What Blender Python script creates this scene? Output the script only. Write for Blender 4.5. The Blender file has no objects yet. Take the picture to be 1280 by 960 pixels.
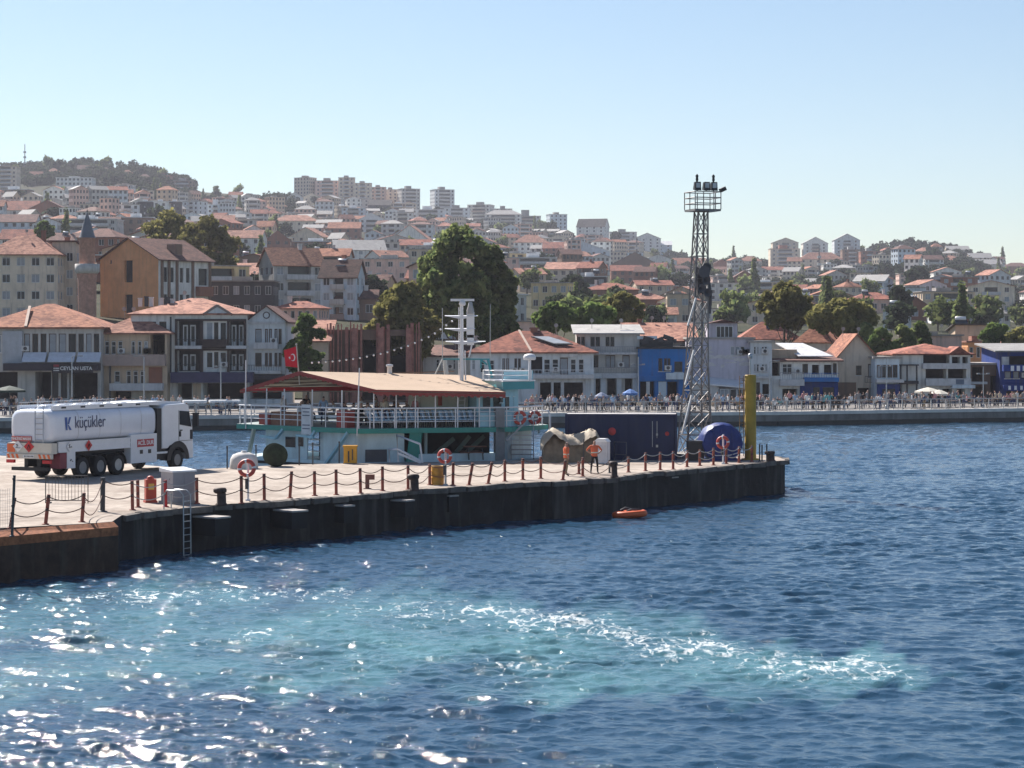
import bpy, bmesh, math, random
import numpy as np
from mathutils import Vector, Matrix, Euler
R = math.radians
rnd = random.Random(7)
scene = bpy.context.scene
col = scene.collection

# ------------------------------------------------------------------ camera, sky, sun, exposure
F, YH, H = 2800.0, 420.0, 9.1          # focal length in photo pixels, horizon row, eye height above the sea
cam_d = bpy.data.cameras.new("camera"); cam = bpy.data.objects.new("camera", cam_d); col.objects.link(cam)
cam.location = (0, 0, H); cam.rotation_euler = (R(90), 0, 0)
cam_d.sensor_width = 36.0; cam_d.lens = 36.0 * F / 1280.0; cam_d.shift_y = -(480.0 - YH) / 1280.0
cam_d.clip_start = 0.5; cam_d.clip_end = 20000
scene.camera = cam
SUN_AZ, SUN_EL = 34.5, 41.0            # degrees left of the view axis, above the horizon
world = bpy.data.worlds.new("World"); scene.world = world; world.use_nodes = True
wn = world.node_tree; wn.nodes.clear()
w_out = wn.nodes.new("ShaderNodeOutputWorld"); w_bg = wn.nodes.new("ShaderNodeBackground"); w_sky = wn.nodes.new("ShaderNodeTexSky")
w_sky.sky_type = 'NISHITA'; w_sky.sun_disc = False
w_sky.sun_elevation = R(SUN_EL); w_sky.sun_rotation = R(-SUN_AZ)
w_sky.altitude = 0; w_sky.air_density = 1.0; w_sky.dust_density = 0.25; w_sky.ozone_density = 3.6
w_bg.inputs["Strength"].default_value = 0.0555
wn.links.new(w_sky.outputs[0], w_bg.inputs["Color"]); wn.links.new(w_bg.outputs[0], w_out.inputs["Surface"])
sun_d = bpy.data.lights.new("sun", 'SUN'); sun_d.energy = 4.9; sun_d.angle = R(0.5); sun_d.color = (1.0, 0.94, 0.87)
sun = bpy.data.objects.new("sun", sun_d); col.objects.link(sun)
SV = Vector((-math.sin(R(SUN_AZ)) * math.cos(R(SUN_EL)), math.cos(R(SUN_AZ)) * math.cos(R(SUN_EL)), math.sin(R(SUN_EL))))
sun.rotation_euler = (-SV).to_track_quat('-Z', 'Y').to_euler(); sun.location = SV * 300
scene.view_settings.view_transform = 'Standard'; scene.view_settings.look = 'None'
scene.view_settings.exposure = 1.02; scene.view_settings.gamma = 1.0; scene.view_settings.use_curve_mapping = False
scene.render.engine = 'CYCLES'
scene.cycles.use_denoising = True
scene.cycles.max_bounces = 6; scene.cycles.diffuse_bounces = 4; scene.cycles.glossy_bounces = 2; scene.cycles.transmission_bounces = 3
scene.cycles.transparent_max_bounces = 6; scene.cycles.volume_bounces = 0
scene.cycles.sample_clamp_indirect = 4.0

# ------------------------------------------------------------------ helpers
def P(px, py, Y):
    return Vector(((px - 640) * Y / F, Y, H - (py - YH) * Y / F))
def G(px, py, z):
    Y = (H - z) * F / (py - YH)
    return Vector(((px - 640) * Y / F, Y, z))
def px_of(v):
    return 640 + v[0] / v[1] * F
def py_of(v):
    return YH + (H - v[2]) / v[1] * F

class MB:
    """collects shapes into one mesh"""
    def __init__(s): s.v = []; s.f = []; s.m = []; s.M = None; s.smooth = set()
    def _add(s, vs, fs, m, smooth=False):
        o = len(s.v)
        for p in vs:
            p = Vector(p)
            s.v.append(tuple(s.M @ p) if s.M is not None else tuple(p))
        for f in fs:
            if smooth: s.smooth.add(len(s.f))
            s.f.append([i + o for i in f]); s.m.append(m)
    def quad(s, a, b, c, d, m=0): s._add([a, b, c, d], [[0, 1, 2, 3]], m)
    def poly(s, pts, m=0): s._add(pts, [list(range(len(pts)))], m)
    def box(s, x0, y0, z0, x1, y1, z1, m=0):
        if x1 < x0: x0, x1 = x1, x0
        if y1 < y0: y0, y1 = y1, y0
        if z1 < z0: z0, z1 = z1, z0
        s._add([(x0,y0,z0),(x1,y0,z0),(x1,y1,z0),(x0,y1,z0),(x0,y0,z1),(x1,y0,z1),(x1,y1,z1),(x0,y1,z1)],
               [[0,3,2,1],[4,5,6,7],[0,1,5,4],[1,2,6,5],[2,3,7,6],[3,0,4,7]], m)
    def cbox(s, c, size, m=0, rot=None):
        o = s.M
        T_ = Matrix.Translation(c) @ (Euler(rot).to_matrix().to_4x4() if rot else Matrix.Identity(4))
        s.M = (o @ T_) if o is not None else T_
        s.box(-size[0]/2, -size[1]/2, -size[2]/2, size[0]/2, size[1]/2, size[2]/2, m)
        s.M = o
    def prism(s, poly, z0, z1, m=0, mtop=None, mbot=None):
        n = len(poly)
        vs = [(p[0], p[1], z0) for p in poly] + [(p[0], p[1], z1) for p in poly]
        s._add(vs, [[i, (i+1) % n, n + (i+1) % n, n + i] for i in range(n)], m)
        s._add([(p[0], p[1], z1) for p in poly], [list(range(n))], m if mtop is None else mtop)
        s._add([(p[0], p[1], z0) for p in poly], [list(range(n))[::-1]], m if mbot is None else mbot)
    def beam(s, a, b, w, h=None, m=0):
        a, b = Vector(a), Vector(b); h = h or w
        d = b - a; L = d.length
        if L < 1e-6: return
        q = d.to_track_quat('Z', 'Y').to_matrix().to_4x4()
        o = s.M; T_ = Matrix.Translation(a) @ q
        s.M = (o @ T_) if o is not None else T_
        s.box(-w/2, -h/2, 0, w/2, h/2, L, m); s.M = o
    def tube(s, pts, r, n=6, m=0, caps=True, r1=None):
        pts = [Vector(p) for p in pts]; k = len(pts); vs = []; fs = []
        for i, p in enumerate(pts):
            d = (pts[min(i+1, k-1)] - pts[max(i-1, 0)]).normalized()
            up = Vector((0, 0, 1)) if abs(d.z) < 0.95 else Vector((1, 0, 0))
            a = d.cross(up).normalized(); b = d.cross(a)
            rr = r if r1 is None else r + (r1 - r) * i / max(k-1, 1)
            for j in range(n):
                t = 2 * math.pi * j / n
                vs.append(p + a * (rr * math.cos(t)) + b * (rr * math.sin(t)))
        for i in range(k-1):
            for j in range(n):
                fs.append([i*n + j, i*n + (j+1) % n, (i+1)*n + (j+1) % n, (i+1)*n + j])
        s._add(vs, fs, m, smooth=n > 5)
        if caps:
            s._add(vs[:n], [list(range(n))], m); s._add(vs[-n:], [list(range(n))[::-1]], m)
    def lathe(s, prof, n=16, m=0, c=(0, 0, 0), axis='z', smooth=True, caps=True):
        vs = []; fs = []; k = len(prof)
        for (r, z) in prof:
            for j in range(n):
                t = 2 * math.pi * j / n
                x, y = r * math.cos(t), r * math.sin(t)
                q = {'z': (x, y, z), 'y': (x, z, y), 'x': (z, x, y)}[axis]
                vs.append((c[0] + q[0], c[1] + q[1], c[2] + q[2]))
        for i in range(k-1):
            for j in range(n):
                fs.append([i*n + j, i*n + (j+1) % n, (i+1)*n + (j+1) % n, (i+1)*n + j])
        s._add(vs, fs, m, smooth=smooth)
        if not caps: return
        if prof[0][0] > 1e-4: s._add(vs[:n], [list(range(n))[::-1]], m)
        if prof[-1][0] > 1e-4: s._add(vs[-n:], [list(range(n))], m)
    def torus(s, c, Rr, r, m=0, n=16, k=6, axis='y', mod=None):
        vs = []; fs = []; ms = []
        for i in range(n):
            a = 2 * math.pi * i / n
            for j in range(k):
                b = 2 * math.pi * j / k
                x = (Rr + r * math.cos(b)) * math.cos(a); z = (Rr + r * math.cos(b)) * math.sin(a); y = r * math.sin(b)
                q = {'y': (x, y, z), 'z': (x, z, y), 'x': (y, x, z)}[axis]
                vs.append((c[0] + q[0], c[1] + q[1], c[2] + q[2]))
        for i in range(n):
            fs = [[i*k + j, i*k + (j+1) % k, ((i+1) % n)*k + (j+1) % k, ((i+1) % n)*k + j] for j in range(k)]
            ms.append((fs, m if mod is None or not mod(i) else m + 1))
        o = len(s.v); s._add(vs, [], m)
        for fs, mm in ms:
            for f in fs:
                s.smooth.add(len(s.f)); s.f.append([q + o for q in f]); s.m.append(mm)
    def mesh(s, name, mats):
        me = bpy.data.meshes.new(name)
        me.from_pydata(s.v, [], s.f)
        for mt in (mats if isinstance(mats, (list, tuple)) else [mats]): me.materials.append(mt)
        me.polygons.foreach_set("material_index", s.m)
        if s.smooth:
            sm = np.zeros(len(s.f), dtype=bool); sm[list(s.smooth)] = True
            me.polygons.foreach_set("use_smooth", sm)
        me.update()
        return me
    def build(s, name, mats, parent=None, fix=True):
        me = s.mesh(name, mats)
        if fix:
            bm = bmesh.new(); bm.from_mesh(me); bmesh.ops.recalc_face_normals(bm, faces=bm.faces); bm.to_mesh(me); bm.free()
        return link(name, me, parent)

def link(name, me, parent=None):
    o = bpy.data.objects.new(name, me); col.objects.link(o)
    if parent is not None: o.parent = parent
    return o
def tag(o, label=None, cat=None, group=None, kind=None):
    if label: o["label"] = label
    if cat: o["category"] = cat
    if group: o["group"] = group
    if kind: o["kind"] = kind
    return o
def thing(name, label, cat, loc=(0, 0, 0), rz=0.0, group=None):
    o = bpy.data.objects.new(name, None); col.objects.link(o)
    o.empty_display_size = 0.3
    o.location = loc; o.rotation_euler = (0, 0, rz)
    return tag(o, label, cat, group)
def copy_tree(o, parent=None):
    c = o.copy(); col.objects.link(c)
    if parent is not None: c.parent = parent
    for ch in list(o.children): copy_tree(ch, c)
    return c
def text_mesh(name, body, size, mat, parent=None, align='CENTER', bold=0.0, sx=1.0):
    cu = bpy.data.curves.new(name, 'FONT'); cu.body = body; cu.size = size; cu.align_x = align; cu.align_y = 'CENTER'
    cu.offset = bold; cu.extrude = 0.004
    t = bpy.data.objects.new(name + "_curve", cu); col.objects.link(t)
    bpy.context.view_layer.update()
    me = bpy.data.meshes.new_from_object(t.evaluated_get(bpy.context.evaluated_depsgraph_get()))
    bpy.data.objects.remove(t); bpy.data.curves.remove(cu)
    me.materials.clear(); me.materials.append(mat)
    for v in me.vertices: v.co.x *= sx
    return link(name, me, parent)

# ------------------------------------------------------------------ materials
_mats = {}
def M(name, c, rough=0.8, var=0.15, scale=1.5, metal=0.0, bump=0.0, bscale=25.0, spec=0.4, rand=0.0, trans=0.0, stain=0.0):
    if name in _mats: return _mats[name]
    m = bpy.data.materials.new(name); m.use_nodes = True; nt = m.node_tree; N = nt.nodes; L = nt.links
    b = N["Principled BSDF"]
    b.inputs["Roughness"].default_value = rough; b.inputs["Metallic"].default_value = metal
    b.inputs["Specular IOR Level"].default_value = spec
    tc = N.new("ShaderNodeTexCoord")
    rgb = N.new("ShaderNodeRGB"); rgb.outputs[0].default_value = (*c, 1)
    last = rgb.outputs[0]
    if var > 0:
        nz = N.new("ShaderNodeTexNoise"); nz.inputs["Scale"].default_value = scale; nz.inputs["Detail"].default_value = 5; nz.inputs["Roughness"].default_value = 0.65
        L.new(tc.outputs["Object"], nz.inputs["Vector"])
        mr = N.new("ShaderNodeMapRange"); mr.inputs[1].default_value = 0.3; mr.inputs[2].default_value = 0.7
        mr.inputs[3].default_value = 1 - var; mr.inputs[4].default_value = 1 + var
        L.new(nz.outputs["Fac"], mr.inputs[0])
        mx = N.new("ShaderNodeMix"); mx.data_type = 'RGBA'; mx.blend_type = 'MULTIPLY'; mx.inputs["Factor"].default_value = 1
        L.new(last, mx.inputs["A"]); L.new(mr.outputs[0], mx.inputs["B"]); last = mx.outputs["Result"]
    if stain > 0:
        mp = N.new("ShaderNodeMapping"); mp.inputs["Scale"].default_value = (1.3, 1.3, 0.16); L.new(tc.outputs["Object"], mp.inputs[0])
        n2 = N.new("ShaderNodeTexNoise"); n2.inputs["Scale"].default_value = 1.6; n2.inputs["Detail"].default_value = 6; L.new(mp.outputs[0], n2.inputs["Vector"])
        m2 = N.new("ShaderNodeMapRange"); m2.inputs[1].default_value = 0.5; m2.inputs[2].default_value = 0.72; m2.inputs[3].default_value = 0; m2.inputs[4].default_value = stain
        L.new(n2.outputs["Fac"], m2.inputs[0])
        mx = N.new("ShaderNodeMix"); mx.data_type = 'RGBA'; mx.blend_type = 'MIX'; L.new(m2.outputs[0], mx.inputs["Factor"])
        L.new(last, mx.inputs["A"]); mx.inputs["B"].default_value = (0.11, 0.10, 0.09, 1); last = mx.outputs["Result"]
    if rand > 0:
        oi = N.new("ShaderNodeObjectInfo"); mr = N.new("ShaderNodeMapRange"); mr.inputs[3].default_value = 1 - rand; mr.inputs[4].default_value = 1 + rand
        L.new(oi.outputs["Random"], mr.inputs[0])
        mx = N.new("ShaderNodeMix"); mx.data_type = 'RGBA'; mx.blend_type = 'MULTIPLY'; mx.inputs["Factor"].default_value = 1
        L.new(last, mx.inputs["A"]); L.new(mr.outputs[0], mx.inputs["B"]); last = mx.outputs["Result"]
    L.new(last, b.inputs["Base Color"])
    if bump > 0:
        n3 = N.new("ShaderNodeTexNoise"); n3.inputs["Scale"].default_value = bscale; n3.inputs["Detail"].default_value = 4; L.new(tc.outputs["Object"], n3.inputs["Vector"])
        bp = N.new("ShaderNodeBump"); bp.inputs["Strength"].default_value = bump; bp.inputs["Distance"].default_value = 0.05
        L.new(n3.outputs["Fac"], bp.inputs["Height"]); L.new(bp.outputs[0], b.inputs["Normal"])
    if trans > 0:
        b.inputs["Transmission Weight"].default_value = trans
    _mats[name] = m
    return m

def roof_mat(name, c, c2=None, rows=3.1, rand=0.12):
    """clay tiles: rows that follow the height of the slope, blotchy tile colours"""
    if name in _mats: return _mats[name]
    m = bpy.data.materials.new(name); m.use_nodes = True; nt = m.node_tree; N = nt.nodes; L = nt.links
    b = N["Principled BSDF"]; b.inputs["Roughness"].default_value = 0.85; b.inputs["Specular IOR Level"].default_value = 0.25
    c2 = c2 or (c[0]*0.55, c[1]*0.5, c[2]*0.5)
    tc = N.new("ShaderNodeTexCoord")
    mp = N.new("ShaderNodeMapping"); mp.inputs["Scale"].default_value = (1.6, 1.6, 5.0); L.new(tc.outputs["Object"], mp.inputs[0])
    vo = N.new("ShaderNodeTexVoronoi"); vo.inputs["Scale"].default_value = 1.5; L.new(mp.outputs[0], vo.inputs["Vector"])
    nz = N.new("ShaderNodeTexNoise"); nz.inputs["Scale"].default_value = 0.55; nz.inputs["Detail"].default_value = 6; L.new(tc.outputs["Object"], nz.inputs["Vector"])
    ad = N.new("ShaderNodeMath"); ad.operation = 'MULTIPLY_ADD'; L.new(vo.outputs["Color"], ad.inputs[0]); ad.inputs[1].default_value = 0.45; L.new(nz.outputs["Fac"], ad.inputs[2])
    rp = N.new("ShaderNodeValToRGB"); rp.color_ramp.elements[0].position = 0.50; rp.color_ramp.elements[1].position = 0.92
    rp.color_ramp.elements[0].color = (*c2, 1); rp.color_ramp.elements[1].color = (*c, 1)
    L.new(ad.outputs[0], rp.inputs[0]); last = rp.outputs[0]
    oi = N.new("ShaderNodeObjectInfo"); mr = N.new("ShaderNodeMapRange"); mr.inputs[3].default_value = 1 - rand; mr.inputs[4].default_value = 1 + rand
    L.new(oi.outputs["Random"], mr.inputs[0])
    mx = N.new("ShaderNodeMix"); mx.data_type = 'RGBA'; mx.blend_type = 'MULTIPLY'; mx.inputs["Factor"].default_value = 1
    L.new(last, mx.inputs["A"]); L.new(mr.outputs[0], mx.inputs["B"]); L.new(mx.outputs["Result"], b.inputs["Base Color"])
    wv = N.new("ShaderNodeTexWave"); wv.bands_direction = 'Z'; wv.inputs["Scale"].default_value = rows; wv.inputs["Distortion"].default_value = 0.6
    L.new(tc.outputs["Object"], wv.inputs["Vector"])
    bp = N.new("ShaderNodeBump"); bp.inputs["Strength"].default_value = 0.7; bp.inputs["Distance"].default_value = 0.06
    L.new(wv.outputs["Fac"], bp.inputs["Height"]); L.new(bp.outputs[0], b.inputs["Normal"])
    _mats[name] = m
    return m

def leaf_mat(name, c, c2):
    if name in _mats: return _mats[name]
    m = bpy.data.materials.new(name); m.use_nodes = True; nt = m.node_tree; N = nt.nodes; L = nt.links
    for n in list(N): N.remove(n)
    out = N.new("ShaderNodeOutputMaterial"); tc = N.new("ShaderNodeTexCoord")
    nz = N.new("ShaderNodeTexNoise"); nz.inputs["Scale"].default_value = 0.9; nz.inputs["Detail"].default_value = 5; L.new(tc.outputs["Object"], nz.inputs["Vector"])
    rp = N.new("ShaderNodeValToRGB"); rp.color_ramp.elements[0].position = 0.35; rp.color_ramp.elements[1].position = 0.65
    rp.color_ramp.elements[0].color = (*c, 1); rp.color_ramp.elements[1].color = (*c2, 1); L.new(nz.outputs["Fac"], rp.inputs[0])
    oi = N.new("ShaderNodeObjectInfo"); mr = N.new("ShaderNodeMapRange"); mr.inputs[3].default_value = 0.75; mr.inputs[4].default_value = 1.25
    L.new(oi.outputs["Random"], mr.inputs[0])
    mx = N.new("ShaderNodeMix"); mx.data_type = 'RGBA'; mx.blend_type = 'MULTIPLY'; mx.inputs["Factor"].default_value = 1
    L.new(rp.outputs[0], mx.inputs["A"]); L.new(mr.outputs[0], mx.inputs["B"])
    d = N.new("ShaderNodeBsdfDiffuse"); t = N.new("ShaderNodeBsdfTranslucent"); ms = N.new("ShaderNodeMixShader"); ms.inputs[0].default_value = 0.5
    L.new(mx.outputs["Result"], d.inputs[0]); L.new(mx.outputs["Result"], t.inputs[0])
    L.new(d.outputs[0], ms.inputs[1]); L.new(t.outputs[0], ms.inputs[2]); L.new(ms.outputs[0], out.inputs[0])
    _mats[name] = m
    return m

GLASS = M("window_glass", (0.022, 0.027, 0.036), rough=0.2, var=0.5, scale=0.9, spec=0.3)
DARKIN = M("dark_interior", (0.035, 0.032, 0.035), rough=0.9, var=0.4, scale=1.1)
WHITE = M("white_paint", (0.74, 0.74, 0.75), rough=0.45, var=0.08)
OFFWHITE = M("offwhite_render", (0.62, 0.60, 0.58), rough=0.9, var=0.12, stain=0.35)
CONC = M("bare_concrete", (0.34, 0.32, 0.30), rough=0.95, var=0.25, stain=0.5)
STEEL = M("galvanised_steel", (0.42, 0.43, 0.44), rough=0.45, metal=0.6, var=0.2)
DSTEEL = M("dark_steel", (0.05, 0.05, 0.055), rough=0.55, var=0.3)
RUST = M("rusty_steel", (0.30, 0.11, 0.05), rough=0.9, var=0.45, scale=5, bump=0.3)
POSTRED = M("post_red_brown", (0.28, 0.075, 0.05), rough=0.75, var=0.35, scale=7)
RUBBER = M("black_rubber", (0.018, 0.018, 0.02), rough=0.8, var=0.3)
BLACK = M("black_paint", (0.02, 0.02, 0.024), rough=0.5, var=0.2)
ORANGE = M("signal_orange", (0.75, 0.16, 0.05), rough=0.6, var=0.12)
RED = M("signal_red", (0.55, 0.03, 0.035), rough=0.5, var=0.1)
SKIN = M("skin", (0.42, 0.24, 0.17), rough=0.6, var=0.08)
HAIR = M("dark_hair", (0.03, 0.022, 0.018), rough=0.7, var=0.2)
# ------------------------------------------------------------------ terrain
SKY_PX = [-900, -300, 0, 40, 100, 170, 225, 250, 300, 350, 400, 450, 520, 570, 640, 700, 760, 820, 870, 930, 970, 1020, 1090, 1140, 1200, 1240, 1280, 1500, 2200]
SKY_PY = [250, 222, 214, 212, 207, 211, 226, 240, 243, 246, 250, 252, 268, 275, 284, 292, 302, 316, 332, 330, 334, 332, 316, 308, 316, 330, 344, 372, 385]
GT_Y = [240, 262, 270, 300, 345, 390, 480, 650, 850, 1100, 1500, 1900]
GT_P = [502, 499, 484, 440, 408, 387, 354, 322, 299, 277, 246, 212]
def sky_row(px): return np.interp(px, SKY_PX, SKY_PY)
def ground_row(px, Y):
    g = (502 - np.interp(Y, GT_Y, GT_P)) / 290.0
    return 502 - (502 - sky_row(px)) * g
def gz(X, Y):
    """height of the hillside above the sea"""
    Yc = np.minimum(Y, 1900.0); px = 640 + X / np.maximum(Y, 1) * F
    z = H - (ground_row(px, Yc) - YH) * Yc / F
    return np.maximum(np.where(Y > 1900, z - (Y - 1900) * 0.25, z), 1.70)
def Yof(px, py):
    lo, hi = 255.0, 1900.0
    if ground_row(px, hi) > py: return hi
    for _ in range(40):
        mid = (lo + hi) / 2
        if ground_row(px, mid) > py: lo = mid
        else: hi = mid
    return lo

def grid_mesh(name, X, Y, Z, mat, smooth=True, attrs=None):
    nr, nc = X.shape
    me = bpy.data.meshes.new(name)
    me.vertices.add(nr * nc)
    co = np.stack([X, Y, Z], -1).reshape(-1).astype(np.float32); me.vertices.foreach_set("co", co)
    i = np.arange(nr * nc).reshape(nr, nc)
    q = np.stack([i[:-1, :-1], i[:-1, 1:], i[1:, 1:], i[1:, :-1]], -1).reshape(-1, 4)
    n = len(q)
    me.loops.add(n * 4); me.loops.foreach_set("vertex_index", q.reshape(-1).astype(np.int32))
    me.polygons.add(n); me.polygons.foreach_set("loop_start", (np.arange(n) * 4).astype(np.int32))
    if smooth: me.polygons.foreach_set("use_smooth", np.ones(n, dtype=bool))
    for k, a in (attrs or {}).items():
        at = me.attributes.new(k, 'FLOAT', 'POINT'); at.data.foreach_set("value", a.reshape(-1).astype(np.float32))
    me.materials.append(mat); me.update(); me.validate()
    return me

def earth_material():
    m = bpy.data.materials.new("hillside_earth"); m.use_nodes = True; N = m.node_tree.nodes; L = m.node_tree.links
    b = N["Principled BSDF"]; b.inputs["Roughness"].default_value = 1.0; b.inputs["Specular IOR Level"].default_value = 0.1
    tc = N.new("ShaderNodeTexCoord")
    n1 = N.new("ShaderNodeTexNoise"); n1.inputs["Scale"].default_value = 0.035; n1.inputs["Detail"].default_value = 8; n1.inputs["Roughness"].default_value = 0.7
    L.new(tc.outputs["Object"], n1.inputs["Vector"])
    rp = N.new("ShaderNodeValToRGB"); e = rp.color_ramp.elements
    e[0].position = 0.36; e[0].color = (0.022, 0.030, 0.014, 1); e[1].position = 0.70; e[1].color = (0.085, 0.070, 0.05, 1)
    x = e.new(0.52); x.color = (0.042, 0.044, 0.024, 1)
    L.new(n1.outputs["Fac"], rp.inputs[0]); L.new(rp.outputs[0], b.inputs["Base Color"])
    return m
us = np.linspace(-0.36, 0.36, 241); Yt = np.concatenate([np.linspace(263, 700, 90), np.linspace(710, 1900, 90), np.linspace(1940, 2600, 12)])
UU, YY = np.meshgrid(us, Yt); XX = UU * YY
ZZ = gz(XX, YY)
terrain = link("hillside", grid_mesh("hillside", XX, YY, ZZ, earth_material())); tag(terrain, kind="structure")

# ------------------------------------------------------------------ sea
def water_material():
    m = bpy.data.materials.new("sea_water"); m.use_nodes = True; N = m.node_tree.nodes; L = m.node_tree.links
    b = N["Principled BSDF"]; b.inputs["Roughness"].default_value = 0.07; b.inputs["IOR"].default_value = 1.333
    b.inputs["Specular IOR Level"].default_value = 0.5
    tc = N.new("ShaderNodeTexCoord")
    aw = N.new("ShaderNodeAttribute"); aw.attribute_name = "wake"; af = N.new("ShaderNodeAttribute"); af.attribute_name = "foam"
    # aerated turquoise water of the propeller wash
    nz = N.new("ShaderNodeTexNoise"); nz.inputs["Scale"].default_value = 0.35; nz.inputs["Detail"].default_value = 6
    mp = N.new("ShaderNodeMapping"); mp.inputs["Scale"].default_value = (0.7, 0.42, 1); L.new(tc.outputs["Object"], mp.inputs[0]); L.new(mp.outputs[0], nz.inputs["Vector"])
    mr = N.new("ShaderNodeMapRange"); mr.inputs[1].default_value = 0.22; mr.inputs[2].default_value = 0.62; L.new(nz.outputs["Fac"], mr.inputs[0])
    mu = N.new("ShaderNodeMath"); mu.operation = 'MULTIPLY'; L.new(aw.outputs["Fac"], mu.inputs[0]); L.new(mr.outputs[0], mu.inputs[1])
    c1 = N.new("ShaderNodeMix"); c1.data_type = 'RGBA'; L.new(mu.outputs[0], c1.inputs["Factor"])
    c1.inputs["A"].default_value = (0.017, 0.055, 0.100, 1); c1.inputs["B"].default_value = (0.088, 0.205, 0.232, 1)
    # foam streaks
    mp2 = N.new("ShaderNodeMapping"); mp2.inputs["Scale"].default_value = (1.1, 0.6, 1); mp2.inputs["Rotation"].default_value = (0, 0, R(20)); L.new(tc.outputs["Object"], mp2.inputs[0])
    f1 = N.new("ShaderNodeTexNoise"); f1.inputs["Scale"].default_value = 1.5; f1.inputs["Detail"].default_value = 9; f1.inputs["Roughness"].default_value = 0.72; f1.inputs["Distortion"].default_value = 1.3
    L.new(mp2.outputs[0], f1.inputs["Vector"])
    s1 = N.new("ShaderNodeMath"); s1.operation = 'MULTIPLY_ADD'; L.new(af.outputs["Fac"], s1.inputs[0]); s1.inputs[1].default_value = 0.34; L.new(f1.outputs["Fac"], s1.inputs[2])
    vl = N.new("ShaderNodeTexVoronoi"); vl.feature = 'DISTANCE_TO_EDGE'; vl.inputs["Scale"].default_value = 1.5
    dn = N.new("ShaderNodeTexNoise"); dn.inputs["Scale"].default_value = 1.7; dn.inputs["Detail"].default_value = 5; L.new(mp2.outputs[0], dn.inputs["Vector"])
    dv = N.new("ShaderNodeVectorMath"); dv.operation = 'MULTIPLY_ADD'; L.new(dn.outputs["Color"], dv.inputs[0]); dv.inputs[1].default_value = (1.4, 1.4, 0); L.new(mp2.outputs[0], dv.inputs[2])
    L.new(dv.outputs[0], vl.inputs["Vector"])
    vr = N.new("ShaderNodeMapRange"); vr.inputs[1].default_value = 0.0; vr.inputs[2].default_value = 0.16; vr.inputs[3].default_value = 0.13; vr.inputs[4].default_value = -0.06; L.new(vl.outputs["Distance"], vr.inputs[0])
    s2 = N.new("ShaderNodeMath"); s2.operation = 'ADD'; L.new(s1.outputs[0], s2.inputs[0]); L.new(vr.outputs[0], s2.inputs[1])
    m3 = N.new("ShaderNodeMapRange"); m3.inputs[1].default_value = 0.82; m3.inputs[2].default_value = 0.99; m3.inputs[4].default_value = 0.78; L.new(s2.outputs[0], m3.inputs[0])
    c2 = N.new("ShaderNodeMix"); c2.data_type = 'RGBA'; L.new(m3.outputs[0], c2.inputs["Factor"]); L.new(c1.outputs["Result"], c2.inputs["A"]); c2.inputs["B"].default_value = (0.75, 0.78, 0.78, 1)
    L.new(c2.outputs["Result"], b.inputs["Base Color"])
    r2 = N.new("ShaderNodeMapRange"); r2.inputs[3].default_value = 0.07; r2.inputs[4].default_value = 0.6; L.new(m3.outputs[0], r2.inputs[0]); L.new(r2.outputs[0], b.inputs["Roughness"])
    # small ripples
    mp4 = N.new("ShaderNodeMapping"); mp4.inputs["Scale"].default_value = (1.0, 0.75, 1); L.new(tc.outputs["Object"], mp4.inputs[0])
    n1 = N.new("ShaderNodeTexNoise"); n1.inputs["Scale"].default_value = 4.4; n1.inputs["Detail"].default_value = 6; n1.inputs["Roughness"].default_value = 0.62; n1.inputs["Distortion"].default_value = 0.5
    L.new(mp4.outputs[0], n1.inputs["Vector"])
    bp = N.new("ShaderNodeBump"); bp.inputs["Strength"].default_value = 1.0; bp.inputs["Distance"].default_value = 0.040
    L.new(n1.outputs["Fac"], bp.inputs["Height"]); L.new(bp.outputs[0], b.inputs["Normal"])
    return m
SEA = water_material()
rs = np.random.RandomState(11)
rows = np.concatenate([np.linspace(1060, 700, 1000), np.linspace(699.7, 560, 640), np.linspace(559.6, 528, 120)])
Yw = H * F / (rows - YH)
us = np.linspace(-0.34, 0.34, 1300)
UU, YY = np.meshgrid(us, Yw); XX = UU * YY
dY = np.gradient(Yw)[:, None]; ZZ = np.zeros_like(XX); SLP = np.zeros_like(XX)
for k in range(142):
    lam = 0.30 * (2.2 / 0.30) ** rs.rand() if k < 130 else rs.uniform(2.5, 7.0)
    th = R(255) + rs.randn() * R(33)          # travelling towards the camera and to the left
    kx, ky = 2*np.pi/lam*np.cos(th), 2*np.pi/lam*np.sin(th)
    amp = (0.0038 * lam if k < 130 else 0.0013 * lam)
    fade = np.clip(lam / np.maximum(2.4 * np.maximum(np.abs(dY) * abs(np.sin(th)), 0.55 * YY / F * 2), 1e-3) - 0.4, 0, 1)
    ph = kx*XX + ky*YY + rs.rand()*6.28
    s = np.sin(ph)
    ZZ += amp * fade * (s + 0.28*np.cos(2*ph))
env = 0.95 + 0.30*np.sin(XX*0.19 + YY*0.11 + 1.0)*np.sin(YY*0.23 - XX*0.07) + 0.2*np.sin(XX*0.6+YY*0.33)*np.sin(XX*.31-YY*.5)
ZZ *= env
PXw = 640 + UU * F; PYw = YH + (H - 0.3) * F / YY
def bump1(d, w): return np.clip(1 - np.abs(d) / w, 0, 1)
wc = np.interp(PXw, [-300, 0, 300, 620, 820, 1000, 1120, 1200], [806, 806, 797, 806, 822, 838, 846, 850])
ww = np.interp(PXw, [-300, 0, 300, 620, 820, 1000, 1120, 1200], [88, 84, 78, 76, 60, 40, 24, 5])
wob = 9*np.sin(PXw*0.021)+7*np.sin(PXw*0.055+1)+5*np.sin(PXw*0.11+PYw*.2)
wake = np.clip(1.5*np.clip(1 - ((PYw - wc - wob) / ww)**2, 0, 1), 0, 1) * np.clip((1215 - PXw)/90, 0, 1)
wake = wake * np.clip(0.80 + 0.20*np.clip(PXw/500, 0, 1), 0, 1)
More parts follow.
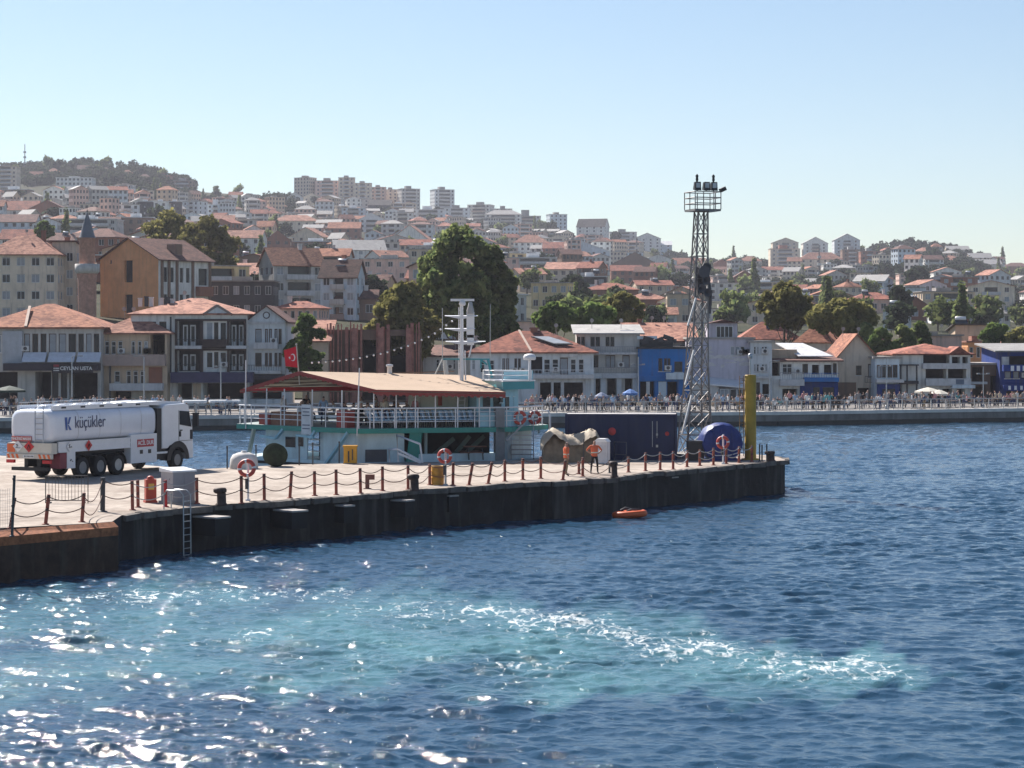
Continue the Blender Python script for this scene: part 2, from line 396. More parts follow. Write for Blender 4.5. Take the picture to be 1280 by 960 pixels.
fc = np.interp(PXw, [-300, 0, 200, 420, 560, 700, 800, 900, 1030, 1170], [750, 752, 742, 752, 764, 776, 800, 812, 832, 848])
foam = 0.76*bump1(PYw - fc - 5*np.sin(PXw*0.04) - 4*np.sin(PXw*0.013+2), 30) * np.clip(0.35 + 0.65*np.clip((PXw-420)/260, 0, 1), 0, 1) * np.clip((1190-PXw)/80, 0, 1)
foam += 0.55*bump1(PYw - 793 - 8*np.sin(PXw*0.03), 14)*bump1(PXw - 310, 90) + 0.7*bump1(PYw - 835, 16)*bump1(PXw - 650, 110) + 0.75*bump1(PYw-738, 16)*bump1(PXw-370, 150)
foam += 0.5*bump1(PYw - 745, 22)*bump1(PXw - 160, 130) + 0.34*wake
water = link("sea", grid_mesh("sea", XX, YY, ZZ + 0.29, SEA, attrs={"wake": wake, "foam": np.clip(foam, 0, 1)})); tag(water, kind="structure")
mb = MB(); mb.quad((-1500, -400, -0.9), (1500, -400, -0.9), (1500, 420, -0.9), (-1500, 420, -0.9))
tag(mb.build("sea_bed_water", SEA, fix=False), kind="structure")

# ------------------------------------------------------------------ promenade quay
QF = [(-140, 170), (-60, 198), (-46.6, 204), (-27, 210), (4, 216), (26, 220), (42, 227), (53, 231), (75, 238), (140, 262)]
QZ = 1.62
CONCQ = M("quay_wall_stone", (0.21, 0.20, 0.19), rough=0.95, var=0.3, scale=0.5, stain=0.6)
PAVE = M("promenade_paving", (0.17, 0.155, 0.145), rough=0.9, var=0.12, scale=0.6)
mb = MB(); mb.prism(QF + [(140, 300), (-140, 300)], -2.5, QZ, 0, 1)
quay = mb.build("quay", [CONCQ, PAVE]); tag(quay, kind="structure")
mb = MB()
for a, b in zip(QF[:-1], QF[1:]):
    d = Vector((b[0]-a[0], b[1]-a[1], 0)).normalized(); n = Vector((d.y, -d.x, 0))
    a3, b3 = Vector((*a, 0)), Vector((*b, 0))
    mb.prism([(a3+n*0.12)[:2], (b3+n*0.12)[:2], (b3-n*0.8)[:2], (a3-n*0.8)[:2]], QZ-0.28, QZ+0.06)
tag(mb.build("quay_kerb", M("pale_kerb_stone", (0.66, 0.62, 0.57), rough=0.9, var=0.12)), kind="structure")
mb = MB()      # dark wet band along the waterline
for a, b in zip(QF[:-1], QF[1:]):
    d = Vector((b[0]-a[0], b[1]-a[1], 0)).normalized(); n = Vector((d.y, -d.x, 0)); a3, b3 = Vector((*a, 0)), Vector((*b, 0))
    mb.prism([(a3+n*0.25)[:2], (b3+n*0.25)[:2], (b3-n*0.2)[:2], (a3-n*0.2)[:2]], -1, 0.72)
tag(mb.build("quay_footing", M("wet_algae_stone", (0.025, 0.026, 0.026), rough=0.5, var=0.4)), kind="structure")

# ------------------------------------------------------------------ pier
DZ = 2.1
fr = [(-70, 668), (0, 660), (100, 655), (140, 652), (152, 644), (190, 639), (232, 635), (260, 632), (315, 627.5), (362, 624.5), (435, 620), (504, 613.5), (524, 611.5), (560, 609.8), (600, 607.3), (628, 605), (675, 602), (690, 602.2), (706, 601.2), (733, 599), (769, 596), (812, 590), (869, 586), (937, 579), (968, 577)]
front = [G(a, b, DZ) for a, b in fr]
front[0] = Vector((-24.5, 76, DZ)); front.insert(0, Vector((-70, 40, DZ)))
tip = [Vector((15.35, 126.0, DZ)), Vector((15.6, 128.2, DZ)), Vector((15.0, 131.5, DZ))]
back = [Vector((13.2, 134.0, DZ)), Vector((2.6, 135.2, DZ)), Vector((2.2, 128.0, DZ)), Vector((0.0, 126.0, DZ)), Vector((-8.4, 123.2, DZ)), Vector((-12, 122.0, DZ)), Vector((-16.6, 117.6, DZ)), Vector((-22, 124, DZ)), Vector((-40, 140, DZ)), Vector((-90, 150, DZ))]
outline = front + tip + back
def deck_material():
    m = bpy.data.materials.new("pier_concrete_deck"); m.use_nodes = True; N = m.node_tree.nodes; L = m.node_tree.links
    b = N["Principled BSDF"]; b.inputs["Roughness"].default_value = 0.95; b.inputs["Specular IOR Level"].default_value = 0.2
    tc = N.new("ShaderNodeTexCoord")
    n1 = N.new("ShaderNodeTexNoise"); n1.inputs["Scale"].default_value = 0.35; n1.inputs["Detail"].default_value = 8; n1.inputs["Roughness"].default_value = 0.7; L.new(tc.outputs["Object"], n1.inputs["Vector"])
    rp = N.new("ShaderNodeValToRGB"); e = rp.color_ramp.elements; e[0].position = 0.3; e[0].color = (0.25, 0.20, 0.165, 1); e[1].position = 0.68; e[1].color = (0.50, 0.435, 0.375, 1)
    L.new(n1.outputs["Fac"], rp.inputs[0])
    n2 = N.new("ShaderNodeTexNoise"); n2.inputs["Scale"].default_value = 3.2; n2.inputs["Detail"].default_value = 5; L.new(tc.outputs["Object"], n2.inputs["Vector"])
    mr = N.new("ShaderNodeMapRange"); mr.inputs[1].default_value = 0.3; mr.inputs[2].default_value = 0.55; mr.inputs[3].default_value = 0.72; mr.inputs[4].default_value = 1.0; L.new(n2.outputs["Fac"], mr.inputs[0])
    mx = N.new("ShaderNodeMix"); mx.data_type = 'RGBA'; mx.blend_type = 'MULTIPLY'; mx.inputs["Factor"].default_value = 1
    L.new(rp.outputs[0], mx.inputs["A"]); L.new(mr.outputs[0], mx.inputs["B"]); L.new(mx.outputs["Result"], b.inputs["Base Color"])
    return m
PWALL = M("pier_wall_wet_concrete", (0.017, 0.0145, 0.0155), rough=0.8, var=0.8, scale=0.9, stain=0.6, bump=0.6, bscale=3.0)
mb = MB()
pl = [(p.x, p.y) for p in outline]
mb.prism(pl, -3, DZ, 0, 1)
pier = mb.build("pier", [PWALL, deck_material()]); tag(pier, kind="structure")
# broken, rounded coping along the front edge
mb = MB(); rr = random.Random(3)
pts = [front[i] for i in range(5, len(front))] + tip
for a, b in zip(pts[:-1], pts[1:]):
    n = max(1, int((b-a).length / 0.9))
    for i in range(n):
        c = a + (b-a) * ((i + 0.5) / n); d = (b-a).normalized(); ang = math.atan2(d.y, d.x)
        s = 0.16 + 0.14*rr.random()
        mb.cbox((c.x + d.y*0.05, c.y - d.x*0.05, DZ - 0.10 - 0.03*rr.random()), ((b-a).length/n*(0.75+0.3*rr.random()), s*1.6, 0.20 + 0.05*rr.random()), 0, (rr.uniform(-.12,.12), rr.uniform(-.04,.04), ang + rr.uniform(-.06,.06)))
tag(mb.build("pier_coping", M("broken_coping_concrete", (0.13, 0.115, 0.105), rough=0.95, var=0.45, scale=2, bump=0.5)), kind="structure")
# rusty steel fender strip on the left
mb = MB()
a0, a1 = G(-70, 668, DZ), G(142, 652.5, DZ)
d = (a1-a0).normalized(); nrm = Vector((d.y, -d.x, 0))
o0 = a0 + nrm*0.65 - Vector((0, 0, 0.20)); o1 = a1 + nrm*0.30 - Vector((0, 0, 0.16))
mb._add([a0 + Vector((0,0,.01)), a1 + Vector((0,0,.01)), o1, o0, o0 - Vector((0,0,4)), o1 - Vector((0,0,4)), a0-Vector((0,0,4)), a1-Vector((0,0,4))], [[0,1,2,3]], 0)
mb._add([o0, o1, o1 - Vector((0,0,.32)), o0 - Vector((0,0,.32)), a1, a1 - Vector((0,0,.32))], [[0,1,2,3],[1,4,5,2]], 0)
mb._add([o0 - Vector((0,0,.32)), o1 - Vector((0,0,.32)), o1 - Vector((0,0,4.5)), o0 - Vector((0,0,4.5)), a1 - Vector((0,0,.32)), a1 - Vector((0,0,4.5))], [[0,1,2,3],[1,4,5,2]], 1)
tag(mb.build("pier_steel_edge", [RUST, M("dark_rusty_sheet_pile", (0.05, 0.03, 0.022), rough=0.9, var=0.5, scale=1.5, stain=.5)]), kind="structure")
# stepped fender blocks on the pier wall
for i, (pa, pb, py) in enumerate([(153,179,651), (259,284,646), (357,381,638), (423,439,631.5), (496,514,625), (554,569,619), (641,657,611), (677,691,606.5), (740,752,602.5), (793,806,598), (831,844,596), (870,880,591), (905,917,588), (958,968,581)]):
    zt = DZ - 0.36
    c = G((pa+pb)/2, py, zt); w = (pb-pa)*c.y/F
    k = min(range(len(front)-1), key=lambda q: abs(px_of((front[q]+front[q+1])/2) - (pa+pb)/2)); dd = (front[k+1]-front[k]).normalized()
    o = thing("fender_block", "black fender block with pale flat top on the pier wall", "fender", (c.x, c.y, zt), math.atan2(dd.y, dd.x), "fender blocks along the pier wall")
    mb = MB(); mb.box(-w*.5, -0.30, -0.75, w*.5, 1.2, -0.05); mb.build("pad", RUBBER, o)
    mb = MB(); mb.box(-w*.52, -0.36, -0.05, w*.52, 1.0, 0.02); mb.build("top_plate", M("fender_top_plate", (0.34, 0.31, 0.29), var=0.3), o)
# ------------------------------------------------------------------ people
SHIRTS = {k: M("cloth_" + k, c, rough=0.9, var=0.12, scale=6) for k, c in {
    'white': (0.70, 0.69, 0.68), 'black': (0.02, 0.02, 0.023), 'navy': (0.03, 0.045, 0.11), 'pale blue': (0.30, 0.42, 0.58), 'red': (0.42, 0.05, 0.05),
    'grey': (0.27, 0.27, 0.28), 'beige': (0.50, 0.42, 0.32), 'pink': (0.60, 0.30, 0.30), 'khaki': (0.22, 0.17, 0.11), 'orange': (0.72, 0.17, 0.07), 'turquoise': (0.10, 0.33, 0.36), 'maroon': (0.19, 0.04, 0.05)}.items()}
SK = {  # joint: (position, radius); facing -y
 'stand': dict(pelvis=((0,0,.96),.145), waist=((0,0,1.12),.125), chest=((0,.01,1.33),.155), neck=((0,.01,1.50),.055), head=((0,-.01,1.63),.098), crown=((0,0,1.70),.085), nose=((0,-.10,1.625),.022),
   shl=((.19,.01,1.42),.062), ell=((.24,.02,1.15),.045), wrl=((.23,-.06,.92),.033), hal=((.23,-.09,.83),.036), hil=((.095,0,.90),.092), knl=((.105,-.02,.51),.062), anl=((.11,.03,.10),.042), tol=((.12,-.13,.035),.038)),
 'walk': dict(pelvis=((0,0,.96),.145), waist=((0,-.01,1.12),.125), chest=((0,-.03,1.33),.155), neck=((0,-.04,1.50),.055), head=((0,-.07,1.63),.098), crown=((0,-.06,1.70),.085), nose=((0,-.165,1.62),.022),
   shl=((.19,-.02,1.42),.062), ell=((.24,.13,1.18),.045), wrl=((.22,.10,.94),.033), hal=((.22,.06,.86),.036), hil=((.095,0,.90),.092), knl=((.105,-.16,.53),.062), anl=((.11,-.16,.10),.042), tol=((.12,-.33,.05),.038),
   shr=((-.19,-.02,1.42),.062), elr=((-.24,-.08,1.16),.045), wrr=((-.22,-.25,1.0),.033), har=((-.21,-.31,.95),.036), hir=((-.095,0,.90),.092), knr=((-.105,.06,.50),.062), anr=((-.11,.27,.15),.042), tor=((-.12,.19,.03),.038)),
 'sit': dict(pelvis=((0,.05,.52),.15), waist=((0,.06,.68),.135), chest=((0,.03,.90),.155), neck=((0,.0,1.07),.055), head=((0,-.03,1.20),.098), crown=((0,-.02,1.27),.085), nose=((0,-.125,1.19),.022),
   shl=((.19,.02,.99),.062), ell=((.25,-.04,.74),.045), wrl=((.16,-.25,.70),.033), hal=((.12,-.32,.71),.036), hil=((.10,.02,.50),.095), knl=((.13,-.40,.50),.065), anl=((.13,-.42,.10),.042), tol=((.14,-.57,.035),.038)),
 'akimbo': dict(pelvis=((0,0,.96),.145), waist=((0,0,1.12),.125), chest=((0,.01,1.33),.16), neck=((0,.01,1.50),.055), head=((0,-.01,1.63),.098), crown=((0,0,1.70),.085), nose=((0,-.10,1.625),.022),
   shl=((.20,.01,1.42),.065), ell=((.40,.06,1.20),.048), wrl=((.22,-.05,1.06),.035), hal=((.15,-.10,1.03),.036), hil=((.10,0,.90),.092), knl=((.15,-.02,.51),.062), anl=((.18,.03,.10),.042), tol=((.20,-.13,.035),.038)),
}
_pm = {}
def person_mesh(pose):
    if pose in _pm: return _pm[pose]
    d = dict(SK[pose])
    for k in list(d):
        if k.endswith('l') and k[:-1] + 'r' not in d:
            (x, y, z), r = d[k]; d[k[:-1] + 'r'] = ((-x, y, z), r)
    names = list(d); ix = {k: i for i, k in enumerate(names)}
    ed = [('pelvis','waist','shirt'),('waist','chest','shirt'),('chest','neck','skin'),('neck','head','skin'),('head','crown','hair'),('head','nose','skin')]
    for s in 'lr':
        ed += [('chest','sh'+s,'shirt'),('sh'+s,'el'+s,'shirt'),('el'+s,'wr'+s,'skin'),('wr'+s,'ha'+s,'skin'),('pelvis','hi'+s,'legs'),('hi'+s,'kn'+s,'legs'),('kn'+s,'an'+s,'legs'),('an'+s,'to'+s,'shoe')]
    me = bpy.data.meshes.new("figure"); me.from_pydata([d[k][0] for k in names], [(ix[a], ix[b]) for a, b, _ in ed], []); me.update()
    o = bpy.data.objects.new("figure", me); col.objects.link(o)
    sm = o.modifiers.new("s", 'SKIN'); sm.use_smooth_shade = True
    for i, k in enumerate(names):
        v = me.skin_vertices[0].data[i]; v.radius = (d[k][1], d[k][1] * (0.78 if k in ('chest','waist','pelvis') else 1)); v.use_root = (k == 'pelvis')
    o.modifiers.new("u", 'SUBSURF').levels = 1
    bpy.context.view_layer.update()
    r = bpy.data.meshes.new_from_object(o.evaluated_get(bpy.context.evaluated_depsgraph_get()))
    bpy.data.objects.remove(o)
    slot = {'shirt': 0, 'legs': 1, 'skin': 2, 'hair': 3, 'shoe': 4}
    r.materials.clear()
    for m in (SHIRTS['white'], SHIRTS['navy'], SKIN, HAIR, BLACK): r.materials.append(m)
    segs = [(Vector(d[a][0]), Vector(d[b][0]), slot[c], d[a][1]) for a, b, c in ed]
    hz = d['head'][0]
    for p in r.polygons:
        c = p.center; best = None
        for a, b, m, rad in segs:
            ab = b - a; t = max(0, min(1, (c-a).dot(ab) / max(ab.length_squared, 1e-9))); dist = (c - (a + ab*t)).length - rad*0.6
            if best is None or dist < best[0]: best = (dist, m)
        mi = best[1]
        if c.z > hz[2] - 0.06 and mi in (2, 3):
            mi = 3 if (c.z > hz[2] + 0.055 or (c.y > hz[1] + 0.02 and c.z > hz[2] - 0.06)) else 2
        p.material_index = mi; p.use_smooth = True
    _pm[pose] = r
    return r
def person(pose, loc, rz, shirt, legs, label, group=None, parent=None, scale=1.0):
    o = link("person", person_mesh(pose), parent)
    for i, m in enumerate((SHIRTS[shirt], SHIRTS[legs])):
        o.material_slots[i].link = 'OBJECT'; o.material_slots[i].material = m
    o.location = loc; o.rotation_euler = (0, 0, rz); o.scale = (scale,)*3
    return tag(o, label, "person", group)

# ------------------------------------------------------------------ the tanker truck
TA = R(62.8); T0 = Vector((-22.15, 108.35, DZ)) + Vector((-math.sin(TA), math.cos(TA), 0)) * 1.25 * 1.12
truck = thing("tanker_truck", "white fuel tanker truck with blue lettering parked on the pier", "truck", T0, TA)
TW = M("truck_white", (0.70, 0.72, 0.76), rough=0.28, var=0.05, spec=0.6)
TPOL = M("polished_white_tank", (0.64, 0.68, 0.76), rough=0.24, var=0.04, spec=0.6)
TBLUE = M("lettering_blue", (0.035, 0.09, 0.30), rough=0.5, var=0)
TNAVY = M("lettering_navy", (0.05, 0.06, 0.13), rough=0.5, var=0)
truck.scale = (1, 1.12, 1)
zc, hz_, hy = 2.60, 0.84, 1.24
def sup(t, e=4.2):
    c, s = math.cos(t), math.sin(t)
    return math.copysign(abs(c)**(2/e), c), math.copysign(abs(s)**(2/e), s)
NT = 40
def ring(x, k=1.0): return [(x, hy*k*sup(2*math.pi*i/NT)[0], zc + hz_*k*sup(2*math.pi*i/NT)[1]) for i in range(NT)]
mb = MB()
rings = [ring(0.02, .80), ring(0.10, .93), ring(0.26, 1), ring(8.1, 1), ring(8.3, .95), ring(8.38, .85)]
vs = sum(rings, [])
fs = [[i*NT+j, i*NT+(j+1) % NT, (i+1)*NT+(j+1) % NT, (i+1)*NT+j] for i in range(len(rings)-1) for j in range(NT)]
mb._add(vs, fs, 0, True); mb._add(rings[0], [list(range(NT))], 0); mb._add(rings[-1], [list(range(NT))], 0)
tank = mb.build("tank", TPOL, truck)
mb = MB(); mb.box(.3, -1.0, zc+hz_-.06, 8.0, -.86, zc+hz_+.16); mb.box(.3, .86, zc+hz_-.06, 8.0, 1.0, zc+hz_+.16)
for i in range(6): mb.lathe([(.32,0),(.32,.14),(.1,.2)], 14, 0, (1.0+i*1.25, 0, zc+hz_-.02))
mb.build("top_walkway", TW, truck)
for i in range(5):
    mb = MB(); mb.box(.9+i*1.5, -1.012, zc+hz_+.02, 1.25+i*1.5, -1.002, zc+hz_+.10); mb.build("drain_slot", BLACK, truck)
# belt panel below the tank, side cabinet
mb = MB()
for s in (-1, 1):
    mb.box(.35, s*1.25, 1.36, 6.05, s*1.19, 1.84); mb.box(.35, s*1.275, 1.56, 6.05, s*1.25, 1.62); mb.box(.35, s*1.285, 1.80, 6.05, s*1.18, 1.86); mb.box(.35, s*1.28, 1.33, 6.05, s*1.18, 1.38)
mb.build("side_skirt", TW, truck)
cabi = MB(); cabi.box(6.07, -1.27, .52, 8.28, -.6, 1.98); cabi.box(6.07, .6, .52, 8.28, 1.27, 1.98)
cabinet = cabi.build("equipment_cabinet", TW, truck)
mb = MB(); mb.box(6.6, -1.285, 1.33, 8.0, -1.272, 1.72); mb.build("red_sign", M("sign_red", (0.42, 0.04, 0.05), rough=.5, var=.05), cabinet)
t = text_mesh("sign_lettering", "ACİL DUR", 0.30, WHITE, cabinet, bold=.006, sx=.95); t.location = (7.3, -1.29, 1.525); t.rotation_euler = (R(90), 0, 0)
for x in (6.95, 7.65):
    mb = MB(); mb.box(x-.12, -1.285, .98, x+.12, -1.27, 1.18); mb.build("latch", BLACK, cabinet)
mb = MB(); mb.box(8.3, -1.2, .9, 9.6, -.9, 1.0); mb.build("side_rail", WHITE, truck)
# hazard diamonds on the skirt
def diamond(parent, x, z, c, r=.24, y=-1.29, axis='y'):
    mb = MB(); w = .012
    if axis == 'y': mb.M = Matrix.Translation((x, y, z)) @ Matrix.Rotation(R(45), 4, 'Y'); mb.box(-r*.71, -w, -r*.71, r*.71, 0, r*.71)
    else: mb.M = Matrix.Translation((y, x, z)) @ Matrix.Rotation(R(45), 4, 'X'); mb.box(-w, -r*.71, -r*.71, 0, r*.71, r*.71)
    o = mb.build("hazard_diamond", c, parent); return o
dr = diamond(truck, 2.62, 1.60, RED, .27); dw = diamond(truck, 1.15, 1.60, WHITE, .27)
def glyph(parent, pts, y, axis, mat, name="pictogram"):
    mb = MB()
    for a, b, w in pts:
        A = (a[0], y, a[1]) if axis == 'y' else (y, a[0], a[1]); B = (b[0], y, b[1]) if axis == 'y' else (y, b[0], b[1])
        mb.beam(A, B, w, .012)
    return mb.build(name, mat, parent)
glyph(dr, [((2.54,1.52),(2.62,1.70),.05),((2.70,1.52),(2.62,1.70),.05),((2.52,1.48),(2.72,1.48),.03)], -1.31, 'y', BLACK)
glyph(dw, [((1.02,1.55),(1.28,1.55),.04),((1.10,1.55),(1.10,1.72),.03),((1.04,1.66),(1.16,1.70),.03),((1.17,1.58),(1.26,1.62),.05)], -1.31, 'y', BLACK)
# lettering on the tank, laid on its curve
def curve_text(o, x, z):
    for v in o.data.vertices:
        X, Zl, dp = v.co.x + x, v.co.y + z, v.co.z
        s = max(-1, min(1, (Zl - zc)/hz_)); c = (1 - abs(s)**4.2)**(1/4.2)
        v.co = (X, -hy*c - 0.03 - dp, Zl)
t = text_mesh("tank_lettering", "küçükler", 0.86, TNAVY, truck, 'LEFT', bold=-.004)
xs_ = [v.co.x for v in t.data.vertices]; k_ = 2.38/(max(xs_)-min(xs_))
for v in t.data.vertices: v.co.x *= k_
curve_text(t, 1.58, 2.74)
mb = MB(); mb.poly([(2.33,2.30,0),(2.50,2.30,0),(2.50,2.98,0),(2.22,2.98,0)])
mb.poly([(2.53,2.64,0),(2.72,2.98,0),(2.90,2.98,0),(2.66,2.60,0)]); mb.poly([(2.53,2.58,0),(2.64,2.56,0),(2.96,2.30,0),(2.72,2.30,0)])
me = mb.mesh("tank_emblem", [TBLUE]); e = link("tank_emblem", me, truck); 
for v in e.data.vertices: v.co.x = (v.co.x-2.6)*.72+2.6; v.co.y = (v.co.y-2.64)*.92+2.64
curve_text(e, -1.52, 0.08)
for x in (1.9, 3.6, 5.3, 7.0):
    mb = MB(); rr_ = [(x-.02, *ring(x,1.006)[i][1:]) for i in range(NT)] + [(x+.02, *ring(x,1.006)[i][1:]) for i in range(NT)]
    mb._add(rr_, [[j,(j+1)%NT,NT+(j+1)%NT,NT+j] for j in range(NT)], 0, True); mb.build("tank_seam", M("seam_grey",(.45,.47,.5),rough=.4), truck, fix=False)
for s in (-1, 1):
    mb = MB(); mb.tube([(.4,s*.98,zc+hz_+.3),(8.0,s*.98,zc+hz_+.3)], .02, 5)
    for i in range(7): mb.tube([(.6+i*1.2,s*.98,zc+hz_+.1),(.6+i*1.2,s*.98,zc+hz_+.3)], .016, 4)
    mb.build("walkway_rail", STEEL, truck)
mb = MB(); mb.tube([(.6,-1.0,1.15),(1.6,-1.12,1.0),(2.2,-1.1,1.15),(3.0,-1.13,1.05),(5.6,-1.1,1.15)], .06, 7); mb.build("hose", RUBBER, truck)
# rear end
GREYP = M("tank_end_grey", (0.52, 0.52, 0.53), rough=.35, var=.08)
mb = MB()
for y in (-.28, -.72): mb.tube([(-.09, y, 1.55), (-.09, y, 3.5), (.12, y, 3.62)], .025, 6)
for i in range(7): mb.tube([(-.09, -.28, 1.7+i*.26), (-.09, -.72, 1.7+i*.26)], .018, 5)
mb.build("ladder", STEEL, truck)
mb = MB(); mb.box(-.05, -.02, 1.86, 0.02, 1.05, 2.12); rs_ = mb.build("rear_sign", M("sign_pale_red", (0.50, 0.13, 0.12), rough=.5, var=.05), truck)
t = text_mesh("rear_lettering", "TEHLİKELİ MADDE", 0.16, WHITE, rs_, bold=.004, sx=.8); t.location = (-.055, .515, 1.99); t.rotation_euler = (R(90), 0, R(-90))
mb = MB(); mb.box(-.12, -1.2, 1.28, .3, 1.2, 1.80); mb.build("rear_panel", M("truck_cream", (0.62, 0.58, 0.50), rough=.5, var=.08), truck)
d1 = diamond(truck, .02, 1.62, RED, .28, -.14, 'x'); d2 = diamond(truck, .62, 1.62, WHITE, .28, -.14, 'x')
glyph(d1, [((-.06,1.52),(.02,1.72),.05),((.1,1.52),(.02,1.72),.05),((-.08,1.48),(.12,1.48),.03)], -.165, 'x', BLACK)
glyph(d2, [((.48,1.55),(.76,1.55),.04),((.66,1.55),(.66,1.74),.03),((.6,1.66),(.72,1.72),.03)], -.165, 'x', BLACK)
mb = MB(); mb.box(-.15, .80, 1.34, -.11, 1.22, 1.74); mb.build("orange_plate", ORANGE, truck)
mb = MB(); mb.box(-.2, -1.22, 1.04, -.02, 1.22, 1.27); bmp = mb.build("bumper", M("bumper_pale", (0.60, 0.55, 0.48), rough=.5), truck)
for k, y in enumerate((-1.1, -.86, -.62, .62, .86, 1.1)):
    mb = MB(); mb._add([(-.212, y-.10, 1.05), (-.212, y+.02, 1.05), (-.212, y+.10, 1.26), (-.212, y-.02, 1.26), (-.2, y-.10, 1.05), (-.2, y+.02, 1.05), (-.2, y+.10, 1.26), (-.2, y-.02, 1.26)], [[0,1,2,3],[4,5,6,7],[0,1,5,4],[2,3,7,6],[1,2,6,5],[0,3,7,4]], 0); mb.build("reflective_stripe", ORANGE, bmp)
mb = MB(); mb.box(-.215, -.30, 1.09, -.2, .30, 1.22); plt_ = mb.build("number_plate", WHITE, truck)
mb = MB()
for k in range(7): mb.box(-.22, -.26+k*.075, 1.12, -.214, -.22+k*.075, 1.19)
mb.build("plate_characters", BLACK, plt_)
for s in (-1, 1):
    mb = MB(); mb.box(-.24, s*.78, .82, -.1, s*1.2, .98); mb.build("tail_light", RED, truck)
mb = MB(); mb.box(-.12, -1.0, .45, .1, 1.0, .62); mb.box(.1, -.45, .62, 11.2, -.25, 1.1); mb.box(.1, .25, .62, 11.2, .45, 1.1); mb.box(0.3, -.9, 1.08, 8.4, .9, 1.84); mb.build("chassis", BLACK, truck)
mb = MB(); mb.box(.45, -1.24, .55, 1.5, -.7, 1.30); ub = mb.build("hose_box", M("hose_box_maroon", (0.22, 0.04, 0.06), rough=.5), truck)
mb = MB(); mb.box(.98, -1.26, .53, 1.62, -.7, 1.34); pb = mb.build("white_box", TW, truck)
glyph(pb, [((1.20,.90),(1.28,.98),.07),((1.32,.90),(1.40,.86),.07)], -1.27, 'y', BLACK)
# wheels
def wheel(x, s, steel):
    mb = MB(); mb.lathe([(.30,-.16),(.46,-.17),(.52,-.12),(.52,.12),(.46,.17),(.30,.16),(.29,.05),(.29,-.05),(.30,-.16)], 26, 0, (x, s*1.05, .52), 'y', caps=False)
    w = mb.build("wheel", RUBBER, truck)
    mb = MB(); q = s*.14
    mb.lathe([(.0, q*.9),(.12, q*.9),(.15, q*.5),(.24, q*.45),(.31, q*1.05)], 20, 0, (x, s*1.05, .52), 'y')
    for k in range(10):
        a = 2*math.pi*k/10; mb.lathe([(.022, 0), (.022, q*.35)], 6, 0, (x+.2*math.cos(a), s*1.05+q*.5, .52+.2*math.sin(a)), 'y')
    mb.build("rim", steel, w)
WR = M("wheel_rim_grey", (0.22, 0.22, 0.225), rough=.5, metal=.2)
for x in (2.3, 3.7, 5.15, 10.2):
    for s in (-1, 1): wheel(x, s, STEEL if x == 5.15 else WR)
mb = MB()
for x in (2.3, 3.7, 5.15):
    for s in (-1, 1):
        mb._add([(x+.64*math.cos(a), s*y, .52+.64*math.sin(a)) for y in (.85, 1.24) for a in [math.pi*k/10 for k in range(11)]], [[k, k+1, k+12, k+11] for k in range(10)], 0)
mb.build("mudguards", RUBBER, truck)
# cab
cab = MB()
prof = [(8.85, 1.15), (8.85, 3.30), (9.1, 3.42), (10.9, 3.46), (11.15, 3.36), (11.52, 2.2), (11.6, 1.2), (11.6, .55), (11.15, .55), (11.1, 1.0), (10.85, 1.30), (10.2, 1.42), (9.5, 1.28), (9.35, 1.15)]
n = len(prof); yw = 1.22
cab._add([(x, -yw, z) for x, z in prof] + [(x, yw, z) for x, z in prof], [list(range(n)), list(range(n, 2*n))] + [[i, (i+1) % n, n+(i+1) % n, n+i] for i in range(n)], 0)
cabo = cab.build("cab", TW, truck)
bv = cabo.modifiers.new("edge", 'BEVEL'); bv.width = 0.05; bv.segments = 2; bv.limit_method = 'ANGLE'
for s in (-1, 1):
    mb = MB(); y0 = s*(yw+.004)
    mb._add([(10.35, y0, 2.35), (11.40, y0, 2.20), (11.18, y0, 3.02), (10.35, y0, 3.08)] + [(10.35, y0+s*.012, 2.35), (11.40, y0+s*.012, 2.20), (11.18, y0+s*.012, 3.02), (10.35, y0+s*.012, 3.08)], [[0,1,2,3],[4,5,6,7],[0,1,5,4],[1,2,6,5],[2,3,7,6],[3,0,4,7]], 0)
    mb.build("side_window", GLASS, cabo)
    mb = MB(); mb.beam((10.28, y0, 1.5), (10.28, y0, 3.1), .02, .03); mb.beam((10.28, y0, 1.5), (11.46, y0, 1.5), .03, .02); mb.box(10.36, y0, 2.02, 10.56, y0+s*.03, 2.08)
    mb.build("door_seam", BLACK, cabo)
    mb = MB(); mb.box(11.48, s*1.24, 2.25, 11.62, s*1.52, 2.95); mb.tube([(11.4, s*1.2, 2.9), (11.55, s*1.4, 2.92)], .025, 5); mb.build("mirror", BLACK, cabo)
    mb = MB(); mb.box(10.30, y0, 1.72, 10.46, y0+s*.02, 2.0); mb.box(11.28, y0, 1.55, 11.50, y0+s*.02, 2.05); mb.build("lower_vent", BLACK, cabo)
    mb = MB(); mb._add([(10.2+r_*math.cos(a), s*y, .52+r_*math.sin(a)) for y in (.8, 1.25) for r_ in (.66, .98) for a in [math.pi*k/12 for k in range(13)]], [[k, k+1, k+14, k+13] for k in range(12)] + [[26+k, 27+k, 40+k, 39+k] for k in range(12)] + [[13+k, 14+k, 40+k, 39+k] for k in range(12)], 0)
    mb.build("wheel_arch", BLACK, cabo)
    mb = MB(); mb.box(11.58, s*.6, .75, 11.63, s*1.1, .95); mb.build("headlight", STEEL, cabo)
mb = MB(); mb._add([(11.19, -1.1, 3.24), (11.19, 1.1, 3.24), (11.54, 1.14, 2.18), (11.54, -1.14, 2.18), (11.15,-1.1,3.24),(11.15,1.1,3.24),(11.5,1.14,2.18),(11.5,-1.14,2.18)], [[0,1,2,3],[4,5,6,7],[0,1,5,4],[1,2,6,5],[2,3,7,6],[3,0,4,7]], 0); mb.build("windscreen", GLASS, cabo)
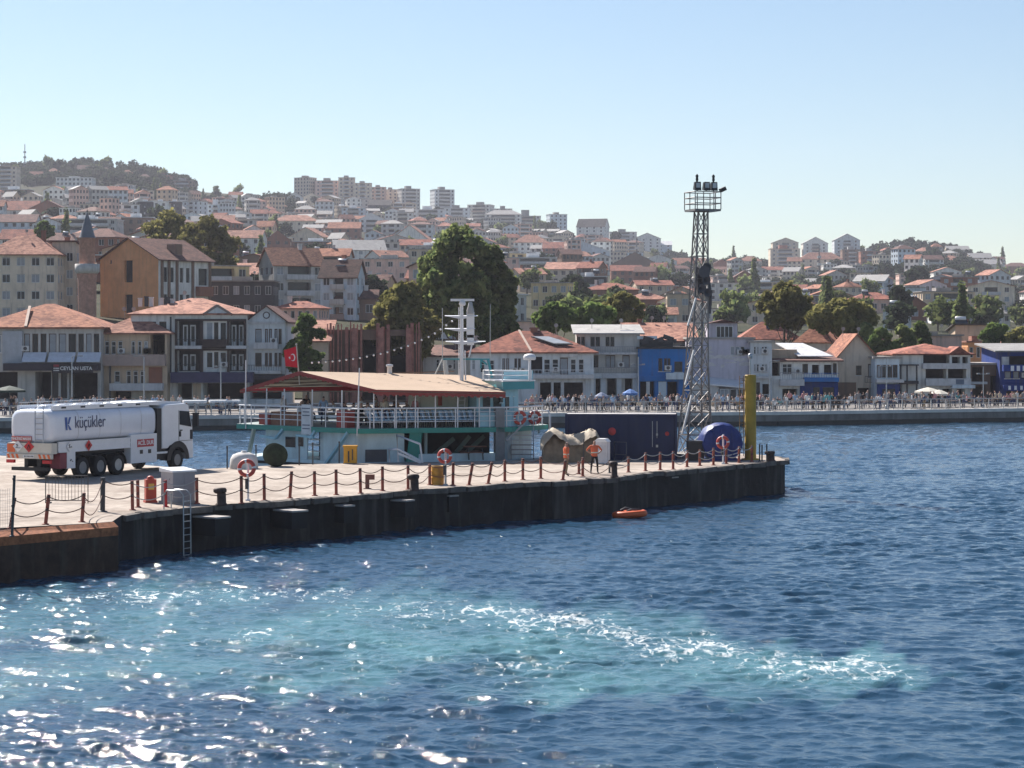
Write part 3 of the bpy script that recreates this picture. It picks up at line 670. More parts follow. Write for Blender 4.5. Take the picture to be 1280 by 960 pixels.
mb = MB(); pr = [(7.2, 3.46), (7.5, 3.60), (9.2, 3.62), (10.7, 3.56), (11.0, 3.44), (8.9, 3.40)]; n = len(pr)
mb._add([(x, -1.0, z) for x, z in pr] + [(x, 1.0, z) for x, z in pr], [list(range(n)), list(range(n, 2*n))] + [[i, (i+1) % n, n+(i+1) % n, n+i] for i in range(n)], 0)
mb.build("roof_deflector", TW, cabo)
mb = MB(); mb.box(8.45, -1.16, 1.1, 8.85, 1.16, 3.25); mb.box(8.3,-1.1,.6,9.4,1.1,1.2); mb.build("cab_gap_shade", BLACK, truck)  # shade of the gap behind the cab, put in as black blocks

# ------------------------------------------------------------------ posts, chains, bollards on the pier
POSTS = [ # top x, top y, foot x, foot y, colour, label
 (18, 594, 14, 671, 'd', "tall thin dark pole holding wire netting at the left end of the pier"),
 (19, 622, 11, 661, 'r', "leaning rusty chain post beside the tall thin pole at the left end"),
 (61, 618, 56, 656, 'r', "red chain post standing on the rusty steel strip left of the crowd barrier"),
 (105, 616, 101.5, 653, 'r', "red chain post standing on the rusty steel strip right of the crowd barrier"),
 (128.5, 597, 127.5, 640, 'd', "thick dark post without red paint in front of the tanker wheels"),
 (165, 601, 165, 638, 'r', "left one of the close pair of chain posts below the tanker cabinet"),
 (172, 600, 172, 634.5, 'r', "right one of the close pair of chain posts below the tanker cabinet"),
 (206.6, 600, 206.6, 634, 'b', "bright red dotted chain post before the grey electrical cabinet"),
 (213.5, 597, 213.5, 630, 'd', "dark chain post right behind the dotted red one at the grey cabinet"),
 (245.7, 597, 245.7, 630, 'r', "chain post directly right of the grey electrical cabinet"),
 (301.5, 594.5, 301.5, 629.6, 'r', "chain post directly left of the pole with the nearest lifebuoy"),
 (330, 592, 330, 626, 'r', "chain post directly right of the pole with the nearest lifebuoy"),
 (364.5, 589, 362, 623, 'r', "slightly leaning chain post below the dark cable reel"),
 (393, 588.7, 393, 620, 'r', "upright chain post between the slightly leaning one and the yellow bin"),
 (420, 586.7, 420, 619, 'r', "chain post standing just left of the small brown bracket, second from it"),
 (450, 585, 450.5, 617, 'r', "chain post next to the small brown bracket on its left"),
 (478, 583, 478, 614, 'r', "chain post right of the small brown bracket below the gangway frame"),
 (510, 581.6, 510, 612, 'r', "chain post touching the brown bollard near the yellow barrel"),
 (537, 580, 537, 606.5, 'r', "chain post directly left of the yellow barrel"),
 (566.6, 578, 566, 607, 'r', "chain post right of the yellow barrel and its lifebuoy pole"),
 (591, 578.6, 586, 606.8, 'r', "left one of the two strongly tilted chain posts below the picnic table"),
 (615, 577.6, 610, 605, 'r', "right one of the two strongly tilted chain posts below the picnic table"),
 (631, 575, 631, 602, 'r', "chain post right of the two tilted ones, left of the ferry steps"),
 (653.6, 573, 653.6, 600, 'r', "chain post in front of the ferry steps"),
 (676, 571, 676, 598.5, 'r', "chain post at the left corner of the tarpaulin covered boat"),
 (707, 575, 703.6, 600.2, 'r', "tilted chain post at the feet of the worker in shorts"),
 (723.7, 577, 723.7, 593, 'r', "short dull chain post between the two workers"),
 (728.5, 571.7, 728.5, 595.8, 'r', "chain post directly left of the worker in black trousers"),
 (762, 575, 762, 591.5, 'd', "dark chain post in front of the white hut cabinet"),
 (785.7, 571, 785.7, 590.6, 'r', "first chain post below the dark blue container from its left"),
 (807, 565.7, 807, 589, 'r', "second chain post below the dark blue container from its left"),
 (825.4, 565, 825.4, 587.8, 'r', "third chain post below the dark blue container from its left"),
 (841.6, 564, 841.6, 587, 'r', "chain post at the right corner of the dark blue container"),
 (859, 563, 859, 584, 'r', "chain post standing before the foot of the lighting tower"),
 (875, 562, 875, 582.5, 'r', "chain post at the left edge of the round blue cover"),
 (892, 560, 892, 581.8, 'r', "chain post before the blue cover, left of its lifebuoy"),
 (908, 559, 908, 580, 'r', "chain post before the blue cover, right of its lifebuoy"),
 (924, 558, 924, 578.8, 'r', "chain post at the right edge of the round blue cover"),
 (940, 557, 940, 577.5, 'r', "chain post at the foot of the yellow column"),
]
BRED = M("post_bright_red", (0.50, 0.03, 0.03), rough=.6, var=.2)
tops = []
for (tx, ty, bx, by, c, lab) in POSTS:
    b = G(bx, by, DZ); b.y += 0.12; t = P(tx, ty, b.y); t.y = b.y
    r_ = 0.07 if c != 'd' else 0.055
    if "thick" in lab: r_ = .10
    if "tall thin" in lab: r_ = .05
    mat_ = {'r': POSTRED, 'd': DSTEEL, 'b': BRED}[c]
    rel = t - b; rel.z = max(rel.z, .5)
    o = thing("chain_post", lab, "post", b, 0, "chain posts along the pier edge")
    mb = MB(); mb.tube([(0,0,0), rel], r_, 9); mb.build("shaft", mat_, o)
    mb = MB(); mb.lathe([(r_*2.0, 0), (r_*1.9, .03), (r_, .05)], 9, 0); mb.build("foot_plate", mat_, o)
    mb = MB(); mb.torus(rel*0.94 + Vector((0,-r_,0)), .05, .014, 0, 8, 4); mb.torus(rel*0.5 + Vector((0,-r_,0)), .05, .014, 0, 8, 4); mb.build("ring", DSTEEL, o)
    tops.append((b, b + rel, lab))
CHW = M("chain_pale", (0.42, 0.40, 0.38), rough=.6, var=.2); CHR = M("chain_rusty", (0.15, 0.08, 0.06), rough=.8, var=.3)
order = [1,2,3,4,5,7,9,10,11,12,13,14,15,16,17,18,19,20,21,22,23,24,25,27,28,29,30,31,32,33,34,35,36,37,38]
def swag(a, b, sag, n=9):
    out = []
    for i in range(n+1):
        t = i/n; p = a + (b-a)*t; p = p - Vector((0, 0, sag*4*t*(1-t))); out.append(p)
    return out
def shorten(l):
    return l
for i, j in zip(order[:-1], order[1:]):
    for lev, fr_ in (("upper", .93), ("lower", .5)):
        if lev == "lower" and i >= 28 and (i % 2): continue
        a = tops[i][0] + (tops[i][1]-tops[i][0])*fr_; b = tops[j][0] + (tops[j][1]-tops[j][0])*fr_
        a = a + Vector((0,-.08,0)); b = b + Vector((0,-.08,0)); o0 = (a+b)/2
        mb = MB(); mb.tube([p - o0 for p in swag(a, b, .10*(b-a).length + .04*rnd.random())], .02 if i < 28 else .024, 5)
        o = mb.build("barrier_chain", CHR if i < 28 and i not in (5, 7) else CHW); o.location = o0
        px = px_of(o0)
        where = ("left of the grey cabinet" if px < 200 else "by the grey cabinet" if px < 290 else "below the ferry's stern" if px < 480 else "near the yellow barrel" if px < 600 else "below the ferry steps" if px < 690 else "by the two workers" if px < 775 else "before the blue container" if px < 850 else "before the round blue cover")
        tag(o, ("pale" if not (i < 28 and i not in (5, 7)) else "rusty") + " " + lev + " sagging chain " + where, "chain", "sagging chains between the pier posts")

BOLL = M("bollard_rust_black", (0.06, 0.035, 0.028), rough=.7, var=.5, scale=4)
for (pa, pb, yt, yb, lab) in [(269, 284, 610, 632, "rusty mushroom bollard right of the grey electrical cabinet"), (511, 525, 593, 614, "rusty mushroom bollard left of the yellow barrel"), (763, 773, 577, 597, "rusty mushroom bollard beside the white hut cabinet"), (958, 970, 564, 577, "dark mushroom bollard at the far tip of the pier")]:
    c = G((pa+pb)/2, yb, DZ); c.y += .1; s = F/c.y; h = (yb-yt)/s; r_ = (pb-pa)/s*.42
    o = thing("mooring_bollard", lab, "bollard", c, 0, "mooring bollards on the pier edge")
    mb = MB(); mb.lathe([(r_*1.25,0),(r_*1.2,.06),(r_*.95,.1),(r_*.88,h*.7)], 14); mb.build("body", BOLL, o)
    mb = MB(); mb.lathe([(r_*.9,h*.68),(r_*1.3,h*.76),(r_*1.35,h*.9),(r_*1.1,h),(0,h*1.02)], 14, 0, (-r_*.3,0,0)); mb.build("head", BOLL, o)

# lifebuoys on poles
def lifebuoy(parent, c, Rr, r, name="ring"):
    mb = MB(); mb.torus(c, Rr, r, 0, 24, 7, 'y', mod=lambda i: i % 6 == 0); return mb.build(name, [M("lifebuoy_red", (0.50, 0.07, 0.05), rough=.5), WHITE], parent)
for (px, yt, yb, cy, rad, lab, pole) in [(310, 573, 626, 585, 11, "faded lifebuoy on a pale pole nearest the grey cabinet", WHITE), (557, 561, 607, 570, 9, "orange lifebuoy on a grey pole behind the yellow barrel", STEEL), (904, 543, 580, 553, 8, "lifebuoy on a pole in front of the round blue cover", WHITE)]:
    b = G(px, yb, DZ); s = F/b.y
    o = thing("lifebuoy_pole", lab, "lifebuoy", b, 0, "lifebuoy stations on the pier")
    mb = MB(); mb.tube([(0,0,0),(0,0,(yb-yt)/s)], .05, 8); mb.tube([(-.1,0,.01),(.1,0,.01)], .08, 6); mb.build("pole", pole, o)
    lifebuoy(o, (-.03*rad/8, -.12, (yb-cy)/s), rad/s*.82, rad/s*.24)
    mb = MB(); mb.box(-.11, -.12, .5, .02, .1, .95); mb.build("rope_box", DSTEEL, o)

# grey electrical cabinet and red extinguisher cabinet
c = G(218, 631, DZ); c.y += 1.0; s = F/c.y
o = thing("electrical_cabinet", "grey metal electrical cabinet with a pale sloped lid on the pier edge", "cabinet", c, R(38))
w, d, h = 1.05, 1.0, 1.32
mb = MB(); mb.box(-w/2, -d/2, .1, w/2, d/2, h); mb.build("body", M("cabinet_grey", (0.33, 0.32, 0.34), rough=.5, var=.1, stain=.2), o)
mb = MB(); mb._add([(-w/2-.06,-d/2-.06,h),(w/2+.06,-d/2-.06,h),(w/2+.06,d/2+.06,h),(-w/2-.06,d/2+.06,h),(-w/2-.06,-d/2-.06,h+.07),(w/2+.06,-d/2-.06,h+.07),(w/2+.06,d/2+.06,h+.16),(-w/2-.06,d/2+.06,h+.16)], [[0,1,2,3],[4,5,6,7],[0,1,5,4],[1,2,6,5],[2,3,7,6],[3,0,4,7]], 0); mb.build("lid", WHITE, o)
mb = MB(); mb.box(-w/2+.05, -d/2-.015, .18, -.01, -d/2-.002, h-.08); mb.box(.01, -d/2-.015, .18, w/2-.05, -d/2-.002, h-.08); mb.box(-.12,-d/2-.04,.7,-.06,-d/2-.014,.85); mb.build("door", M("cabinet_grey_door", (0.30, 0.29, 0.31), rough=.5, var=.1), o)
mb = MB(); mb.box(-w/2-.08, -d/2-.08, 0, w/2+.08, d/2+.08, .1); mb.build("plinth", CONC, o)
c = G(188, 628, DZ); o = thing("extinguisher_cabinet", "red fire extinguisher cabinet with a yellow notice beside the grey cabinet", "fire cabinet", c, R(20))
mb = MB(); mb.box(-.22,-.2,.08,.22,.2,.98); mb.lathe([(.16,.98),(.14,1.08),(.05,1.12),(0,1.12)],10); mb.box(-.26,-.24,0,.26,.24,.08); mb.build("body", M("extinguisher_red_orange", (0.42, 0.06, 0.035), rough=.5), o)
mb = MB(); mb.box(-.12,-.215,.55,.12,-.202,.80); mb.build("notice", M("notice_yellow", (0.65, 0.42, 0.10), rough=.6), o)

# crowd barrier
a, b = G(57, 629, DZ), G(110, 629, DZ); o = thing("crowd_barrier", "dark steel crowd control barrier standing below the tanker", "barrier", (a+b)/2)
L_ = (b-a).length; mb = MB()
for z in (.12, 1.15): mb.tube([(-L_/2,0,z),(L_/2,0,z)], .022, 6)
for x in (-L_/2, L_/2): mb.tube([(x,0,0),(x,0,1.15)], .022, 6)
for i in range(1, 13): mb.tube([(-L_/2+L_*i/13,0,.12),(-L_/2+L_*i/13,0,1.15)], .011, 5)
mb.build("frame", DSTEEL, o)
for x in (-L_/2*.8, L_/2*.8):
    mb = MB(); mb.tube([(x,-.35,.02),(x,.35,.02)], .025, 6); mb.tube([(x,0,0),(x,0,.14)], .02, 6); mb.build("foot", DSTEEL, o)
# wire netting at the far left
a, b = G(-40, 668, DZ), G(14, 662, DZ); o = thing("wire_netting", "fine wire netting stretched beside the tall pole at the left edge", "netting", a)
mb = MB(); v = b - a; L_ = v.length; u = v / L_
for i in range(int(L_/.12)+1): mb.tube([u*(i*.12), u*(i*.12)+Vector((0,0,1.5))], .005, 3, caps=False)
for i in range(13): mb.tube([Vector((0,0,i*.12)), v+Vector((0,0,i*.12))], .005, 3, caps=False)
mb.build("net", M("netting_wire", (0.35, 0.33, 0.32), rough=.6, metal=.3), o)
# pier ladder
b = G(227, 637, DZ); dd = (G(232,635,DZ)-G(152,644,DZ)).normalized(); o = thing("pier_ladder", "pale metal ladder hanging down the dark pier wall below the cabinet", "ladder", b, math.atan2(dd.y, dd.x)); mb = MB()
for x in (-.24, .24): mb.tube([(x,.7,0),(x,.7,.62),(x,.55,.78),(x,-.05,.78),(x,-.26,.6),(x,-.28,-1.95)], .028, 6)
mb.build("rails", STEEL, o); mb = MB()
for i in range(9): mb.tube([(-.24,-.28,.35-i*.27),(.24,-.28,.35-i*.27)], .02, 6)
mb.build("rungs", STEEL, o)

# yellow barrel, yellow bin, brown bracket, white tank, cable reel
b = G(547, 606, DZ); o = thing("barrel", "dirty yellow oil barrel on the pier edge below the lifebuoy", "barrel", b)
mb = MB(); mb.lathe([(.30,0),(.31,.03),(.30,.06),(.30,.28),(.32,.31),(.30,.34),(.30,.60),(.32,.63),(.30,.66),(.31,.88),(.30,.90),(.27,.90),(.27,.86),(0,.86)], 20); mb.build("body", M("barrel_yellow", (0.50, 0.26, 0.03), rough=.6, var=.3, scale=3, stain=.4), o)
b = G(438, 579.5, DZ); o = thing("waste_bin", "orange yellow plastic container standing before the ferry stern", "bin", b); Y_ = M("bin_yellow", (0.62, 0.30, 0.02), rough=.45, var=.15)
mb = MB(); mb.prism([(-.36,-.25),(.36,-.25),(.36,.25),(-.36,.25)], .03, .92); mb.tube([(-.36,-.25,.02),(-.36,.25,.02)],.03,6); bo = mb.build("body", Y_, o); bo.modifiers.new("e",'BEVEL').width=.07
mb = MB(); mb.prism([(-.40,-.28),(.40,-.28),(.40,.28),(-.40,.28)], .90, 1.0); mb.build("lid", Y_, o)
mb = MB(); mb.box(.1,-.28,.2,.16,-.252,.8); mb.box(-.12,-.28,.1,-.04,-.252,.7); mb.build("grime_strip", DSTEEL, o)
b = G(460, 611, DZ); o = thing("steel_bracket", "small brown steel bracket bolted upright to the pier deck", "bracket", b)
mb = MB(); mb.box(-.12,-.1,0,.06,.1,.62); mb.box(-.12,-.12,.42,.3,.12,.66); mb.box(-.2,-.15,0,.15,.15,.03); mb.build("body", M("bracket_brown", (0.16,0.07,0.055), rough=.8, var=.3), o)
b = G(304, 586, DZ); b.y += .3; o = thing("white_tank", "white rounded water tank standing at the pier edge below the ferry stern", "tank", b)
mb = MB(); mb.lathe([(.74,0),(.76,.1),(.72,.5),(.6,.72),(.3,.84),(.15,.86),(.15,.93),(0,.93)], 20); bo = mb.build("body", OFFWHITE, o)
for px in (284, 320, 374, 391, 424): 
    b = G(px, 586-(px-284)*.05, DZ); o = thing("guard_post", "thin dark guard post at the back edge of the pier", "post", b, 0, "thin dark posts along the back edge of the pier")
    mb = MB(); mb.tube([(0,0,0),(0,0,1.15)], .04, 6); mb.build("shaft", DSTEEL, o); mb = MB(); mb.tube([(0,0,1.13),(0,0,1.2)], .06, 6); mb.build("cap", DSTEEL, o)
b = G(344, 583, DZ); o = thing("cable_reel", "dark green cable reel wrapped in netting before the ferry stern", "cable reel", b, R(12))
DG = M("reel_dark_green", (0.025, 0.035, 0.018), rough=.9, var=.5, scale=5, bump=.5)
for y in (-.5, .5):
    mb = MB(); mb.lathe([(0,y-.04),(.62,y-.04),(.62,y+.04),(0,y+.04)], 22, 0, (0,0,.62), 'y'); mb.build("flange", DG, o)
mb = MB(); mb.lathe([(.48,-.46),(.52,-.2),(.50,.1),(.53,.3),(.47,.46)], 20, 0, (0,0,.62), 'y'); mb.build("wound_cable", DG, o)

# gangway frame, picnic table, steps
def gframe():
    b = G(516, 578.5, DZ); s = F/b.y; o = thing("gangway", "white tubular gangway frame parked in front of the car deck opening", "gangway", b, R(4))
    def q(px, py, dy=0): return ((px-516)/s, dy, (578.5-py)/s)
    mb = MB()
    for dy in (-.45, .45):
        mb.tube([q(498,577,dy), q(496,544,dy), q(525,555,dy), q(528,578,dy)], .05, 7)
    mb.build("side_rail", WHITE, o)
    mb = MB()
    for dy in (-.45, .45): mb.tube([q(487,577,dy), q(486,562,dy), q(497,561,dy), q(527,577,dy)], .05, 7); mb.beam(q(497,566,dy), q(526,578,dy), .05, .12)
    mb.build("ramp_frame", WHITE, o); mb = MB()
    for t in range(8): mb.beam(q(499+t*3.6,565.5+t*1.6,-.45), q(499+t*3.6,565.5+t*1.6,.45), .12, .04)
    mb.build("tread", M("tread_grey", (.42,.42,.43)), o)
gframe()
b = G(587, 574.5, DZ); o = thing("picnic_table", "brown wooden picnic table with attached bench beside the ferry", "table", b, R(6)); WOODT = M("table_wood", (0.20,0.09,0.06), rough=.7, var=.3, scale=4)
mb = MB(); mb.box(-.35,-.4,.72,.95,.4,.77); mb.build("tabletop", WOODT, o)
mb = MB(); mb.box(-.6,-.95,.42,.7,-.68,.46); mb.box(-.6,.68,.42,.7,.95,.46); mb.build("bench", WOODT, o)
for x in (-.1, .7):
    mb = MB(); mb.beam((x,-.75,.03),(x,-.2,.72),.07,.05); mb.beam((x,.75,.03),(x,.2,.72),.07,.05); mb.beam((x,-.85,.40),(x,.85,.40),.07,.05); mb.build("leg", DSTEEL, o)
b = G(653, 574, DZ); b.y += .2; o = thing("boarding_steps", "grey metal boarding steps leading up to the ferry bow", "steps", b, R(0)); s = F/b.y
for i in range(5):
    mb = MB(); mb.box(-.62,.1+i*.28,.22+i*.26,.62,.4+i*.28,.27+i*.26); mb.build("step", WHITE if i > 2 else M("step_grey",(.35,.35,.36)), o)
mb = MB()
for x in (-.64,.64): mb.beam((x,.1,0),(x,1.5,1.35),.06,.18); mb.tube([(x,.15,.2),(x,.15,1.1),(x,1.5,2.3)],.025,6)
mb.build("handrail", STEEL, o)

# tarpaulin covered boat, white hut, workers, container, frame
def tarp():
    c = G(715, 577, DZ); s = F/c.y; o = thing("covered_boat", "boat under a crumpled beige tarpaulin on the pier", "covered boat", c, R(0))
    xs = np.linspace(-1.72, 1.75, 40); ys = np.linspace(-1.0, 1.3, 22); r2 = np.random.RandomState(5)
    top = np.interp(xs, [-1.75,-1.5,-1.05,-.75,-.3,.1,.5,.95,1.3,1.5,1.75], [1.05,1.5,1.80,1.62,1.42,1.40,1.52,1.72,1.62,1.25,.75])
    mb = MB(); V = []
    for i, x in enumerate(xs):
        for j, y in enumerate(ys):
            t = (y - ys[0])/(ys[-1]-ys[0]); prof = math.sin(math.pi*min(1, max(0, t)))**.35 if 0 < t < 1 else 0
            wr = .07*math.sin(x*7+y*5)+.06*math.sin(x*13-y*9+1)+.05*r2.randn()
            edge = min(1, (x-xs[0])/.12, (xs[-1]-x)/.12)
            z = (top[i]+wr)*prof*max(edge, .0) if edge < 1 else (top[i]+wr)*prof
            V.append((x, y + .05*math.sin(x*9), max(z, 0.0)))
    nj = len(ys); mb._add(V, [[i*nj+j, (i+1)*nj+j, (i+1)*nj+j+1, i*nj+j+1] for i in range(len(xs)-1) for j in range(nj-1)], 0, True)
    mb.build("lower_tarpaulin", M("tarp_olive_brown", (0.20, 0.155, 0.11), rough=.85, var=.25, scale=2.5, bump=.5, bscale=6), o)
    mb = MB(); V = []; ys2 = np.linspace(-1.06, 1.36, 16)
    for i, x in enumerate(xs):
        for j, y in enumerate(ys2):
            t = j/(len(ys2)-1)
            low = top[i] - .42 - .16*math.sin(x*3.1+.6) if 0 < i < len(xs)-1 else top[i]-.5
            z = top[i] + .06 + .07*math.sin(x*8+j*.9)*math.sin(x*3+1)+.016*r2.randn() - (max(0, .32-t)/.32)**1.6*(top[i]-max(low,.25)) - (max(0, t-.7)/.3)**1.6*.6
            V.append((x*1.02, y + .04*math.sin(x*11+j), z))
    nj = len(ys2); mb._add(V, [[i*nj+j, (i+1)*nj+j, (i+1)*nj+j+1, i*nj+j+1] for i in range(len(xs)-1) for j in range(nj-1)], 0, True)
    mb.build("upper_tarpaulin", M("tarp_beige", (0.42, 0.35, 0.265), rough=.8, var=.2, scale=2, bump=.5, bscale=5), o)
    mb = MB(); mb.beam((.62,-1.12,0),(.62,-1.06,1.3),.06); mb.beam((1.0,-1.12,0),(1.35,-1.05,1.2),.05); mb.build("strut", DSTEEL, o)
tarp()
c = G(753, 580, DZ); o = thing("hut_cabinet", "white cabinet with a small gabled top between worker and container", "cabinet", c, R(-18))
mb = MB(); mb.box(-.48,-.4,.05,.48,.4,1.45); mb.v = [(x*.72,y*.8,z*.84) for x,y,z in mb.v]; mb.build("body", M("hut_white", (0.60,0.60,0.63), rough=.5, stain=.2), o)
mb = MB(); mb._add([(-.54,-.46,1.45),(.54,-.46,1.45),(.54,.46,1.45),(-.54,.46,1.45),(-.3,-.46,1.66),(.3,-.46,1.66),(.3,.46,1.66),(-.3,.46,1.66)],[[0,1,5,4],[3,2,6,7],[4,5,6,7],[0,4,7,3],[1,2,6,5],[0,1,2,3]],0); mb.v = [(x*.72,y*.8,z*.84) for x,y,z in mb.v]; mb.build("roof", WHITE, o)
mb = MB(); mb.box(-.36,-.415,.2,.36,-.402,1.25); mb.box(.2,-.44,.65,.26,-.414,.8); mb.v = [(x*.72,y*.8,z*.84) for x,y,z in mb.v]; mb.build("door", M("hut_door", (0.52,0.52,0.55), rough=.5), o)
# two workers
VEST = M("vest_orange", (0.80, 0.15, 0.06), rough=.7, var=.1); REFL = M("reflective_band", (0.70, 0.68, 0.55), rough=.4)
def vest(p):
    mb = MB(); K = 16
    rings = [(.90,.165,.135),(1.05,.165,.135),(1.2,.185,.145),(1.36,.205,.155),(1.46,.16,.11)]
    V = []
    for z, a, b in rings:
        for k in range(K): t = 2*math.pi*k/K; V.append((a*math.cos(t), b*math.sin(t)+.005, z))
    mb._add(V, [[i*K+j, i*K+(j+1)%K, (i+1)*K+(j+1)%K, (i+1)*K+j] for i in range(len(rings)-1) for j in range(K)], 0, True)
    v = mb.build("vest", VEST, p); mb = MB(); V = []
    for z in (1.06, 1.12):
        for k in range(K): t = 2*math.pi*k/K; V.append((.178*math.cos(t), .146*math.sin(t)+.005, z))
    mb._add(V, [[j, (j+1)%K, K+(j+1)%K, K+j] for j in range(K)], 0); mb.build("reflective_stripe", REFL, v)
b = G(708, 595, DZ); w1 = person('stand', b, R(95), 'orange', 'khaki', "worker in orange vest and khaki trousers looking right beside the tarpaulin", None); vest(w1)
b = G(743, 592.5, DZ); w2 = person('akimbo', b, R(12), 'orange', 'black', "worker in orange vest and black trousers facing the water by the white cabinet", None); vest(w2)

def container():
    A = Vector((3.0, 126.6, DZ)); B = Vector((9.30, 126.15, DZ)); d = (B-A); L_ = d.length; ang = math.atan2(d.y, d.x)
    o = thing("shipping_container", "dark navy blue shipping container standing on the pier", "container", A, ang)
    NV = M("container_navy", (0.006, 0.015, 0.062), rough=.55, var=.15, stain=.12); wd, h = 2.4, 2.6
    mb = MB(); n = int(L_/.14)
    for side, y in ((1, 0), (-1, wd)):
        pts = []
        for i in range(n+1):
            pts.append((L_*i/n, y + side*(.035 if i % 4 in (0, 1) else 0.0)))
        for p, q in zip(pts[:-1], pts[1:]): mb.quad((p[0],p[1],.15),(q[0],q[1],.15),(q[0],q[1],h-.12),(p[0],p[1],h-.12))
    mb.box(.0,.06,.1,.05,wd-.06,h-.1); mb.box(L_-.05,.06,.1,L_,wd-.06,h-.1)
    mb.build("side_panels", NV, o, fix=False)
    mb = MB(); mb.box(0,-.03,0,L_,.1,.16); mb.box(0,-.03,h-.13,L_,.1,h); mb.box(0,wd-.1,0,L_,wd+.03,.16); mb.box(0,wd-.1,h-.13,L_,wd+.03,h)
    for x in (0, L_-.14):
        for y in (-.04, wd-.1): mb.box(x,y,0,x+.14,y+.14,h+.005)
    mb.build("frame", NV, o)
    mb = MB(); mb.box(.05,.05,h-.08,L_-.05,wd-.05,h-.02); mb.build("roof", M("container_roof_sunlit", (0.42,0.40,0.40), rough=.7, var=.2, stain=.3), o)  # sunlit look of the top put into a pale roof colour
    x0 = L_*.78; mb = MB(); mb.box(L_*.60,-.055,.22,L_*.97,-.035,h-.2); dr_ = mb.build("door", NV, o)
    mb = MB()
    for x in (x0, x0+.26): mb.tube([(x,-.075,.75 if x == x0 else 1.25),(x,-.075,2.2)], .02, 6); 
    mb.cbox((x0+.26,-.08,.8),(.12,.03,.14)); mb.cbox((x0+.26,-.08,1.45),(.1,.03,.12)); mb.build("locking_bar", STEEL, dr_)
    for x, z, r_ in ((L_*.42, 1.62, .22), (L_*.91, 1.5, .12)):
        mb = MB(); mb.lathe([(0,-.062),(r_,-.062),(r_,-.05),(0,-.05)], 18, 0, (x,0,z), 'y'); mb.build("red_emblem", M("emblem_faded_red", (0.48,0.05,0.05) if r_ > .2 else (0.16,0.03,0.06), rough=.6, var=.3), o)
container()
b = G(776, 576, DZ); s = F/b.y; o = thing("metal_frame", "small grey tubular frame standing against the blue container", "frame", b, R(-38)); mb = MB()
mb.tube([(-.45,0,0),(-.45,0,1.05),(.38,0,1.05),(.38,0,0)], .03, 6); mb.tube([(-.45,0,.35),(.38,0,.35)], .025, 6); mb.build("frame", M("frame_dull", (.12,.12,.14)), o)
mb = MB(); mb.tube([(.38,0,.35),(.38,-.5,.02)], .025, 6); mb.build("prop", DSTEEL, o)

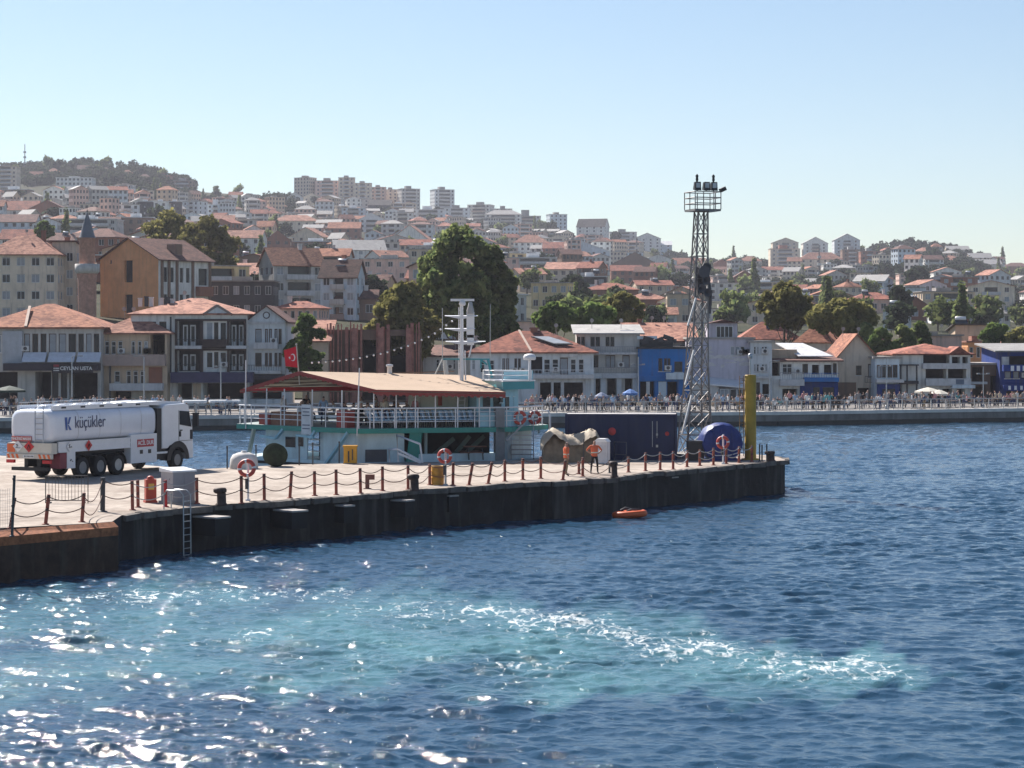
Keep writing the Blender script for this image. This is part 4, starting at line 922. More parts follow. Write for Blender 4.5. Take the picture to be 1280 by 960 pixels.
# lighting tower
def tower():
    Y0 = 129.5; s = F/Y0; c = Vector(((868-640)/s, Y0, DZ)); o = thing("lighting_tower", "grey steel lattice tower with floodlights on a railed platform", "tower", c, R(18))
    def hw(z): return np.interp(z, [0, 5.0, 14.2], [.80, .50, .30])
    def xo(z): return np.interp(z, [0, 14.2], [0, .42])
    Zs = np.concatenate([np.linspace(0, 14.2, 12)])
    cor = [(-1,-1),(1,-1),(1,1),(-1,1)]
    def q(k, z): h = hw(z); return Vector((xo(z)+cor[k][0]*h, cor[k][1]*h, z))
    GL = M("tower_galvanised", (0.20,0.185,0.18), rough=.5, metal=.4, var=.3, scale=3)
    for k in range(4):
        mb = MB()
        for a, b in zip(Zs[:-1], Zs[1:]): mb.beam(q(k,a), q(k,b), .085, .085)
        mb.build("leg", GL, o)
    mb = MB()
    for i, (a, b) in enumerate(zip(Zs[:-1], Zs[1:])):
        for k in range(4):
            k2 = (k+1) % 4
            mb.beam(q(k,a), q(k2,b), .042); mb.beam(q(k2,a), q(k,b), .042); mb.beam(q(k,b), q(k2,b), .05)
    mb.build("bracing", GL, o)
    for a, b in ((1.4, 3.6), (4.2, 6.2), (7.6, 9.2)):      # loose bright stays at the left leg
        mb = MB(); mb.beam(q(0,a)+Vector((-.42,-.1,0)), q(0,b)+Vector((.02,-.1,0)), .09); mb.build("loose_stay", M("bright_zinc", (.62,.61,.6), rough=.4), o)
    mb = MB(); [ (mb.lathe([(.05,0),(.07,-.18),(.20,-.36),(.27,-.42),(.20,-.37),(.05,-.2)],12,0,(xo(zz)+dx,-.35,zz),'y',caps=False), mb.cbox((xo(zz)+dx,-.25,zz),(.16,.3,.16))) for zz,dx in ((9.75,-.15),(10.2,.12),(10.6,-.12),(10.95,.15),(9.5,.25))]; mb.cbox((xo(10.2),-.05,10.2),(.34,.25,1.5)); mb.tube([(xo(9)+.55,-.3,8.3),(xo(9)+.6,-.35,9.3),(xo(9)+.35,-.4,10.9)], .10, 8); mb.lathe([(.12,-.3),(.36,-.5),(.36,-.52)], 12, 0, (xo(10.5)-.1,-.45,10.7), 'y'); mb.build("loudspeaker_bundle", M("loudspeaker_grey", (.11,.10,.105), rough=.7, var=.3), o)
    cx = xo(14.2)+.1; w = .80
    mb = MB(); mb.box(cx-w,-w,14.2,cx+w,w,14.32); pf = mb.build("platform", GL, o)
    mb = MB()
    for z in (14.65, 14.98, 15.32):
        mb.tube([(cx-w,-w,z),(cx+w,-w,z),(cx+w,w,z),(cx-w,w,z),(cx-w,-w,z)], .03, 5)
    for (x, y) in ((-1,-1),(-.35,-1),(.45,-1),(1,-1),(1,0),(1,1),(0,1),(-1,1),(-1,0)): mb.tube([(cx+x*w,y*w,14.3),(cx+x*w,y*w,15.32)], .03, 5)
    mb.build("guard_rail", GL, pf)
    for i, x in enumerate((-.66, -.1, .36, .86)):
        mb = MB()
        if i < 3: mb._add([(cx+x-.2,-w-.1,15.36),(cx+x+.2,-w-.1,15.36),(cx+x+.2,-w+.2,15.42),(cx+x-.2,-w+.2,15.42),(cx+x-.17,-w-.1,15.86),(cx+x+.17,-w-.1,15.86),(cx+x+.17,-w+.12,15.84),(cx+x-.17,-w+.12,15.84)],[[0,1,2,3],[4,5,6,7],[0,1,5,4],[1,2,6,5],[2,3,7,6],[3,0,4,7]],0)
        else: mb.cbox((cx+x+.05,-w,15.45),(.34,.3,.22),0,(0,R(-25),0))
        fl = mb.build("floodlight", BLACK, o)
        mb = MB(); mb.tube([(cx+x,-w+.05,15.3),(cx+x,-w+.05,15.42)], .04, 5)
        if i in (0, 2): mb.lathe([(.04,15.85),(.09,15.98),(.07,16.1),(.10,16.2),(.03,16.3)], 8, 0, (cx+x-.03,-w,0))
        mb.build("bracket", BLACK, fl)
        if i < 3: mb = MB(); mb.quad((cx+x-.13,-w-.112,15.52),(cx+x+.13,-w-.112,15.52),(cx+x+.12,-w-.112,15.8),(cx+x-.12,-w-.112,15.8)); mb.build("lens", STEEL, fl)
    mb = MB(); mb.box(-1.4,-1.4,-.02,1.4,1.4,.25); mb.build("footing", CONC, o)
tower()
# dark crate beside the tower, round blue cover, yellow column, tip posts
b = G(868, 576, DZ); b.y += .3; o = thing("dark_crate", "dark steel crate between container and round blue cover", "crate", b); mb = MB(); mb.box(-.4,-.3,0,.55,.4,1.05); mb.build("body", BLACK, o); mb = MB(); mb.box(-.44,-.34,1.05,.59,.44,1.12); mb.build("lid", DSTEEL, o)
b = G(902, 576, DZ); b.y += .9; o = thing("covered_reel", "large round hose reel under a deep blue tarpaulin on the pier", "covered reel", b, R(4)); s = F/b.y
TB = M("tarp_deep_blue", (0.010, 0.030, 0.17), rough=.5, var=.2, scale=3, bump=.7, bscale=3.5)
prof = []; Rr = 1.16
for k in range(25):
    t = R(-52 + 284*k/24); prof.append((Rr*math.cos(t)*(1.0), 1.02 + Rr*.93*math.sin(t)))
prof = [(-1.12, 0.0)] + [(x, max(z, 0)) for x, z in prof[::-1]] + [(1.25, 0.0)]
mb = MB(); n = len(prof); V = []
for j, (y, k) in enumerate(((-.95,.96),(-.8,1.0),(-.2,1.02),(.3,1.0),(.9,.98))):
    for i, (x, z) in enumerate(prof): V.append((x*k+.03*math.sin(i*2.1+j), y+.03*math.sin(i*1.7), z*k+.02*math.sin(i*3+j)))
mb._add(V, [[j*n+i, j*n+i+1, (j+1)*n+i+1, (j+1)*n+i] for j in range(4) for i in range(n-1)], 0, True); mb.poly(V[:n]); mb.poly(V[-n:])
mb.build("tarpaulin", TB, o)
mb = MB()
for x in (-.55, -.1, .5): mb.tube([(x,-.99,.05),(x+.06,-1.0,1.0),(x-.02,-.98,1.75)], .035, 5)
mb.build("tarpaulin_folds", TB, o)
mb = MB(); mb.tube([(-1.0,-.97,.5),(-.4,-1.0,.3),(.4,-1.0,.32),(1.05,-.97,.5)], .025, 5); mb.build("lashing_rope", WHITE, o)
b = G(938, 574.5, DZ); s = F/b.y; o = thing("yellow_column", "tall mustard yellow steel column at the end of the pier", "column", b, R(0)); YC = M("column_mustard", (0.40, 0.25, 0.025), rough=.6, var=.2, stain=.15)
mb = MB(); mb.lathe([(.36,.0),(.34,.05),(.33,.1),(.33,4.75),(.30,4.80),(0,4.80)], 22, 0, (-.0,0,0)); mb.build("shaft", YC, o)
mb = MB(); mb.lathe([(.52,0),(.52,.06),(.36,.08)], 18); mb.build("base_plate", YC, o)
mb = MB()
for x in (-.62,-.40): mb.tube([(x,-.1,.2),(x,-.1,4.75)], .02, 5)
for i in range(16): mb.tube([(-.62,-.1,.4+i*.28),(-.40,-.1,.4+i*.28)], .016, 5)
for i in range(4): mb.tube([(-.5,-.1,.6+i*1.3),(-.25,0,.6+i*1.3)], .02, 5)
mb.build("ladder", M("ladder_rusty_yellow", (0.32,0.17,0.05), rough=.7, var=.3), o)
mb = MB(); mb.tube([(0,.05,4.78),(0,.05,5.75)], .05, 6); mb.lathe([(.05,5.7),(.13,5.75),(.13,5.95),(.05,6.02),(0,6.03)], 8, 0, (0,.05,0)); mb.build("beacon_light", STEEL, o)
for i, (px, yt, yb) in enumerate(((949.5,555,577),(952.5,556,577),(958.5,555,577))):
    b = G(px, yb, DZ); o = thing("tip_post", ["left one", "middle one", "right one"][i] + " of the three thin dark posts at the pier tip", "post", b, 0, "thin dark posts at the pier tip"); mb = MB(); mb.tube([(0,0,0),(.0,0,(yb-yt)*b.y/F)], .045, 6); mb.build("shaft", DSTEEL, o); mb = MB(); mb.lathe([(.09,0),(.09,.03),(.045,.05)], 8); mb.build("foot", DSTEEL, o)
# orange life raft floating
b = G(787, 655, 0.0); b.z = .38; s = F/b.y; o = thing("life_raft", "small orange inflatable raft floating beside the pier wall", "raft", b, R(-8)); mb = MB()
V = []; K, J = 26, 8
for i in range(K):
    a = 2*math.pi*i/K
    for j in range(J):
        t = 2*math.pi*j/J; r_ = .17; ex = .70+ r_*math.cos(t); ey = .42 + r_*math.cos(t); V.append((ex*math.cos(a), ey*math.sin(a), .1 + r_*math.sin(t) + .05*math.cos(a)))
mb._add(V, [[i*J+j, i*J+(j+1)%J, ((i+1)%K)*J+(j+1)%J, ((i+1)%K)*J+j] for i in range(K) for j in range(J)], 0, True)
mb.build("tube", M("raft_orange", (0.62,0.11,0.03), rough=.45, var=.15), o)
mb = MB(); mb.lathe([(0,.02),(.62,.03),(.68,.06)], 18); mb.build("floor", M("raft_floor", (.3,.05,.02)), o)
mb = MB(); mb.tube([(-.1,-.3,.25),(.1,-.1,.33),(.4,.1,.30),(.55,.25,.28)], .06, 6); mb.tube([(-.45,.1,.25),(-.2,.15,.38),(.05,.2,.3)], .07, 6); mb.build("rope_bundle", DSTEEL, o)
# ------------------------------------------------------------------ the ferry
ferry = thing("ferry", "small white and green passenger ferry with a beige awning moored behind the pier", "ferry", (-6, 130, 0))
FO = Vector((-6, 130, 0))
def FB(mb, name, mats, parent=None, fix=True):
    mb.v = [(p[0]-FO.x, p[1]-FO.y, p[2]-FO.z) for p in mb.v] if (parent is None or parent is ferry or True) else mb.v
    return mb.build(name, mats, parent or ferry, fix)
FL = [Vector((-16.2,131.7,0)), Vector((-8.5,124.5,0)), Vector((0,127,0)), Vector((2.1,130.5,0))]
BKL = [Vector((0.3,135.5,0)), Vector((-7.5,138.5,0)), Vector((-14.5,137.5,0))]
PLAN = FL + BKL
_pp = [(px_of(v), v) for v in FL]
def fp(px, off=0.0):
    for (a, va), (b, vb) in zip(_pp[:-1], _pp[1:]):
        if px <= b or (b, vb) == _pp[-1]:
            # solve along the segment for the pixel column
            lo, hi = -0.3, 1.3
            for _ in range(40):
                m = (lo+hi)/2; p = va + (vb-va)*m
                if px_of(p) < px: lo = m
                else: hi = m
            p = va + (vb-va)*lo
            d = (vb-va).normalized(); n = Vector((-d.y, d.x, 0))
            return p + n*off
def fz(px, py, off=0.0):
    p = fp(px, off); p.z = H - (py-YH)*p.y/F; return p
FWHITE = M("ferry_white", (0.54,0.66,0.69), rough=.4, var=.1, stain=.25); FGREEN = M("ferry_green", (0.02,0.24,0.20), rough=.45, var=.12, stain=.1)
FBLUE = M("ferry_pale_blue", (0.30,0.53,0.62), rough=.45, var=.1, stain=.2); FTEAL = M("ferry_teal", (0.05,0.27,0.31), rough=.4, var=.1); FCREAM = M("ferry_cream", (0.52,0.53,0.45), rough=.6, var=.12, stain=.2)
DKZ0, DKZ1 = 3.66, 3.94
def inset(poly, k):
    c = sum(poly, Vector())/len(poly); return [c + (p-c)*k for p in poly]
mb = MB(); mb.prism([p[:2] for p in inset(PLAN, .985)], -.6, 2.05); FB(mb, "hull", FWHITE)
mb = MB(); mb.prism([p[:2] for p in inset(PLAN, .99)], 1.70, 1.86); FB(mb, "rubbing_strake", RUBBER)
mb = MB(); mb.prism([p[:2] for p in PLAN], DKZ0, DKZ1, 0, 1); FB(mb, "upper_deck", [FGREEN, M("deck_paint_grey", (.25,.30,.30))])
def strip(mb, pxs, z0, z1, off, th=.06, m=0):
    for a, b in zip(pxs[:-1], pxs[1:]):
        p, q = fp(a, off), fp(b, off); p2, q2 = fp(a, off+th), fp(b, off+th)
        mb._add([(p.x,p.y,z0),(q.x,q.y,z0),(q2.x,q2.y,z0),(p2.x,p2.y,z0),(p.x,p.y,z1),(q.x,q.y,z1),(q2.x,q2.y,z1),(p2.x,p2.y,z1)], [[0,3,2,1],[4,5,6,7],[0,1,5,4],[1,2,6,5],[2,3,7,6],[3,0,4,7]], m)
# lower cabin on the left with windows, car deck opening on the right
mb = MB(); strip(mb, [324, 376], 2.0, DKZ0, .5); FB(mb, "stern_cabin", FWHITE)
mb = MB(); strip(mb, [392, 449, 508], 2.0, DKZ0, .5)
cabn = FB(mb, "lower_cabin", FWHITE)
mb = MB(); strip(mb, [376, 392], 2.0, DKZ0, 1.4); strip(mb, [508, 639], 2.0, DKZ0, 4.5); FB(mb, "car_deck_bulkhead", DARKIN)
def fwin(a, b, y0, y1, off, parent, name="window", mat=GLASS):
    z0 = H-(y1-YH)*fp((a+b)/2, off).y/F; z1 = H-(y0-YH)*fp((a+b)/2, off).y/F
    mb = MB(); strip(mb, [a, b], z0, z1, off-.03, .05); w = FB(mb, name, mat, parent)
    mb = MB(); strip(mb, [a-.8, b+.8], z0-.05, z0, off-.05, .06); strip(mb, [a-.8, b+.8], z1, z1+.05, off-.05, .06); FB(mb, "frame", FWHITE, w)
    w.parent = parent
    return w
fwin(349, 361, 546, 559, .5, cabn); fwin(365, 371, 546, 558, .5, cabn); fwin(408, 413, 548, 560, .5, cabn, mat=FCREAM); fwin(416, 427, 549, 561, .5, cabn); fwin(428, 434, 549, 561, .5, cabn)
mb = MB(); strip(mb, [459, 486], 2.0, 2.75, .44, .05); FB(mb, "cabin_door", M("hatch_dark_grey", (.09,.09,.1)), cabn)
mb = MB()
for i in range(4): strip(mb, [377, 391], 2.15+i*.34, 2.2+i*.34, .5, .5)
FB(mb, "stair", STEEL)
mb = MB(); strip(mb, [505, 521], 1.6, 2.0, .1, .3)
p0, p1 = fp(513, .15), fp(528, .15); q0, q1 = fp(507, .15), fp(522, .15)
mb._add([(q0.x,q0.y,1.6),(q1.x,q1.y,1.6),(p1.x,p1.y,DKZ0),(p0.x,p0.y,DKZ0)] + [(v.x+.05,v.y+.35,z) for v, z in ((q0,1.6),(q1,1.6),(p1,DKZ0),(p0,DKZ0))], [[0,1,2,3],[4,5,6,7],[0,1,5,4],[1,2,6,5],[2,3,7,6],[3,0,4,7]], 0)
FB(mb, "green_pillar", FGREEN)
mb = MB(); strip(mb, [524, 560, 620], 1.7, 2.48, .15, .12); FB(mb, "bulwark", FWHITE)
mb = MB(); strip(mb, [620, 631], 1.6, 5.0, .0, .5); FB(mb, "grey_pillar", M("pillar_grey", (.22,.23,.24), var=.2, stain=.4))
mb = MB()
for a, b in (((575,575),(600,545)), ((585,576),(618,545)), ((548,574),(580,548))):
    p, q = fz(*a, 2.2), fz(*b, 2.2); mb.beam(p, q, .10, .25)
FB(mb, "inner_ramp", M("ramp_grey_green", (.12,.16,.14)))
mb = MB(); p = fz(543, 560, 2.0); mb.tube([(p.x,p.y,1.8),(p.x,p.y,3.6)], .1, 8); FB(mb, "inner_post", FWHITE)
# slanted arms of the stern
for (a, b, y0, y1, m) in ((316, 308, 536, 582, FCREAM), (434, 407, 540, 581, FBLUE), (353, 345, 536, 548, FBLUE), (393, 388, 538, 548, FBLUE)):
    p, q = fz(a, y0, .1), fz(b, y1, .0); mb = MB(); mb.beam(q, p, .26, .12); FB(mb, "stern_arm", m)
mb = MB(); p, q = fz(327, 545, -.1), fz(346, 548, -.1); mb.beam(p, q, .14); p, q = fz(372, 544, -.1), fz(394, 547, -.1); mb.beam(p, q, .12); FB(mb, "davit_bar", FBLUE)
# railing
def rail(mb, pxs, zs, off, r_=.03):
    for z in zs: mb.tube([(fp(a,off).x, fp(a,off).y, z) for a in pxs], r_, 5)
mb = MB(); allp = [297, 449, 640, 681]
rail(mb, allp, (5.05,), .12, .045); rail(mb, allp, (4.30, 4.58, 4.82), .12, .022); FB(mb, "rail", WHITE)
for px in [298, 312, 330, 349, 370, 388, 405, 428, 449, 463, 478, 494, 509, 523, 545, 570, 594, 613, 634, 650, 667, 680]:
    mb = MB(); p = fp(px, .12); mb.tube([(p.x,p.y,DKZ1),(p.x,p.y,5.05)], .035, 5); FB(mb, "stanchion", WHITE)
# awning
E1, E2, E3 = P(300,487,131.5), P(470,487,124.6), P(632,490,126.6)
R1, R2 = P(374,464,128.2), P(588,469,132.5)
E4 = Vector((-.2,137.5,E3.z)); E5 = Vector((-13.5,138.8,E1.z))
AWN = M("awning_beige", (0.42,0.305,0.215), rough=.85, var=.08, scale=.8, stain=.08); AWR = M("awning_red_trim", (0.26,0.05,0.045), rough=.8, var=.1)
def thick(mb, pts, t=.04, m=0):
    mb.poly([Vector(p) for p in pts], m); mb.poly([Vector(p)-Vector((0,0,t)) for p in pts][::-1], m)
mb = MB()
def slope(a, b, c, d, n=12, sagk=.10):
    V = []
    for i in range(n+1):
        for j in range(5):
            t, u = i/n, j/4; lo = a+(b-a)*t; hi = d+(c-d)*t; p = lo+(hi-lo)*u
            p = p - Vector((0,0, sagk*abs(math.sin(math.pi*t*4))*math.sin(math.pi*u))); V.append(p)
    mb._add(V, [[i*5+j,(i+1)*5+j,(i+1)*5+j+1,i*5+j+1] for i in range(n) for j in range(4)], 0, True)
slope(E2, E3, R2, R1); slope(E5, E1, R1, R1.lerp(R2,.15)); slope(E4, E5, R1.lerp(R2,.15), R2); slope(E3, E4, R2, R2)
awn = FB(mb, "awning", AWN, fix=False)
def valance(mb, a, b, h, n=40):
    for i in range(n):
        p, q = a+(b-a)*(i/n), a+(b-a)*((i+1)/n); k = h*(1.0 if i % 2 else .82)
        off = Vector((0,-.02,0))
        mb.quad(p+off, q+off, q+off-Vector((0,0,k)), p+off-Vector((0,0,k))); mb.quad(p-off, q-off, q-off-Vector((0,0,k)), p-off-Vector((0,0,k)))
mb = MB(); valance(mb, E2, E3, .34); valance(mb, R1, E2, .26, 30); valance(mb, E1, R1, .26, 24); FB(mb, "valance", AWR, awn, fix=False)
mb = MB(); valance(mb, E1+Vector((0,3.2,.05)), E4+Vector((-6.5,0,.1)), .30, 30); FB(mb, "far_valance", M("valance_bright_red", (.45,.03,.04), rough=.8), awn, fix=False)
mb = MB()
mb.tube([E1-Vector((0,0,.1)), E2-Vector((0,0,.1)), E3-Vector((0,0,.1))], .04, 5); mb.tube([R1-Vector((0,0,.05)), R2-Vector((0,0,.05))], .04, 5)
for t in (.2,.4,.6,.8): mb.tube([E1.lerp(R1,t)-Vector((0,0,.08)), E1.lerp(R1,t)+Vector((9.5,4,.15))], .03, 5)
mb.tube([P(338,478,131), P(440,483,127)], .03, 5)
FB(mb, "awning_batten", M("batten_brown", (.16,.11,.08)), awn)
for px in [303, 331, 353, 388, 425, 449, 468, 496, 520, 545, 573, 600]:
    p = fp(px, .15); mb = MB(); mb.tube([(p.x,p.y,DKZ1),(p.x,p.y,6.05)], .04, 6); FB(mb, "awning_post", WHITE)
for (a,b,c_,d_) in ((308,450,308,536), (449,460,447,545)):
    p = fz(a,b,-.05); q = fz(c_,d_,-.05); mb = MB(); mb.tube([q,p], .035, 6); FB(mb, "whip_aerial", WHITE)
p = P(487, 463, 130.5); mb = MB(); mb.lathe([(.14,-.2),(.14,.2),(.2,.22),(.2,.34),(.12,.36)], 12, 0, p); FB(mb, "vent_cowl", WHITE)
# cream upper cabin and wheelhouse
mb = MB(); strip(mb, [540, 600], DKZ1, 6.0, 2.6, 3.0); uc = FB(mb, "upper_cabin", FCREAM)
mb = MB(); p, q = fz(562,495,2.55), fz(567,507,2.55); mb.box(p.x,p.y-.05,q.z,q.x,p.y+.02,p.z); FB(mb, "red_box", M("box_brick_red",(.3,.07,.05)), uc)
mb = MB(); p = fp(584, 2.3); q = fp(592, 2.3)
for v in (p, q): mb.tube([(v.x,v.y,DKZ1),(v.x+.15,v.y,5.9)], .03, 5)
for i in range(6): mb.tube([(p.x+.02*i,p.y,4.3+i*.28),(q.x+.02*i,q.y,4.3+i*.28)], .025, 5)
FB(mb, "roof_ladder", WHITE, uc)
WHp = [fp(601,.9), fp(634,.9), fp(661,.7), fp(661,3.6), fp(634,4.6), fp(601,4.6)]
mb = MB(); mb.prism([v[:2] for v in WHp], DKZ1, 6.05); wh = FB(mb, "wheelhouse", FBLUE)
fwin(609, 618, 496, 510, .88, wh); fwin(622, 632, 496, 510, .88, wh); fwin(641, 644, 497, 503, .84, wh); fwin(647, 652, 496, 512, .82, wh, "door")
fwin(655.5, 660, 496, 514, .78, wh, "front_window")
top = [fp(631,.4), fp(668,.0), fp(669,3.6), fp(640,4.9), fp(631,4.8)]; c_ = sum(top, Vector())/5
mb = MB(); mb.prism([v[:2] for v in top], 6.05, 6.50); FB(mb, "roof_visor", FTEAL, wh)
mb = MB(); mb.prism([(c_+(v-c_)*1.03)[:2] for v in top], 6.50, 6.58); FB(mb, "roof_top", WHITE, wh)
mb = MB(); pr = [(v.x,v.y) for v in [c_+(v-c_)*.92 for v in top]]
for z in (6.85, 7.1): mb.tube([(x,y,z) for x,y in pr]+[(*pr[0],z)], .028, 5)
for x, y in pr: mb.tube([(x,y,6.55),(x,y,7.1)], .03, 5)
FB(mb, "roof_rail", WHITE, wh)
mb = MB(); p = P(648,478,129.5)
mb.cbox((p.x,p.y,6.85),(1.7,.5,.5)); FB(mb, "raft_canister", FBLUE, wh)
mb = MB(); strip(mb, [601, 640, 672], DKZ1+.02, 4.75, .25, .05); FB(mb, "bow_plating", FBLUE)
mb = MB(); strip(mb, [631.5, 640, 681], -.5, DKZ0, .9); FB(mb, "bow_wall", FWHITE)
mb = MB(); strip(mb, [643, 649], 1.9, 3.5, .84, .05); FB(mb, "bow_door", M("door_dark",(.06,.07,.08)))
# mast with radar
def mast():
    Ym = 130.5; s = F/Ym
    def q(px, py, dy=0): v = P(px, py, Ym); v.y += dy; return v
    b = q(577, 475)
    mb = MB(); mb.tube([Vector((b.x,b.y,5.9)), q(577,379)], .13, 10, 0, True, .10); m_ = FB(mb, "mast", WHITE)
    for i, (y, a, c) in enumerate(((395,556,597),(411,556,594),(427,557,607))):
        mb = MB(); A, B, C = q(a,y), q(c,y), q(577,y+3); mb._add([A+Vector((0,-.1,0)),B+Vector((0,-.1,0)),C+Vector((0,-.1,-.05)),A+Vector((0,.1,.04)),B+Vector((0,.1,.04)),C+Vector((0,.1,0))],[[0,1,2],[3,4,5],[0,1,4,3],[1,2,5,4],[2,0,3,5]],0); FB(mb, "crosstree", WHITE, m_)
    mb = MB(); p = q(578,380); mb.lathe([(.14,-.1),(.2,0),(.16,.16),(.08,.2)], 12, 0, p); r_ = FB(mb, "radar_pedestal", WHITE, m_)
    mb = MB(); mb.cbox(q(578,375), (1.38,.14,.14)); FB(mb, "radar_bar", WHITE, r_)
    mb = MB(); p = q(588,388); mb.lathe([(.2,-.2),(.22,0),(.14,.25),(.12,.45),(.06,.5)], 12, 0, p); FB(mb, "searchlight", M("lamp_grey",(.4,.4,.4)), m_)
    mb = MB(); mb.cbox(q(588,406,.1),(.45,.3,1.5)); mb.cbox(q(588,425,.1),(.4,.3,.6)); mb.tube([q(586,447),q(590,430)],.05,6); mb.tube([q(581,438),q(582,475)],.05,6); FB(mb, "equipment_box", WHITE, m_)
    mb = MB(); mb.tube([q(573.5,470),q(573.5,384)], .02, 5)
    for i in range(14): mb.tube([q(573.5,388+i*6),q(576,388+i*6)], .015, 4)
    FB(mb, "mast_ladder", WHITE, m_)
    mb = MB(); mb.tube([q(554,449),q(612,449)], .05, 6); mb.tube([q(610,449),q(615,472)], .09, 6); mb.tube([q(600,449),q(609,456)], .06, 6); mb.tube([q(601,448),q(601,460)], .05, 6); FB(mb, "green_yard", FTEAL, m_)
    mb = MB(); mb.tube([q(553,385),q(553,449)], .025, 5); mb.tube([q(553,449),q(544,468)], .04, 5); mb.tube([q(613,380),q(612.5,449)], .02, 5); mb.tube([q(556,450),q(558,468)], .13, 8); FB(mb, "stay", M("stay_pale",(.5,.52,.5)), m_)
mast()
p = P(662,480,128.6); mb = MB(); mb.tube([Vector((p.x,p.y,6.5)), P(662,449,128.6)], .07, 8); dm = FB(mb, "dome_pole", WHITE)
mb = MB(); d_ = P(662,447,128.6); mb.lathe([(.30,-.14),(.36,-.08),(.36,.06),(.28,.17),(.12,.22),(0,.23)], 18, 0, d_); FB(mb, "satellite_dome", WHITE, dm)
# lockers and crates on the upper deck
for (a, b, y0, y1, m, nm) in ((317,331,516,531,AWR,"red_locker"),(414,427,513,533,M("locker_red",(.36,.06,.05),rough=.6,stain=.2),"red_locker"),(332,374,515,530,M("bench_brown",(.24,.12,.08),rough=.8,var=.3,scale=3),"brown_bench")):
    z0 = DKZ1; z1 = H-(y0-YH)*fp((a+b)/2,.6).y/F; mb = MB(); strip(mb, [a,b], z0, z1, .4, .6); FB(mb, nm, m)
mb = MB(); strip(mb, [377,389], 3.5, 5.2, -.02, .05); sg = FB(mb, "white_notice", M("notice_white",(.6,.62,.64)))
mb = MB()
for z, w in ((4.95,1),(4.75,.8),(4.55,.9),(4.0,.9),(3.8,.9)): strip(mb, [383-5*w,383+5*w], z, z+.06, -.035, .01)
FB(mb, "notice_bars", M("notice_ink",(.12,.14,.2)), sg)
# lifebuoys on the ferry
for px, lab in ((649,"first"),(668,"second")):
    p = fz(px, 522, -.02); o = thing("lifebuoy", "red lifebuoy on the ferry rail " + ("below the wheelhouse door" if px == 649 else "at the ferry bow, right of the other one"), "lifebuoy", p, R(12)); lifebuoy(o, (0,0,0), .32, .10)
    mb = MB(); mb.tube([(-.33,-.08,.2),(-.2,-.1,.36),(.1,-.11,.40)], .015, 4); mb.build("grab_line", WHITE, o)
mb = MB(); p = fz(680,520,0); mb.tube([p+Vector((-.3,0,-1)), p+Vector((-.3,0,.3)), p+Vector((.25,0,.3)), p+Vector((.35,0,0)), p+Vector((.35,0,-.8))], .06, 7); FB(mb, "bow_frame", WHITE)
mb = MB(); a, b = fz(632,551,-.1), fz(652,530,-.1); mb.beam(a, b, .1, .1); FB(mb, "boarding_rail", M("rail_pale", (.5,.5,.48)))
# rows of chairs
SEATB = M("chair_pale_blue", (0.46,0.68,0.86), rough=.4, var=.06)
def chair():
    o = thing("deck_chair", "", "chair", (0,0,0), 0, "pale blue chairs on the ferry's upper deck")
    mb = MB(); mb.box(-.23,-.24,.42,.23,.2,.47); mb.build("seat", SEATB, o)
    mb = MB(); mb._add([(-.23,.2,.46),(.23,.2,.46),(.21,.33,.95),(-.21,.33,.95),(-.23,.24,.46),(.23,.24,.46),(.21,.37,.95),(-.21,.37,.95)],[[0,1,2,3],[4,5,6,7],[0,1,5,4],[1,2,6,5],[2,3,7,6],[3,0,4,7]],0); mb.build("backrest", SEATB, o)
    for x in (-.2,.2):
        mb = MB(); mb.tube([(x,-.22,0),(x,-.2,.43)], .02, 4); mb.tube([(x,.24,0),(x,.2,.43)], .02, 4); mb.build("leg", DSTEEL, o)
    return o
ch0 = None; k = 0
for row, off in ((0, .75), (1, 1.75)):
    for px in np.arange(473, 606, 7.4):
        v = fp(px + row*3, off); 
        o = chair() if ch0 is None else copy_tree(ch0); ch0 = ch0 or o
        o.location = (v.x, v.y, DKZ1); o.rotation_euler = (0, 0, R(75 + rnd.uniform(-12,12)))
        o["label"] = "pale blue ferry chair, " + ("front row" if row == 0 else "back row") + (" under the awning" if px < 540 else " before the cream cabin")
# passengers under the awning
for i, (px, off, sh) in enumerate(((322,2.0,'white'),(336,3.0,'navy'),(350,1.6,'white'),(358,2.6,'white'),(375,1.8,'pale blue'),(384,2.8,'grey'),(398,2.0,'black'),(420,3.4,'maroon'),(441,2.4,'beige'),(456,3,'grey'),(468,3.6,'white'),(479,4,'black'),(492,4.4,'white'),(505,4,'grey'),(517,4.6,'pink'),(531,4.2,'white'),(328,3.4,'black'),(343,2.2,'grey'),(365,3.2,'white'),(391,3.6,'navy'),(409,2.6,'white'),(414,4.2,'black'),(430,1.8,'white'),(436,3.8,'navy'),(448,4.4,'pink'),(462,2.2,'black'),(474,2.8,'beige'),(486,3.2,'navy'),(498,3.0,'white'),(511,3.4,'black'),(524,3.0,'grey'),(536,3.2,'navy'))):
    v = fp(px, off); b = MB(); 
    person('sit' if i % 4 else 'stand', (v.x, v.y, DKZ1+ (.12 if i % 4 else 0)), rnd.uniform(0, 6.28), sh, ['navy','black','beige','grey'][i % 4], ("seated" if i % 4 else "standing") + " passenger in " + sh + " shirt under the " + ("awning's open stern end" if px < 400 else "middle of the awning" if px < 470 else "awning's right half"), "passengers under the ferry awning")
